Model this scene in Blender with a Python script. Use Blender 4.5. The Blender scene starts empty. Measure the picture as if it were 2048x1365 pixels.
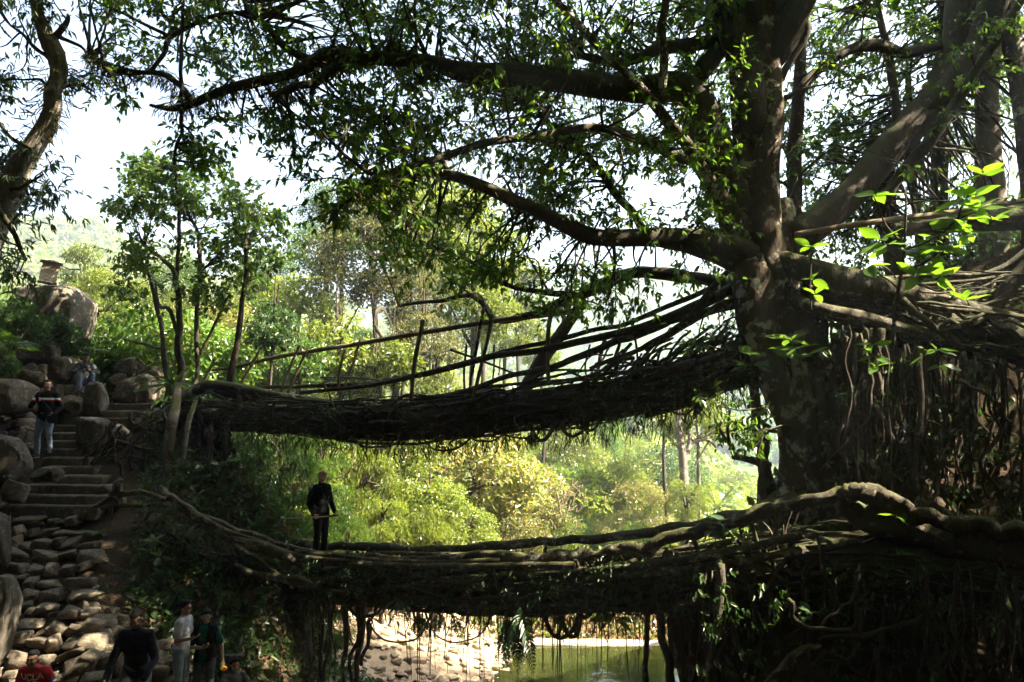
import bpy, math, random
import numpy as np
from mathutils import Vector, Matrix
from mathutils.bvhtree import BVHTree

RNG = np.random.default_rng(7)
random.seed(7)
scene = bpy.context.scene
COL = scene.collection

# ------------------------------------------------------------------ camera
EYE = 7.5                                   # eye height above the pool
FPX = 1547.0                                # focal length in photograph pixels (2048 wide)
PITCH = math.atan((860 - 682.5) / FPX)
cam_d = bpy.data.cameras.new("camera")
cam = bpy.data.objects.new("camera", cam_d)
COL.objects.link(cam)
cam.location = (0, 0, EYE)
cam.rotation_euler = (math.pi / 2 + PITCH, 0, 0)
cam_d.sensor_width = 36.0
cam_d.lens = 36.0 * FPX / 2048.0
cam_d.clip_start = 0.1
cam_d.clip_end = 5000
scene.camera = cam

# ------------------------------------------------------------------ sky and sun
SUN_AZ = math.radians(101)                   # clockwise from +Y (straight ahead)
SUN_EL = math.radians(47)
world = bpy.data.worlds.new("World")
scene.world = world
world.use_nodes = True
wn = world.node_tree
wn.nodes.clear()
sky = wn.nodes.new("ShaderNodeTexSky")
sky.sky_type = 'NISHITA'
sky.sun_disc = False
sky.sun_elevation = SUN_EL
sky.sun_rotation = SUN_AZ
sky.altitude = 300
sky.air_density = 1.0
sky.dust_density = 6.0
sky.ozone_density = 1.0
bg = wn.nodes.new("ShaderNodeBackground")
bg.inputs[1].default_value = 0.065
wo = wn.nodes.new("ShaderNodeOutputWorld")
wn.links.new(sky.outputs[0], bg.inputs[0])
wn.links.new(bg.outputs[0], wo.inputs[0])

sun_d = bpy.data.lights.new("sun", 'SUN')
sun_d.energy = 5.0
sun_d.angle = math.radians(0.5)
sun_d.color = (1.0, 0.88, 0.68)
sun = bpy.data.objects.new("sun", sun_d)
COL.objects.link(sun)
sdir = Vector((math.sin(SUN_AZ) * math.cos(SUN_EL), math.cos(SUN_AZ) * math.cos(SUN_EL), math.sin(SUN_EL)))
sun.rotation_euler = sdir.to_track_quat('Z', 'Y').to_euler()
sun.location = sdir * 100

scene.view_settings.view_transform = 'Standard'
scene.view_settings.look = 'None'
scene.view_settings.gamma = 1.0
scene.view_settings.use_curve_mapping = False
scene.view_settings.exposure = 3.2
scene.cycles.debug_use_spatial_splits = True
scene.cycles.max_bounces = 3
scene.cycles.adaptive_threshold = 0.03
scene.cycles.diffuse_bounces = 1
scene.cycles.glossy_bounces = 2
scene.cycles.transmission_bounces = 2
scene.cycles.volume_bounces = 0
scene.cycles.caustics_reflective = False
scene.cycles.caustics_refractive = False
scene.cycles.sample_clamp_indirect = 4.0

# ------------------------------------------------------------------ helpers
CP, SP = math.cos(PITCH), math.sin(PITCH)


def P(x, y, D):
    """Point seen at photograph pixel (x, y), D metres ahead of the camera."""
    u = (x - 1024.0) / FPX
    v = (682.5 - y) / FPX
    t = D / (CP - v * SP)
    return np.array((u * t, D, EYE + t * (SP + v * CP)))


def PX(r, D):
    return r * D / FPX


def mesh_np(name, verts, quads=None, tris=None, smooth=True):
    me = bpy.data.meshes.new(name)
    verts = np.asarray(verts, dtype=np.float32)
    nq = 0 if quads is None else len(quads)
    nt = 0 if tris is None else len(tris)
    me.vertices.add(len(verts))
    me.vertices.foreach_set("co", verts.ravel())
    idx = []
    if nq:
        idx.append(np.asarray(quads, dtype=np.int32).ravel())
    if nt:
        idx.append(np.asarray(tris, dtype=np.int32).ravel())
    idx = np.concatenate(idx)
    me.loops.add(len(idx))
    me.loops.foreach_set("vertex_index", idx)
    me.polygons.add(nq + nt)
    starts = np.concatenate([np.arange(nq) * 4, nq * 4 + np.arange(nt) * 3]).astype(np.int32)
    me.polygons.foreach_set("loop_start", starts)
    me.polygons.foreach_set("use_smooth", np.full(nq + nt, smooth, dtype=bool))
    me.update(calc_edges=True)
    me.validate()
    return me


class MB:
    """Collects shapes and links them as one mesh object."""
    def __init__(self):
        self.v, self.q, self.t, self.n = [], [], [], 0

    def add(self, v, q=None, t=None):
        v = np.asarray(v, dtype=np.float32).reshape(-1, 3)
        if q is not None and len(q):
            self.q.append(np.asarray(q, dtype=np.int32).reshape(-1, 4) + self.n)
        if t is not None and len(t):
            self.t.append(np.asarray(t, dtype=np.int32).reshape(-1, 3) + self.n)
        self.v.append(v)
        self.n += len(v)
        return self

    def mesh(self, name, smooth=True):
        q = np.concatenate(self.q) if self.q else None
        t = np.concatenate(self.t) if self.t else None
        return mesh_np(name, np.concatenate(self.v), q, t, smooth)

    def build(self, name, mat, parent=None, smooth=True, loc=None):
        return link(name, self.mesh(name, smooth), mat, parent, loc)


def link(name, me, mat=None, parent=None, loc=None):
    o = bpy.data.objects.new(name, me)
    COL.objects.link(o)
    if mat is not None and me is not None:
        if len(me.materials) == 0:
            me.materials.append(mat)
        elif me.materials[0] != mat:
            o.material_slots[0].link = 'OBJECT'
            o.material_slots[0].material = mat
    if loc is not None:
        o.location = loc
    if parent is not None:
        o.parent = parent
        if loc is None:
            o.matrix_parent_inverse = WM(parent).inverted()
    return o


def WM(o):
    m = Matrix.LocRotScale(o.location, o.rotation_euler, o.scale)
    if o.parent:
        return WM(o.parent) @ o.matrix_parent_inverse @ m
    return m


def tag(o, label=None, cat=None, group=None, kind=None):
    if label:
        o["label"] = label
    if cat:
        o["category"] = cat
    if group:
        o["group"] = group
    if kind:
        o["kind"] = kind
    return o


def thing(name, loc, label, cat, group=None):
    o = bpy.data.objects.new(name, None)
    COL.objects.link(o)
    o.empty_display_size = 0.2
    o.location = tuple(float(c) for c in loc)
    return tag(o, label, cat, group)


def nrm(a):
    return a / np.maximum(np.linalg.norm(a, axis=-1, keepdims=True), 1e-9)


def catmull(pts, k):
    pts = np.asarray(pts, dtype=float)
    n = len(pts)
    if n < 3:
        t = np.linspace(0, 1, k + 1)[:, None]
        return pts[0] * (1 - t) + pts[-1] * t
    p = np.vstack([2 * pts[0] - pts[1], pts, 2 * pts[-1] - pts[-2]])
    out = []
    for i in range(n - 1):
        p0, p1, p2, p3 = p[i:i + 4]
        t = np.linspace(0, 1, k, endpoint=False)[:, None]
        out.append(0.5 * ((2 * p1) + (-p0 + p2) * t + (2 * p0 - 5 * p1 + 4 * p2 - p3) * t ** 2
                          + (-p0 + 3 * p1 - 3 * p2 + p3) * t ** 3))
    out.append(p[-2][None])
    return np.vstack(out)


def tube(pts, rad, seg=8, k=4, bump=0.12, wander=0.0, rng=RNG, knots=0.0):
    """Tapered tube through pts (n,3) with radii rad (n); returns verts, quads."""
    pts = np.asarray(pts, float)
    rad = np.broadcast_to(np.asarray(rad, float), (len(pts),))
    c = catmull(np.hstack([pts, rad[:, None]]), k)
    p, r = c[:, :3].copy(), np.maximum(c[:, 3], 0.002)
    m = len(p)
    if wander > 0:
        w = rng.normal(0, 1, (m, 3))
        for _ in range(2):
            w[1:-1] = (w[:-2] + 2 * w[1:-1] + w[2:]) / 4
        w[0] *= 0
        w[-1] *= 0.3
        p = p + w * wander
    if knots > 0:                           # swellings and burls along the stem
        for _ in range(max(1, m // 9)):
            c0, w0 = rng.uniform(0, m), rng.uniform(0.8, 2.5)
            r = r * (1 + knots * rng.uniform(-0.5, 1.0) * np.exp(-((np.arange(m) - c0) / w0) ** 2))
    t = nrm(np.gradient(p, axis=0))
    ref = np.array((0.0, 0, 1)) if abs(t[0][2]) < 0.9 else np.array((1.0, 0, 0))
    a = np.zeros((m, 3))
    cur = ref - t[0] * np.dot(ref, t[0])
    for i in range(m):
        cur = cur - t[i] * np.dot(cur, t[i])
        cur = cur / max(np.linalg.norm(cur), 1e-9)
        a[i] = cur
    b = np.cross(t, a)
    ang = np.linspace(0, 2 * math.pi, seg, endpoint=False)
    mod = 1 + bump * rng.normal(0, 1, (m, seg))
    if bump > 0:
        mod[1:-1] = (mod[:-2] + mod[1:-1] + mod[2:]) / 3
        ridge = 1 + bump * 0.9 * np.sin(ang * rng.integers(2, 5) + rng.uniform(0, 6))[None, :]
        mod = mod * ridge
    ca, sa = np.cos(ang)[None, :, None], np.sin(ang)[None, :, None]
    v = p[:, None, :] + (r[:, None] * mod)[:, :, None] * (a[:, None, :] * ca + b[:, None, :] * sa)
    v = v.reshape(-1, 3)
    i0 = np.arange(m - 1)[:, None] * seg
    j = np.arange(seg)[None, :]
    j2 = (j + 1) % seg
    q = np.stack([i0 + j, i0 + j2, i0 + seg + j2, i0 + seg + j], -1).reshape(-1, 4)
    # end caps as quads towards the end centres
    nv = len(v)
    v = np.vstack([v, p[0] - t[0] * r[0] * 0.3, p[-1] + t[-1] * r[-1] * 0.6])
    tr0 = np.stack([j[0] * 0 + nv, j2[0], j[0]], -1)
    e = (m - 1) * seg
    tr1 = np.stack([j[0] * 0 + nv + 1, e + j[0], e + j2[0]], -1)
    return v, q, np.vstack([tr0, tr1])


def pxtube(lst, D=None, **kw):
    """lst of (px, py, r_px) or (px, py, r_px, D)."""
    pts, rad = [], []
    for e in lst:
        d = e[3] if len(e) > 3 else D
        pts.append(P(e[0], e[1], d))
        rad.append(PX(e[2], d))
    return tube(pts, rad, **kw)


def leaf_arrays(c, d, n, L, wr=0.45, fold=0.12, curl=0.12):
    """One leaf per row: base c, direction d, normal n, length L -> 6 verts, 2 quads."""
    N = len(c)
    L = np.broadcast_to(np.asarray(L, float), (N,))[:, None]
    wr = np.broadcast_to(np.asarray(wr, float), (N,))[:, None]
    d = nrm(d)
    n = nrm(n - d * np.sum(n * d, 1, keepdims=True))
    s = np.cross(d, n)
    hw = L * wr * 0.5
    up = n * (L * fold)
    dn = -n * (L * curl)
    v = np.empty((N, 6, 3))
    v[:, 0] = c
    v[:, 1] = c + d * L * 0.30 + s * hw * 0.92 + up
    v[:, 2] = c + d * L * 0.68 + s * hw * 0.80 + up * 0.7 + dn * 0.4
    v[:, 3] = c + d * L + dn
    v[:, 4] = c + d * L * 0.68 - s * hw * 0.80 + up * 0.7 + dn * 0.4
    v[:, 5] = c + d * L * 0.30 - s * hw * 0.92 + up
    b = (np.arange(N) * 6)[:, None]
    q = np.stack([b + np.array([0, 1, 2, 3]), b + np.array([0, 3, 4, 5])], 1).reshape(-1, 4)
    return v.reshape(-1, 3), q


def rand_unit(n, rng=RNG):
    return nrm(rng.normal(0, 1, (n, 3)))


# ------------------------------------------------------------------ materials
def new_mat(name):
    m = bpy.data.materials.new(name)
    m.use_nodes = True
    nt = m.node_tree
    nt.nodes.clear()
    out = nt.nodes.new("ShaderNodeOutputMaterial")
    return m, nt, out


def N(nt, typ, **kw):
    n = nt.nodes.new(typ)
    for k, v in kw.items():
        if k.startswith("i_"):
            key = k[2:]
            n.inputs[int(key) if key.isdigit() else key].default_value = v
        else:
            setattr(n, k, v)
    return n


def ramp(nt, fac, stops):
    r = nt.nodes.new("ShaderNodeValToRGB")
    while len(r.color_ramp.elements) < len(stops):
        r.color_ramp.elements.new(0.5)
    for e, (pos, colr) in zip(r.color_ramp.elements, stops):
        e.position = pos
        e.color = (*colr, 1) if len(colr) == 3 else colr
    nt.links.new(fac, r.inputs[0])
    return r.outputs[0]


def mixc(nt, fac, a, b, mode='MIX'):
    m = nt.nodes.new("ShaderNodeMix")
    m.data_type = 'RGBA'
    m.blend_type = mode
    for sock, val in ((m.inputs[0], fac), (m.inputs[6], a), (m.inputs[7], b)):
        if hasattr(val, "is_linked") or hasattr(val, "links"):
            nt.links.new(val, sock)
        elif isinstance(val, (int, float)):
            sock.default_value = val
        else:
            sock.default_value = (*val, 1)
    return m.outputs[2]


def noise(nt, coord, scale, detail=3, rough=0.55, out=0):
    n = N(nt, "ShaderNodeTexNoise")
    n.inputs["Scale"].default_value = scale
    n.inputs["Detail"].default_value = detail
    n.inputs["Roughness"].default_value = rough
    nt.links.new(coord, n.inputs["Vector"])
    return n.outputs[out]


def leaf_mat(name, c1, c2, c3=None, trans=0.4, rough=0.34, spec=0.5, tcol=None):
    m, nt, out = new_mat(name)
    geo = N(nt, "ShaderNodeNewGeometry")
    obi = N(nt, "ShaderNodeObjectInfo")
    stops = [(0.0, c1), (0.75, c2), (1.0, c3 or c2)]
    colr = ramp(nt, geo.outputs["Random Per Island"], stops)
    hsv = N(nt, "ShaderNodeHueSaturation")
    mr = N(nt, "ShaderNodeMapRange")
    mr.inputs[3].default_value = 0.75
    mr.inputs[4].default_value = 1.3
    nt.links.new(obi.outputs["Random"], mr.inputs[0])
    nt.links.new(mr.outputs[0], hsv.inputs["Value"])
    nt.links.new(colr, hsv.inputs["Color"])
    colr = hsv.outputs[0]
    p = N(nt, "ShaderNodeBsdfPrincipled")
    p.inputs["Roughness"].default_value = rough
    p.inputs["Specular IOR Level"].default_value = spec
    nt.links.new(colr, p.inputs["Base Color"])
    tr = N(nt, "ShaderNodeBsdfTranslucent")
    tc = mixc(nt, 1.0, colr, tcol or (1.9, 1.9, 0.75), 'MULTIPLY')
    nt.links.new(tc, tr.inputs[0])
    mx = N(nt, "ShaderNodeMixShader")
    mx.inputs[0].default_value = trans
    nt.links.new(p.outputs[0], mx.inputs[1])
    nt.links.new(tr.outputs[0], mx.inputs[2])
    nt.links.new(mx.outputs[0], out.inputs[0])
    return m


def bark_mat(name, c1, c2, lichen=None, lich_amt=0.5, moss=None, moss_amt=0.3, scale=6.0, bump=0.6):
    m, nt, out = new_mat(name)
    tc = N(nt, "ShaderNodeTexCoord")
    co = tc.outputs["Object"]
    mp = N(nt, "ShaderNodeMapping")
    mp.inputs["Scale"].default_value = (1, 1, 0.45)
    nt.links.new(co, mp.inputs[0])
    n1 = noise(nt, mp.outputs[0], scale * 2.2, 6, 0.65)
    colr = ramp(nt, n1, [(0.3, c1), (0.7, c2)])
    n2 = noise(nt, co, scale * 0.5, 5, 0.7)
    if lichen:
        lf = ramp(nt, n2, [(lich_amt - 0.02, (0, 0, 0)), (lich_amt + 0.04, (1, 1, 1))])
        colr = mixc(nt, lf, colr, lichen)
    if moss:
        geo = N(nt, "ShaderNodeNewGeometry")
        sx = N(nt, "ShaderNodeSeparateXYZ")
        nt.links.new(geo.outputs["Normal"], sx.inputs[0])
        n3 = noise(nt, co, 2.3, 4, 0.6)
        ad = N(nt, "ShaderNodeMath", operation='MULTIPLY_ADD')
        ad.inputs[1].default_value = 0.35
        nt.links.new(sx.outputs[2], ad.inputs[0])
        nt.links.new(n3, ad.inputs[2])
        mf = ramp(nt, ad.outputs[0], [(0.62 - moss_amt * 0.2, (0, 0, 0)), (0.78 - moss_amt * 0.2, (1, 1, 1))])
        colr = mixc(nt, mf, colr, moss)
    p = N(nt, "ShaderNodeBsdfPrincipled")
    p.inputs["Roughness"].default_value = 0.85
    p.inputs["Specular IOR Level"].default_value = 0.25
    nt.links.new(colr, p.inputs["Base Color"])
    bp = N(nt, "ShaderNodeBump")
    bp.inputs["Strength"].default_value = bump
    bp.inputs["Distance"].default_value = 0.03
    nt.links.new(n1, bp.inputs["Height"])
    nt.links.new(bp.outputs[0], p.inputs["Normal"])
    nt.links.new(p.outputs[0], out.inputs[0])
    return m


def rock_mat(name, c1, c2, spot=None, moss=None, scale=3.0):
    m, nt, out = new_mat(name)
    tc = N(nt, "ShaderNodeTexCoord")
    obi = N(nt, "ShaderNodeObjectInfo")
    add = N(nt, "ShaderNodeVectorMath", operation='ADD')
    cmb = N(nt, "ShaderNodeCombineXYZ")
    ml = N(nt, "ShaderNodeMath", operation='MULTIPLY')
    ml.inputs[1].default_value = 31.0
    nt.links.new(obi.outputs["Random"], ml.inputs[0])
    nt.links.new(ml.outputs[0], cmb.inputs[0])
    nt.links.new(ml.outputs[0], cmb.inputs[2])
    nt.links.new(tc.outputs["Object"], add.inputs[0])
    nt.links.new(cmb.outputs[0], add.inputs[1])
    co = add.outputs[0]
    n1 = noise(nt, co, scale, 7, 0.65)
    colr = ramp(nt, n1, [(0.3, c1), (0.68, c2)])
    nf = noise(nt, co, scale * 9, 4, 0.6)
    colr = mixc(nt, 0.5, colr, ramp(nt, nf, [(0.3, (0.45, 0.44, 0.42)), (0.7, (1.15, 1.12, 1.05))]), 'MULTIPLY')
    mr = N(nt, "ShaderNodeMapRange")
    mr.inputs[3].default_value = 0.7
    mr.inputs[4].default_value = 1.25
    nt.links.new(obi.outputs["Random"], mr.inputs[0])
    hs = N(nt, "ShaderNodeHueSaturation")
    nt.links.new(mr.outputs[0], hs.inputs["Value"])
    nt.links.new(colr, hs.inputs["Color"])
    colr = hs.outputs[0]
    if spot:
        n2 = noise(nt, co, scale * 1.7, 6, 0.75)
        colr = mixc(nt, ramp(nt, n2, [(0.56, (0, 0, 0)), (0.64, (1, 1, 1))]), colr, spot)
    if moss:
        n3 = noise(nt, co, scale * 0.8, 5, 0.7)
        colr = mixc(nt, ramp(nt, n3, [(0.55, (0, 0, 0)), (0.7, (0.85, 0.85, 0.85))]), colr, moss)
    p = N(nt, "ShaderNodeBsdfPrincipled")
    p.inputs["Roughness"].default_value = 0.85
    p.inputs["Specular IOR Level"].default_value = 0.3
    nt.links.new(colr, p.inputs["Base Color"])
    bp = N(nt, "ShaderNodeBump")
    bp.inputs["Strength"].default_value = 0.5
    bp.inputs["Distance"].default_value = 0.04
    nt.links.new(n1, bp.inputs["Height"])
    nt.links.new(bp.outputs[0], p.inputs["Normal"])
    nt.links.new(p.outputs[0], out.inputs[0])
    return m


def plain(name, c, rough=0.8, var=0.25, scale=25, spec=0.3):
    m, nt, out = new_mat(name)
    tc = N(nt, "ShaderNodeTexCoord")
    n1 = noise(nt, tc.outputs["Object"], scale, 4, 0.6)
    lo = tuple(x * (1 - var) for x in c)
    hi = tuple(min(1, x * (1 + var)) for x in c)
    colr = ramp(nt, n1, [(0.3, lo), (0.7, hi)])
    p = N(nt, "ShaderNodeBsdfPrincipled")
    p.inputs["Roughness"].default_value = rough
    p.inputs["Specular IOR Level"].default_value = spec
    nt.links.new(colr, p.inputs["Base Color"])
    nt.links.new(p.outputs[0], out.inputs[0])
    return m


M = {}
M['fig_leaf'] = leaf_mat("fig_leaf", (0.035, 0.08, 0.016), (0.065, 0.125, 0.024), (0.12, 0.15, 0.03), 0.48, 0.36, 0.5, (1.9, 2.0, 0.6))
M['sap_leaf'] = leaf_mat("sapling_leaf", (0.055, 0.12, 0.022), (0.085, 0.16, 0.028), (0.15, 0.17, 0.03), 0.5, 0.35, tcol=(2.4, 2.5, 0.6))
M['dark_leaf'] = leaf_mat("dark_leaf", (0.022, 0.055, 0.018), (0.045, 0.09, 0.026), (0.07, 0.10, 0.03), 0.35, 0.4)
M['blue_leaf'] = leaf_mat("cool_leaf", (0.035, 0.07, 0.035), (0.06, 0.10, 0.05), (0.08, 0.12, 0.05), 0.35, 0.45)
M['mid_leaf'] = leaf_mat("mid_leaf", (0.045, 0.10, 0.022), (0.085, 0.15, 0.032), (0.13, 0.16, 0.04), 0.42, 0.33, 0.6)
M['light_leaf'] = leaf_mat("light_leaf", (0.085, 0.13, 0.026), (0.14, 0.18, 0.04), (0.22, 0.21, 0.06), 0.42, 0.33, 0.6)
M['pale_leaf'] = leaf_mat("pale_leaf", (0.12, 0.15, 0.05), (0.19, 0.20, 0.075), (0.28, 0.17, 0.08), 0.38, 0.33, 0.6)
M['brown_leaf'] = leaf_mat("brownish_leaf", (0.06, 0.075, 0.028), (0.10, 0.11, 0.04), (0.16, 0.13, 0.06), 0.35, 0.5)
M['dry'] = leaf_mat("dry_leaf", (0.12, 0.075, 0.035), (0.22, 0.14, 0.07), (0.30, 0.22, 0.12), 0.2, 0.8, 0.1, (1.2, 1.1, 0.8))
M['moss'] = leaf_mat("moss_strand", (0.05, 0.06, 0.02), (0.10, 0.10, 0.035), (0.17, 0.14, 0.06), 0.3, 0.8, 0.1, (1.5, 1.4, 0.8))
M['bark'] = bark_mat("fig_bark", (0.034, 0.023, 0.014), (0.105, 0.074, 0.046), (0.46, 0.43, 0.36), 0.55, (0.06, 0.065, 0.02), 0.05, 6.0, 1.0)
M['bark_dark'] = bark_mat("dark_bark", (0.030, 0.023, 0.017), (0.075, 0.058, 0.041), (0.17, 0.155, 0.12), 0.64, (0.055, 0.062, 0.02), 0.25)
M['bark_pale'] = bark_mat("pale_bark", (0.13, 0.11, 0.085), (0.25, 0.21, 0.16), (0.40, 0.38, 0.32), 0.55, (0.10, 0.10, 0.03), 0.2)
M['root'] = bark_mat("root_bark", (0.034, 0.026, 0.020), (0.10, 0.078, 0.056), (0.24, 0.22, 0.175), 0.59, (0.05, 0.055, 0.02), 0.05, 10.0, 1.0)
M['root_lichen'] = bark_mat("mossy_root", (0.035, 0.028, 0.021), (0.10, 0.08, 0.058), (0.27, 0.25, 0.205), 0.555, (0.07, 0.072, 0.024), 0.02, 9.0, 1.0)  # root bark with wider, paler lichen patches
M['bamboo'] = bark_mat("old_bamboo", (0.13, 0.10, 0.06), (0.24, 0.19, 0.12), None, 0.5, None, 0, 8.0, 0.2)
M['rock'] = rock_mat("river_stone", (0.075, 0.06, 0.042), (0.21, 0.17, 0.12), (0.36, 0.33, 0.27), (0.06, 0.058, 0.03), 2.6)
M['rock_dark'] = rock_mat("weathered_boulder", (0.045, 0.04, 0.031), (0.135, 0.115, 0.088), (0.27, 0.255, 0.21), (0.045, 0.05, 0.022), 3.0)
M['rock_pale'] = rock_mat("pale_boulder", (0.26, 0.20, 0.13), (0.44, 0.35, 0.24), (0.50, 0.43, 0.32), None, 1.8)
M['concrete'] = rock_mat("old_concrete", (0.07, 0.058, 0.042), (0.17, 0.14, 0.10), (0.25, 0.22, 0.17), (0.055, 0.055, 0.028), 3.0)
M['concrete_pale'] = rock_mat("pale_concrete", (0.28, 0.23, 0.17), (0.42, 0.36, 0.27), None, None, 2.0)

# ------------------------------------------------------------------ terrain
def sm(a, b, x):
    t = np.clip((x - a) / (b - a), 0, 1)
    return t * t * (3 - 2 * t)


def lerp(a, b, t):
    return a + (b - a) * t


def wob(x, y, s, seed=0.0):
    return (np.sin(x * s + 1.3 + seed) * np.cos(y * s * 1.17 + 0.7 * seed) + 0.6 * np.sin(x * s * 2.3 + y * s * 1.9 + seed * 2)
            + 0.35 * np.cos(x * s * 4.7 - y * s * 4.1 + seed))


def zstair(Y):
    return np.clip(8.15 - 0.6 * (19.5 - Y), 3.05, 8.15)


def ground_h(X, Y):
    X = np.asarray(X, float)
    Y = np.asarray(Y, float)
    ii = np.interp
    L = ii(Y, [-5, 4, 9, 12], [6.0, 4.5, 3.3, 3.05])
    L = np.where(Y > 11.2, zstair(Y) - 0.22, L)
    L = L + 0.10 * np.clip(Y - 21, 0, 40)
    HR = ii(Y, [-5, 4, 9, 13.9, 15, 16.5, 18, 19.5, 22], [6.0, 4.5, 3.2, 3.0, 3.7, 5.0, 6.3, 7.4, 8.0])
    HR = HR + 0.10 * np.clip(Y - 22, 0, 40)
    bed = ii(Y, [-5, 0, 5, 9, 13, 18, 20, 27.2, 28.2, 31, 45, 120, 900], [6.0, 5.8, 4.5, 2.5, 1.2, 0.0, -0.7, -0.7, 0.3, 1.6, 2.5, -4, -30])
    beach = np.clip(-0.36 * (X - 0.4), -0.7, 2.6) * sm(16, 19, Y) + 0.10 * np.clip(Y - 27, 0, 5)
    bed = np.where((Y > 16), np.maximum(bed, beach), bed)
    t1 = sm(-7.9, -5.6, X)
    xa = ii(Y, [17, 21, 45, 90], [-4.9, -9.8, -9.0, 0.0])
    xb = ii(Y, [17, 21, 45, 90], [-3.2, -5.0, -2.0, 14.0])
    z = lerp(L, HR, t1)
    z = lerp(z, bed, sm(0, 1, (X - xa) / (xb - xa)))
    z = z + (0.75 + 0.8 * sm(14, 9, Y)) * np.clip(-11.6 - X, 0, 45) * sm(31, 22, Y) * (1 - 0.8 * sm(-3, -20, Y))  # near left slope steepened out of view to cut sky light
    z = z + 0.35 * np.clip(-14 - X - 0.2 * (Y - 30), 0, 60) * sm(24, 34, Y)
    # right bank
    R = ii(Y, [-5, 4, 10, 11.2, 12.6, 14.0, 15.5, 17, 20, 24, 30, 60, 900], [6.0, 5.0, 2.2, 2.2, 3.8, 5.2, 6.0, 6.6, 6.0, 3.4, 2.4, 0.5, -20])
    ra = ii(Y, [15, 20, 30, 60, 900], [2.6, 5.4, 6.2, 22, 400])
    rb = ii(Y, [15, 20, 30, 60, 900], [4.8, 8.0, 11, 34, 640])
    tr = sm(0, 1, (X - ra) / (rb - ra))
    R = R + (2.3 * np.clip(X - 6.7, 0, 1.6) + 0.5 * np.clip(X - 8.3, 0, 4)) * sm(14.5, 17.5, Y) * sm(32, 22, Y) + (0.22 + 0.55 * sm(17, 11, Y)) * np.clip(X - 12, 0, 60)  # near outer rise steepened out of view to block low sky light
    z = lerp(z, R, tr)
    # unseen slope behind the camera, made steep to block sky light
    z = z + 2.4 * np.clip(-4 - Y, 0, 27)
    z = z + 0.05 * wob(X, Y, 1.7) * sm(0, 8, np.abs(Y)) + 0.03 * wob(X, Y, 5.1, 2)
    return z


def axis(lo, hi, f0, f1, fine, growth=1.18):
    a = list(np.arange(f0, f1 + 1e-6, fine))
    s = fine
    while a[-1] < hi:
        s *= growth
        a.append(a[-1] + s)
    s = fine
    while a[0] > lo:
        s *= growth
        a.insert(0, a[0] - s)
    return np.array(a)


def grid_mesh(xs, ys, zf):
    X, Y = np.meshgrid(xs, ys)
    Z = zf(X, Y)
    v = np.stack([X, Y, Z], -1).reshape(-1, 3)
    nx, ny = len(xs), len(ys)
    i = np.arange(ny - 1)[:, None] * nx + np.arange(nx - 1)[None, :]
    q = np.stack([i, i + 1, i + nx + 1, i + nx], -1).reshape(-1, 4)
    return v, q


def soil_mat(name, c1, c2, c3, scale=2.0):
    m, nt, out = new_mat(name)
    tc = N(nt, "ShaderNodeTexCoord")
    co = tc.outputs["Object"]
    n1 = noise(nt, co, scale, 8, 0.7)
    n2 = noise(nt, co, scale * 12, 5, 0.7)
    colr = mixc(nt, ramp(nt, n2, [(0.45, (0, 0, 0)), (0.62, (1, 1, 1))]), ramp(nt, n1, [(0.3, c1), (0.7, c2)]), c3)
    p = N(nt, "ShaderNodeBsdfPrincipled")
    p.inputs["Roughness"].default_value = 0.95
    p.inputs["Specular IOR Level"].default_value = 0.1
    nt.links.new(colr, p.inputs["Base Color"])
    bp = N(nt, "ShaderNodeBump")
    bp.inputs["Strength"].default_value = 0.8
    bp.inputs["Distance"].default_value = 0.06
    nt.links.new(n2, bp.inputs["Height"])
    nt.links.new(bp.outputs[0], p.inputs["Normal"])
    nt.links.new(p.outputs[0], out.inputs[0])
    return m


M['soil'] = soil_mat("leaf_litter_soil", (0.032, 0.024, 0.016), (0.065, 0.047, 0.03), (0.10, 0.07, 0.042))
M['sand'] = soil_mat("pale_gravel", (0.22, 0.16, 0.10), (0.36, 0.275, 0.18), (0.42, 0.33, 0.22), 1.5)
M['red_soil'] = soil_mat("bare_ochre_soil", (0.09, 0.05, 0.025), (0.17, 0.10, 0.052), (0.22, 0.14, 0.08), 1.6)
M['forest_floor'] = soil_mat("forest_floor", (0.03, 0.045, 0.015), (0.055, 0.07, 0.022), (0.07, 0.075, 0.03), 0.3)

xs = axis(-520, 620, -15, 13, 0.35)
ys = axis(-38, 950, 8, 33, 0.35)
gv, gq = grid_mesh(xs, ys, ground_h)
gme = mesh_np("ground", gv, gq)
for k in ('soil', 'sand', 'red_soil', 'forest_floor'):
    gme.materials.append(M[k])
fc = gv[gq].mean(1)
edge = 0.5 * wob(fc[:, 0], fc[:, 1], 1.3)
mi = np.zeros(len(gq), dtype=np.int32)
beach_m = (fc[:, 0] > -5.6 + edge) & (fc[:, 0] < 2.5) & (fc[:, 1] > 18.6 + edge) & (fc[:, 1] < 31 + edge)
mi[beach_m] = 1
mi[(fc[:, 1] > 27.3) & (fc[:, 1] < 33) & (fc[:, 0] > -1.2 + edge) & (fc[:, 0] < 9)] = 2
mi[(fc[:, 1] > 33) | (fc[:, 1] < -6)] = 3
gme.polygons.foreach_set("material_index", mi)
ground = link("ground", gme)
tag(ground, "brown soil banks and bare gravel bed of the gorge", kind="structure")

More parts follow.
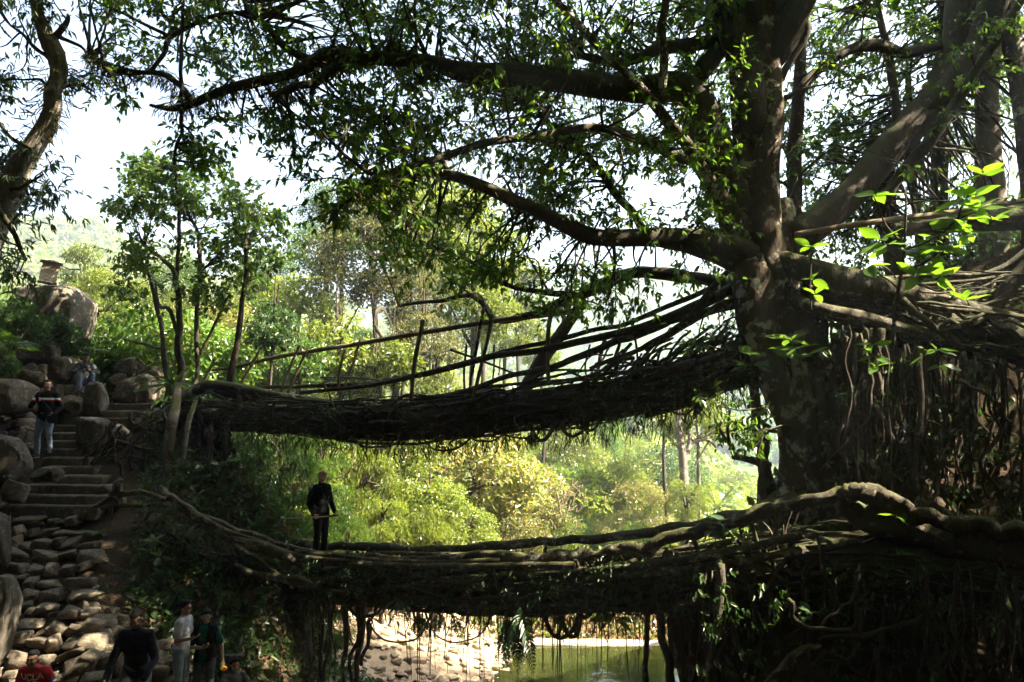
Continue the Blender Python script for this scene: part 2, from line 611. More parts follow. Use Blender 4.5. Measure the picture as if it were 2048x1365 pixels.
# pool
def water_mat():
    m, nt, out = new_mat("pool_water")
    tc = N(nt, "ShaderNodeTexCoord")
    n1 = noise(nt, tc.outputs["Object"], 2.2, 3, 0.5)
    n2 = noise(nt, tc.outputs["Object"], 0.5, 4, 0.6)
    p = N(nt, "ShaderNodeBsdfPrincipled")
    colr = ramp(nt, n2, [(0.35, (0.010, 0.014, 0.004)), (0.65, (0.028, 0.030, 0.009))])
    nt.links.new(colr, p.inputs["Base Color"])
    p.inputs["Roughness"].default_value = 0.06
    p.inputs["IOR"].default_value = 1.33
    p.inputs["Specular IOR Level"].default_value = 0.7
    bp = N(nt, "ShaderNodeBump")
    bp.inputs["Strength"].default_value = 0.25
    bp.inputs["Distance"].default_value = 0.06
    nt.links.new(n1, bp.inputs["Height"])
    nt.links.new(bp.outputs[0], p.inputs["Normal"])
    nt.links.new(p.outputs[0], out.inputs[0])
    return m


M['water'] = water_mat()
wx, wy = np.linspace(-2.5, 9.5, 40), np.linspace(16.5, 27.5, 36)
wv, wq = grid_mesh(wx, wy, lambda X, Y: 0.0 * X + 0.33)
water = link("water", mesh_np("water", wv, wq), M['water'])
tag(water, "still green pool under the lower root bridge", kind="structure")

# ------------------------------------------------------------------ wooded hills
def hill(name, ridge, D, Dn, zn, mat, label):
    """Ridge seen along photograph points at distance D, falling towards the viewer to distance Dn."""
    rp = np.array([P(a, b, D) for a, b in ridge])
    rows = []
    for t in np.linspace(0, 1, 26):
        sc = lerp(D, Dn, t) / D
        row = rp.copy()
        row[:, 0] *= sc
        row[:, 1] = lerp(D, Dn, t)
        row[:, 2] = lerp(rp[:, 2], zn, t ** 0.85)
        rows.append(catmull(row, 6))
    back = rows[0].copy()
    back[:, 1] += (D - Dn) * 0.8
    back[:, 2] = zn
    rows.insert(0, back)
    A = np.array(rows)
    A[1:, :, 2] += 0.008 * D * wob(A[1:, :, 0], A[1:, :, 1], 12.0 / D, D)
    ny, nx = A.shape[:2]
    i = np.arange(ny - 1)[:, None] * nx + np.arange(nx - 1)[None, :]
    q = np.stack([i, i + 1, i + nx + 1, i + nx], -1).reshape(-1, 4)
    o = link(name, mesh_np(name, A.reshape(-1, 3), q), mat)
    tag(o, label, kind="structure")
    return A


def crown_cards(centers, radii, ncard, size, rng, squash=0.8):
    n = len(centers)
    c = np.repeat(centers, ncard, 0)
    r = np.repeat(radii, ncard)
    # a few lobes per crown keep the outline uneven
    nl = 6
    lob = nrm(rng.normal(0, 1, (n, nl, 3)) * np.array([1, 1, 0.7]) + np.array([0, 0, 0.25]))
    pick = rng.integers(0, nl, (n, ncard))
    lc = lob[np.arange(n)[:, None], pick].reshape(-1, 3)
    d = nrm(rng.normal(0, 1, (n * ncard, 3)) + np.array([0, 0, 0.35]))
    pos = c + (lc * 0.55 + d * (0.50 * rng.uniform(0.75, 1.08, (n * ncard, 1)))) * r[:, None] * np.array([1, 1, squash])
    dirs = nrm(rand_unit(n * ncard, rng) + np.array([0, 0, -0.3]))
    nor = nrm(d + 0.7 * rand_unit(n * ncard, rng))
    L = r * size * rng.uniform(0.7, 1.3, n * ncard)
    s = np.cross(dirs, nor)
    s = nrm(s)
    hw = (L * 0.32)[:, None]
    Lc = L[:, None]
    v = np.stack([pos - dirs * Lc * 0.5, pos + s * hw, pos + dirs * Lc * 0.5, pos - s * hw], 1).reshape(-1, 3)
    q = np.arange(n * ncard * 4).reshape(-1, 4)
    return v, q


def wood_on(A, name, label, mat, n, rr, ncard, size, seed, tmax=1.0):
    rng = np.random.default_rng(seed)
    ny, nx = A.shape[:2]
    u = rng.uniform(1, 1 + (ny - 2) * tmax, n)
    w = rng.uniform(0, nx - 1.001, n)
    i, j = u.astype(int), w.astype(int)
    i = np.minimum(i, ny - 2)
    fu, fw = (u - i)[:, None], (w - j)[:, None]
    c = (A[i, j] * (1 - fu) + A[i + 1, j] * fu) * (1 - fw) + (A[i, j + 1] * (1 - fu) + A[i + 1, j + 1] * fu) * fw
    r = rng.uniform(rr[0], rr[1], n)
    c[:, 2] += r * 0.55
    v, q = crown_cards(c, r, ncard, size, rng)
    o = link(name, mesh_np(name, v, q, smooth=False), mat)
    tag(o, label, "wood", kind="stuff")


A = hill("hill", [(-420, 430), (-150, 440), (0, 455), (70, 466), (150, 462), (240, 480), (340, 515), (470, 560), (640, 620), (820, 690), (1000, 760)],
         260, 90, 4.0, M['forest_floor'], "sunlit wooded hill rising behind the wooden beehive")
wood_on(A, "hillside_wood", "hazy sunlit wood covering the hill behind the beehive", M['light_leaf'], 800, (3.0, 6.0), 125, 0.31, 21, 0.8)
A = hill("hill", [(500, 690), (700, 650), (900, 610), (1100, 575), (1250, 552), (1400, 545), (1600, 530), (1900, 545), (2300, 560)],
         440, 230, -10.0, M['forest_floor'], "pale hazy far ridge seen above the upper bridge")
wood_on(A, "far_ridge_wood", "pale blue haze covered wood on the farthest ridge", M['mid_leaf'], 900, (4.5, 8.0), 50, 0.5, 22)
A = hill("hill", [(900, 740), (1050, 730), (1200, 760), (1330, 800), (1450, 830), (1600, 800), (1800, 760), (2100, 740)],
         240, 130, -14.0, M['forest_floor'], "blue hazy hillside across the valley")
wood_on(A, "valley_wood", "blue hazy wood on the slope across the valley", M['mid_leaf'], 700, (3.2, 5.5), 75, 0.40, 23)
A = hill("hill", [(700, 770), (900, 770), (1050, 790), (1180, 815), (1290, 850), (1380, 930), (1460, 1000), (1560, 1040), (1700, 1060)],
         120, 48, -2.0, M['forest_floor'], "green hillside falling into the valley behind the bridges")
wood_on(A, "slope_wood", "bright green wood on the slope falling to the valley", M['light_leaf'], 330, (2.2, 3.8), 300, 0.22, 24, 0.9)

# ------------------------------------------------------------------ haze
hz = MB()
x0, x1, y0, y1, z0, z1 = -1100, 1200, -70, 1350, -60, 128
hv = [(x0, y0, z0), (x1, y0, z0), (x1, y1, z0), (x0, y1, z0), (x0, y0, z1), (x1, y0, z1), (x1, y1, z1), (x0, y1, z1)]
hz.add(hv, [(0, 3, 2, 1), (4, 5, 6, 7), (0, 1, 5, 4), (1, 2, 6, 5), (2, 3, 7, 6), (3, 0, 4, 7)])
hm, hnt, hout = new_mat("haze_air")
pv = N(hnt, "ShaderNodeVolumePrincipled")
pv.inputs["Color"].default_value = (0.74, 0.87, 1.0, 1)
pv.inputs["Density"].default_value = 0.0013
pv.inputs["Anisotropy"].default_value = 0.35
hnt.links.new(pv.outputs[0], hout.inputs["Volume"])
haze = hz.build("haze", hm, smooth=False)
tag(haze, "thin bright haze filling the valley", "haze", kind="stuff")

# ------------------------------------------------------------------ rocks
def rock_mesh(name, seed, npts=20, lev=1, amp=0.05, sharp=0.5):
    """A broken stone: hull of scattered points, edges worn, surface roughened."""
    import bmesh
    rng = np.random.default_rng(seed)
    bm = bmesh.new()
    d = nrm(rng.normal(0, 1, (npts, 3)))
    d = np.sign(d) * np.abs(d) ** sharp
    d = d / np.max(np.abs(d), 1, keepdims=True) * rng.uniform(0.72, 1.0, (npts, 1))
    d = d * np.where(np.linalg.norm(d, axis=1, keepdims=True) > 1.25, 1.25 / np.linalg.norm(d, axis=1, keepdims=True), 1.0)
    for p in d:
        bm.verts.new(p)
    r = bmesh.ops.convex_hull(bm, input=bm.verts[:])
    bmesh.ops.delete(bm, geom=[g for g in r["geom_interior"] if isinstance(g, bmesh.types.BMVert)], context='VERTS')
    bmesh.ops.dissolve_limit(bm, angle_limit=0.18, verts=bm.verts[:], edges=bm.edges[:])
    bmesh.ops.bevel(bm, geom=bm.edges[:], offset=0.11, segments=2, affect='EDGES', profile=0.6)
    bmesh.ops.triangulate(bm, faces=bm.faces[:])
    for _ in range(lev):
        bmesh.ops.subdivide_edges(bm, edges=bm.edges[:], cuts=1, use_grid_fill=True)
        bmesh.ops.triangulate(bm, faces=bm.faces[:])
    bmesh.ops.smooth_vert(bm, verts=bm.verts[:], factor=0.35, use_axis_x=True, use_axis_y=True, use_axis_z=True)
    v = np.array([p.co[:] for p in bm.verts])
    ph = rng.uniform(0, 6, 12)
    nz = 0
    for f, a_, o_ in ((2.1, 1.0, 0), (4.7, 0.6, 4), (11.0, 0.35, 8), (23.0, 0.2, 2)):
        nz = nz + a_ * (np.sin(v[:, 0] * f + ph[o_] + np.sin(v[:, 1] * f * 0.7)) * np.sin(v[:, 1] * f * 1.1 + ph[o_ + 1]) + np.sin(v[:, 2] * f * 1.2 + ph[o_ + 2]) * np.sin(v[:, 0] * f * 0.8 + ph[o_ + 3]))
    v = v * (1 + amp * nz[:, None])
    for p, c in zip(bm.verts, v):
        p.co = c
    me = bpy.data.meshes.new(name)
    bm.to_mesh(me)
    bm.free()
    me.polygons.foreach_set("use_smooth", np.ones(len(me.polygons), dtype=bool))
    return me


STONES = [rock_mesh("stone", 100 + i, 12 + i, 0, 0.035, 0.45) for i in range(12)]
BOULDERS = [rock_mesh("boulder", 200 + i, 34 + 4 * i, 2, 0.035, 0.95) for i in range(6)]

ROUND = [rock_mesh("boulder", 260 + i, 90, 2, 0.022, 0.95) for i in range(2)]


def put_rock(name, me, mat, loc, scale, rot, parent=None):
    o = bpy.data.objects.new(name, me)
    COL.objects.link(o)
    if len(me.materials) == 0:
        me.materials.append(mat)
    elif me.materials[0] != mat:
        o.material_slots[0].link = 'OBJECT'
        o.material_slots[0].material = mat
    l = Vector([float(c) for c in loc])
    if parent is not None:
        o.parent = parent
        l = l - WM(parent).translation
    o.location = l
    o.scale = [float(s) for s in scale]
    o.rotation_euler = [float(r) for r in rot]
    return o


# ------------------------------------------------------------------ stone staircase
def spx(px, y, D):
    return float(P(px, y, D)[0])


stair = thing("stone_staircase", (-8.5, 14, 4.6), "rough stone staircase climbing the bank to the upper bridge, concrete steps above cobbles", "staircase")
NST = 26
step_px = {0: (190, 318), 1: (150, 300), 2: (118, 285), 3: (105, 195), 4: (92, 170), 5: (88, 168), 6: (84, 174), 7: (84, 186), 8: (100, 194), 9: (108, 214),
           10: (50, 232), 11: (36, 252), 12: (16, 212)}
YAW = math.radians(10)


def step_box(xl, xr, D, z, depth, rise, rng):
    """A worn concrete step with rounded, chipped edges, front turned a little to the right."""
    nx = 14
    prof = [(0.0, -rise), (0.0, -0.05), (0.008, -0.018), (0.03, 0.0), (depth * 0.5, 0.004), (depth, 0.0), (depth, -rise)]
    v = []
    for i in range(nx + 1):
        t = i / nx
        x = lerp(xl, xr, t)
        for (dy, dz) in prof:
            jx = rng.normal(0, 0.008)
            v.append((x + jx, D - (x - xl) * math.tan(YAW) + dy + rng.normal(0, 0.008), z + dz + rng.normal(0, 0.006)))
    m = len(prof)
    q = []
    for i in range(nx):
        for j in range(m - 1):
            a = i * m + j
            q.append((a, a + m, a + m + 1, a + 1))
    t = []
    for base in (0, nx * m):
        for j in range(1, m - 1):
            t.append((base, base + j, base + j + 1) if base == 0 else (base, base + j + 1, base + j))
    return np.array(v), q, t


rng = np.random.default_rng(31)
for i in range(NST):
    z = 8.15 - 0.18 * i
    D = 19.5 - 0.30 * i
    if i <= 12:
        yy = 860 - (z - EYE) / D * FPX
        xl, xr = (spx(p_, yy, D) for p_ in step_px[i])
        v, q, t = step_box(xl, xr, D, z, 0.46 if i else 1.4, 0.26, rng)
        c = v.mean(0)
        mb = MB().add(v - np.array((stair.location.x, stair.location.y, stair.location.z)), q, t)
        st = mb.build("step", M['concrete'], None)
        st.parent = stair
    else:
        yy = 860 - (z - EYE) / D * FPX
        k = (i - 13) / 12
        l_, r_ = lerp(28, -10, k), lerp(150, 205, k)
        xl, xr = spx(l_, yy, D), spx(r_, yy, D)
        x = xl - rng.uniform(0, 0.2)
        while x < xr:
            w = rng.choice([0.2, 0.3, 0.42, 0.6]) * rng.uniform(0.85, 1.2)
            h = rng.uniform(0.07, 0.15)
            put_rock("stone", STONES[rng.integers(12)], M['rock'], (x + w / 2, D + 0.10 - (x - xl) * math.tan(YAW) * 0.5 + rng.normal(0, 0.03), z - 0.10 + rng.normal(0, 0.025)),
                     (w * 0.56, rng.uniform(0.17, 0.24), h), (rng.normal(0, 0.12), rng.normal(0, 0.14), rng.normal(0, 0.2)), stair)
            x += w * rng.uniform(0.92, 1.02)
        # small wedge stones pushed into the joints of each course
        for _ in range(5):
            s = rng.uniform(0.045, 0.10)
            put_rock("stone", STONES[rng.integers(12)], M['rock'], (rng.uniform(xl, xr), D + 0.0, z - 0.16 + rng.normal(0, 0.02)), (s, s, s * 0.8), rng.uniform(0, 6, 3), stair)

# retaining stones on the right of the lower steps, behind the walking man
wall = thing("rubble_wall", P(235, 1290, 13.4), "low wall of tumbled stones between the cobbled steps and the man in navy", "wall")
for (px, py, D, rp) in [(205, 1250, 13.4, 28), (235, 1265, 13.4, 24), (190, 1285, 13.0, 36), (228, 1300, 13.1, 26), (205, 1325, 12.8, 34), (160, 1335, 12.5, 32),
                        (180, 1215, 13.8, 22), (215, 1225, 13.9, 20), (250, 1240, 14.0, 18), (180, 1180, 14.2, 18), (240, 1335, 13.0, 26), (300, 1300, 14.0, 22),
                        (318, 1320, 13.9, 24), (330, 1290, 14.2, 20), (310, 1345, 13.7, 26), (345, 1330, 14.0, 22), (338, 1360, 13.9, 24), (300, 1270, 14.3, 18)]:
    s = PX(rp, D)
    put_rock("stone", STONES[rng.integers(12)], M['rock'], P(px, py, D), (s * rng.uniform(0.9, 1.2), s, s * rng.uniform(0.55, 0.8)), (rng.normal(0, 0.2), rng.normal(0, 0.2), rng.uniform(0, 3)), wall)

# loose stones piled on the slope left of the steps
pile = thing("stone_bank", (-11.2, 17.5, 7.2), "loose bank of dark rounded stones left of the upper concrete steps", "stones")
for n_ in range(120):
    D = rng.uniform(14.6, 20.2)
    i = (19.5 - D) / 0.3
    left = np.interp(i, [0, 3, 6, 10, 12, 17], [150, 95, 82, 46, 16, 20])
    px = left - abs(rng.normal(0, 48)) - 6
    x = (px - 1024) / FPX * D
    s = rng.uniform(0.10, 0.34)
    z = float(ground_h(x, D)) + 0.32 * max(0.0, -10.2 - x) + 0.12 + rng.uniform(0, 0.12)
    put_rock("stone", STONES[rng.integers(12)], M['rock_dark'] if rng.random() < 0.6 else M['rock'], (x, D, z), (s * rng.uniform(0.9, 1.4), s, s * rng.uniform(0.5, 0.85)),
             (rng.normal(0, 0.25), rng.normal(0, 0.25), rng.uniform(0, 3)), pile)

BL = [  # px, py, D, half width px, half height px, material, label
    (108, 634, 21.0, 60, 56, 'rock_dark', "huge rounded boulder carrying the wooden beehive box"),
    (78, 706, 19.6, 32, 24, 'rock', "sunlit squarish boulder above the stone bank"),
    (120, 745, 20.0, 42, 26, 'rock_dark', "dark smooth boulder behind the seated man in grey"),
    (193, 800, 19.2, 20, 32, 'rock_dark', "upright boulder under the seated man's knees"),
    (150, 800, 19.6, 28, 22, 'rock', "pale boulder left of the seated man's feet"),
    (142, 810, 18.9, 20, 16, 'rock', "round sunlit boulder behind the man in the striped jersey"),
    (110, 783, 19.2, 15, 13, 'rock', "small round orange-lit stone by the striped jersey man's head"),
    (262, 784, 20.2, 24, 26, 'rock', "sunlit squarish boulder at the head of the stairs"),
    (292, 780, 20.3, 20, 28, 'rock', "tall sunlit boulder beside the bird's nest fern"),
    (262, 740, 21.0, 26, 22, 'rock_dark', "grey leaning slab boulder above the stair head"),
    (305, 765, 21.0, 22, 26, 'rock', "rounded ochre boulder half hidden by the fern"),
    (240, 765, 20.8, 18, 18, 'rock', "brown boulder wedged between the slab and the squarish boulder"),
    (186, 872, 17.7, 28, 32, 'rock_dark', "dark lichened boulder right of the upper steps"),
    (226, 876, 18.0, 26, 24, 'rock_dark', "dark boulder buried among the roots by the upper steps"),
    (18, 795, 17.4, 42, 30, 'rock_dark', "large dark boulder left of the striped jersey man"),
    (5, 925, 15.6, 46, 46, 'rock_dark', "large shaded boulder at the edge beside the concrete steps"),
    (-14, 1240, 12.6, 34, 75, 'rock_dark', "big smooth boulder left of the cobbled steps"),
    (-16, 1085, 14.2, 28, 55, 'rock_dark', "mossy boulder left of the middle steps"),
    (30, 985, 15.2, 22, 18, 'rock', "grey stone lying at the foot of the shaded boulder"),
    (95, 948, 16.3, 22, 14, 'rock_dark', "flat stone propped against the left end of a concrete step"),
]
for j, (px, py, D, wx_, hy_, mt, lab) in enumerate(BL):
    c = P(px, py, D)
    w, h = PX(wx_, D), PX(hy_, D)
    o = put_rock("boulder", (ROUND if j in (0, 2, 14, 16) else BOULDERS)[j % len(ROUND if j in (0, 2, 14, 16) else BOULDERS)], M[mt], c, (w * 1.22, w * 1.05, h * 1.22), (rng.normal(0, 0.12), rng.normal(0, 0.12), rng.uniform(-0.5, 0.5)))
    tag(o, lab, "boulder", "boulders by the stairs")

s_ = PX(40, 10.0)
o = put_rock("boulder", BOULDERS[3], M['rock'], (float(P(76, 1500, 11.5)[0]), 11.55, 3.40), (0.42, 0.36, 0.40), (0, 0.05, 0.3))
tag(o, "low stone the person in the red jersey sits on", "boulder", "boulders by the stairs")

# ------------------------------------------------------------------ gravel beach and pool edge
beach = MB()
base_r = []
for s_ in STONES[:4]:
    base_r.append((np.array([v.co[:] for v in s_.vertices]), np.array([p.vertices[:] for p in s_.polygons])))
for n_ in range(620):
    x = rng.uniform(-5.6, 0.6)
    y = rng.uniform(19.5, 30.5)
    if x > -0.2 - 0.25 * (24 - y) * 0.2:
        continue
    s = rng.uniform(0.05, 0.18)
    bv, bf = base_r[rng.integers(4)]
    a = rng.uniform(0, 6)
    R = np.array([[math.cos(a), -math.sin(a), 0], [math.sin(a), math.cos(a), 0], [0, 0, 1]])
    vv = (bv * np.array([s * 1.3, s, s * 0.7])) @ R.T + np.array([x, y, float(ground_h(x, y)) + s * 0.25])
    beach.add(vv, t=bf)
o = beach.build("gravel", M['rock_pale'])
tag(o, "bleached stones strewn over the sunlit gravel beside the pool", "gravel", kind="stuff")
for (px, py, D, r, lab) in [(752, 1330, 23.0, 17, "white boulder on the gravel under the left end of the lower bridge"),
                            (768, 1345, 22.4, 14, "small white stone in front of the gravel boulder"),
                            (855, 1325, 24.5, 26, "broad bleached boulder at the middle of the gravel"),
                            (905, 1342, 24.0, 24, "flat bleached boulder touching the pool edge"),
                            (880, 1290, 26.5, 24, "pale boulder at the back of the gravel beach"),
                            (820, 1300, 26.0, 20, "cream boulder behind the hanging fern on the gravel"),
                            (1355, 1318, 22.5, 22, "ochre rock standing at the pool edge by the hanging roots")]:
    s = PX(r, D)
    o = put_rock("boulder", BOULDERS[rng.integers(6)], M['rock_pale'] if px < 1000 else M['rock'], P(px, py, D), (s * 1.3, s, s * 0.8), (0, 0, rng.uniform(0, 3)))
    tag(o, lab, "boulder", "stones by the pool")


def slab(name, p0, p1, depth, h, mat, label, cat, rng=rng):
    """A rough masonry kerb from p0 to p1 with its top at p0/p1 height."""
    p0, p1 = np.array(p0, float), np.array(p1, float)
    n = 16
    v = []
    for i in range(n + 1):
        c = lerp(p0, p1, i / n)
        for dy, dz in ((0, -h), (0, -0.04), (0.03, 0), (depth, 0.0), (depth, -h)):
            v.append(c + np.array([0, dy, dz]) + rng.normal(0, 0.012, 3))
    q = [(i * 5 + j, i * 5 + 5 + j, i * 5 + 6 + j, i * 5 + j + 1) for i in range(n) for j in range(4)]
    t = [(0, 1, 2), (0, 2, 3), (0, 3, 4)] + [(n * 5, n * 5 + k + 1, n * 5 + k) for k in (1, 2, 3)]
    mb = MB().add(np.array(v), q, t)
    return tag(mb.build(name, mat, smooth=False), label, cat)


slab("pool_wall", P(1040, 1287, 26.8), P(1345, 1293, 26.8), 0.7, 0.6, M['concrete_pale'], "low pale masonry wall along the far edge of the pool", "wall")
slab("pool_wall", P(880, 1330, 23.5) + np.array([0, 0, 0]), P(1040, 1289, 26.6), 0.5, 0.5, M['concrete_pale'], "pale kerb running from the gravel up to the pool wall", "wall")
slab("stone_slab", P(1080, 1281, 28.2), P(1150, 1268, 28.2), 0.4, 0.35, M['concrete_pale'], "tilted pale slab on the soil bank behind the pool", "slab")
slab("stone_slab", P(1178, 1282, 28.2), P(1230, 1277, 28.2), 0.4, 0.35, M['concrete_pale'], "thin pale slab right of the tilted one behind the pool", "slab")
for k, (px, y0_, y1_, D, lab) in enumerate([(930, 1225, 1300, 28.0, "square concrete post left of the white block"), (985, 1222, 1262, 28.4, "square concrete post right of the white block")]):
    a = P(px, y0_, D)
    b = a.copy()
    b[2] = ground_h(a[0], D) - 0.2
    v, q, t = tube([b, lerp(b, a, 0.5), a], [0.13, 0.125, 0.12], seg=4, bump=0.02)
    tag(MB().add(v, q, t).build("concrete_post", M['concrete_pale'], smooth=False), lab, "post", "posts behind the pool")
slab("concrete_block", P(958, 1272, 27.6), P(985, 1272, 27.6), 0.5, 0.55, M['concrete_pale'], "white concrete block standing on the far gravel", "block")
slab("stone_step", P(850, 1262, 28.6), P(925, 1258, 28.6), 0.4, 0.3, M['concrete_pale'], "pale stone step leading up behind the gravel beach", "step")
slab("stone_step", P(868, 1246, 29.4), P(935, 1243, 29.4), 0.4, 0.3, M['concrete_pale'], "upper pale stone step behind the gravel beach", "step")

# ------------------------------------------------------------------ beehive on the boulder
hc = P(94, 566, 20.9)
hive = thing("beehive", hc, "weathered wooden beehive box standing on top of the huge boulder", "beehive")
hive.rotation_euler = (0.05, 0.13, 0.6)


def lbox(name, c, d, mat, parent, bev=0.008):
    import bmesh
    bm = bmesh.new()
    bmesh.ops.create_cube(bm, size=1.0)
    for v in bm.verts:
        v.co = Vector((v.co.x * d[0] + c[0], v.co.y * d[1] + c[1], v.co.z * d[2] + c[2]))
    bmesh.ops.bevel(bm, geom=list(bm.edges), offset=bev, segments=2, affect='EDGES')
    me = bpy.data.meshes.new(name)
    bm.to_mesh(me)
    bm.free()
    o = link(name, me, mat)
    o.parent = parent
    return o


M['hive'] = plain("hive_wood", (0.40, 0.30, 0.20), 0.8, 0.3, 9)
M['hive2'] = plain("hive_wood_grey", (0.36, 0.31, 0.24), 0.8, 0.3, 9)
M['roofing'] = plain("hive_roof", (0.16, 0.14, 0.12), 0.7, 0.35, 12)
lb = lbox("lower_box", (0, 0, 0.16), (0.42, 0.42, 0.30), M['hive2'], hive)
lbox("entrance_slot", (0, -0.211, 0.05), (0.16, 0.012, 0.02), M['roofing'], lb, 0.002)
lbox("upper_box", (0.004, 0.0, 0.43), (0.412, 0.412, 0.235), M['hive'], hive)
lbox("base_board", (0, -0.03, -0.004), (0.46, 0.52, 0.03), M['roofing'], hive)
lbox("roof_board", (0, -0.02, 0.563), (0.54, 0.54, 0.025), M['roofing'], hive)
lbox("cap_board", (0.03, 0.0, 0.592), (0.30, 0.34, 0.03), M['roofing'], hive)
lbox("cap_stone", (0.02, 0.01, 0.622), (0.16, 0.18, 0.03), M['roofing'], hive)

# ------------------------------------------------------------------ the great fig tree
FD = 15.6                                   # distance of its trunk
fig = thing("fig_tree", (5.8, FD, 5.9), "giant lichen-spotted fig tree whose roots form both bridges", "tree")
frng = np.random.default_rng(5)
FIG_NODES = []                              # points twigs may grow from


def limb(name, lst, D, mat='bark', parent=fig, seg=12, k=5, bump=0.07, wander=0.02, nodes=True, rng=frng, label=None):
    pts, rad = [], []
    for e in lst:
        d = e[3] if len(e) > 3 else D
        pts.append(P(e[0], e[1], d))
        rad.append(PX(e[2], d))
    v, q, t = tube(pts, rad, seg=seg, k=k, bump=bump, wander=wander, rng=rng)
    o = MB().add(v, q, t).build(name, M[mat], parent)
    if label:
        o["label"] = label
    if nodes:
        FIG_NODES.append(catmull(np.array(pts), 6))
    return o


# trunk stems: fused columns, splitting into stilts below the upper bridge
limb("trunk", [(1500, -420, 34), (1512, -150, 38), (1520, 0, 38), (1524, 110, 37), (1532, 230, 36), (1524, 330, 38), (1515, 430, 44), (1522, 520, 49), (1545, 610, 45), (1578, 700, 39), (1600, 800, 40),
               (1625, 900, 40), (1650, 1000, 48), (1660, 1080, 60)], FD, seg=20, k=6, label="lichen-patched main trunk")
limb("trunk", [(1395, 210, 36, 15.9), (1420, 290, 44, 15.9), (1455, 380, 44, 15.8), (1492, 470, 46, 15.7), (1510, 560, 46, 15.5), (1520, 660, 42, 15.4), (1548, 760, 32, 15.3), (1580, 850, 28, 15.3), (1600, 950, 30, 15.3), (1605, 1030, 44, 15.3)], FD, seg=18, k=6)
limb("trunk", [(1575, 400, 16, 15.9), (1570, 520, 24, 15.8), (1592, 620, 34, 15.6), (1625, 720, 36, 15.5), (1648, 820, 32, 15.4), (1672, 930, 32, 15.4), (1700, 1040, 44, 15.4)], FD, seg=16, k=6)
limb("trunk", [(1470, 120, 12, 15.4), (1478, 40, 14, 15.4), (1490, -80, 16, 15.4)][::-1] + [(1476, 220, 16, 15.5), (1490, 330, 18, 15.5), (1510, 420, 20, 15.4)], FD, seg=10)
for (x0_, x1_, y0_, y1_, r0) in [(1500, 1545, 700, 1010, 10), (1560, 1570, 640, 1010, 12), (1590, 1630, 700, 1020, 12), (1555, 1585, 800, 1020, 9), (1610, 1640, 760, 1020, 11),
                                 (1640, 1690, 740, 1010, 12), (1660, 1740, 780, 1020, 12), (1535, 1525, 850, 1020, 8), (1680, 1760, 760, 1010, 9), (1600, 1575, 780, 1015, 8)]:
    xm = lerp(x0_, x1_, 0.5) + frng.normal(0, 12)
    limb("stilt_root", [(x0_, y0_, r0), (lerp(x0_, xm, 0.5), lerp(y0_, y1_, 0.3), r0 * 0.9), (xm, lerp(y0_, y1_, 0.6), r0), (x1_, y1_, r0 * 1.5)], FD - frng.uniform(0.1, 0.7), 'bark', wander=0.03, nodes=False)
# buttress running down to the right
limb("buttress_root", [(1640, 700, 20), (1700, 790, 18), (1770, 890, 17), (1850, 985, 16), (1910, 1040, 18)], 15.0, nodes=False)
limb("buttress_root", [(1680, 880, 14), (1760, 950, 16), (1830, 1000, 18), (1890, 1040, 22)], 14.6, nodes=False)
limb("buttress_root", [(1600, 960, 18), (1560, 1000, 18), (1510, 1030, 16), (1460, 1050, 14)], 15.0, nodes=False)

# main limbs
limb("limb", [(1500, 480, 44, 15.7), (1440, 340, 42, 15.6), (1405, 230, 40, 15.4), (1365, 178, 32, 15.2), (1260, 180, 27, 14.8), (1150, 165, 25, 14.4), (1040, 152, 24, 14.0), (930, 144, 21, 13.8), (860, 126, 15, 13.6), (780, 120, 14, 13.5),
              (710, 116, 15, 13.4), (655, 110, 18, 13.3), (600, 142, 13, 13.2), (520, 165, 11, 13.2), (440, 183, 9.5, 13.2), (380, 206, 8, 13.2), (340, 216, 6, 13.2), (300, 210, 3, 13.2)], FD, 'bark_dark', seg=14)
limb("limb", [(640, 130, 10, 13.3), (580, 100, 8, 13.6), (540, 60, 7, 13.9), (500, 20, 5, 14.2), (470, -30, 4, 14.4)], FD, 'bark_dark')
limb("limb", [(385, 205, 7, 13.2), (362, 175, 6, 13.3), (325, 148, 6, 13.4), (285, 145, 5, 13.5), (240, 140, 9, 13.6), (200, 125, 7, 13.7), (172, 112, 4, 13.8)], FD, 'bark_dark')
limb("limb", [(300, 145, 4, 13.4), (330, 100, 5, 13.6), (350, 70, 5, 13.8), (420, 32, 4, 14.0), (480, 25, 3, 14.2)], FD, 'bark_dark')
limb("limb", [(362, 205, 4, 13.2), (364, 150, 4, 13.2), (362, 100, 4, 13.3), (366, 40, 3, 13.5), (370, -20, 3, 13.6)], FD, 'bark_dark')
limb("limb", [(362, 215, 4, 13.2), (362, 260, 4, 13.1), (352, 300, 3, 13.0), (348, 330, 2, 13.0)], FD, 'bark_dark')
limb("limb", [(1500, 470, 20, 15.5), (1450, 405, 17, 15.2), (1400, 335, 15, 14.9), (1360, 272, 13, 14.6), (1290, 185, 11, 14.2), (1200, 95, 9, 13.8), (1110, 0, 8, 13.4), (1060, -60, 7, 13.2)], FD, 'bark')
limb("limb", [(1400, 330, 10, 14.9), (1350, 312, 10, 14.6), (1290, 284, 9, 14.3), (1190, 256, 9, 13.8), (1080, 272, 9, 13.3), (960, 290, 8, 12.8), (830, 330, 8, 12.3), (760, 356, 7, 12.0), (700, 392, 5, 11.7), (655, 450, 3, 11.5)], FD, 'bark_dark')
limb("limb", [(1510, 520, 42, 15.6), (1425, 492, 33, 15.3), (1330, 480, 22, 14.9), (1240, 476, 18, 14.5), (1170, 468, 18, 14.2), (1110, 440, 16, 13.9), (1030, 400, 14, 13.6), (930, 360, 12, 13.2), (840, 342, 10, 12.8), (770, 352, 7, 12.5), (720, 375, 4, 12.3)], FD, 'bark_dark', seg=14)
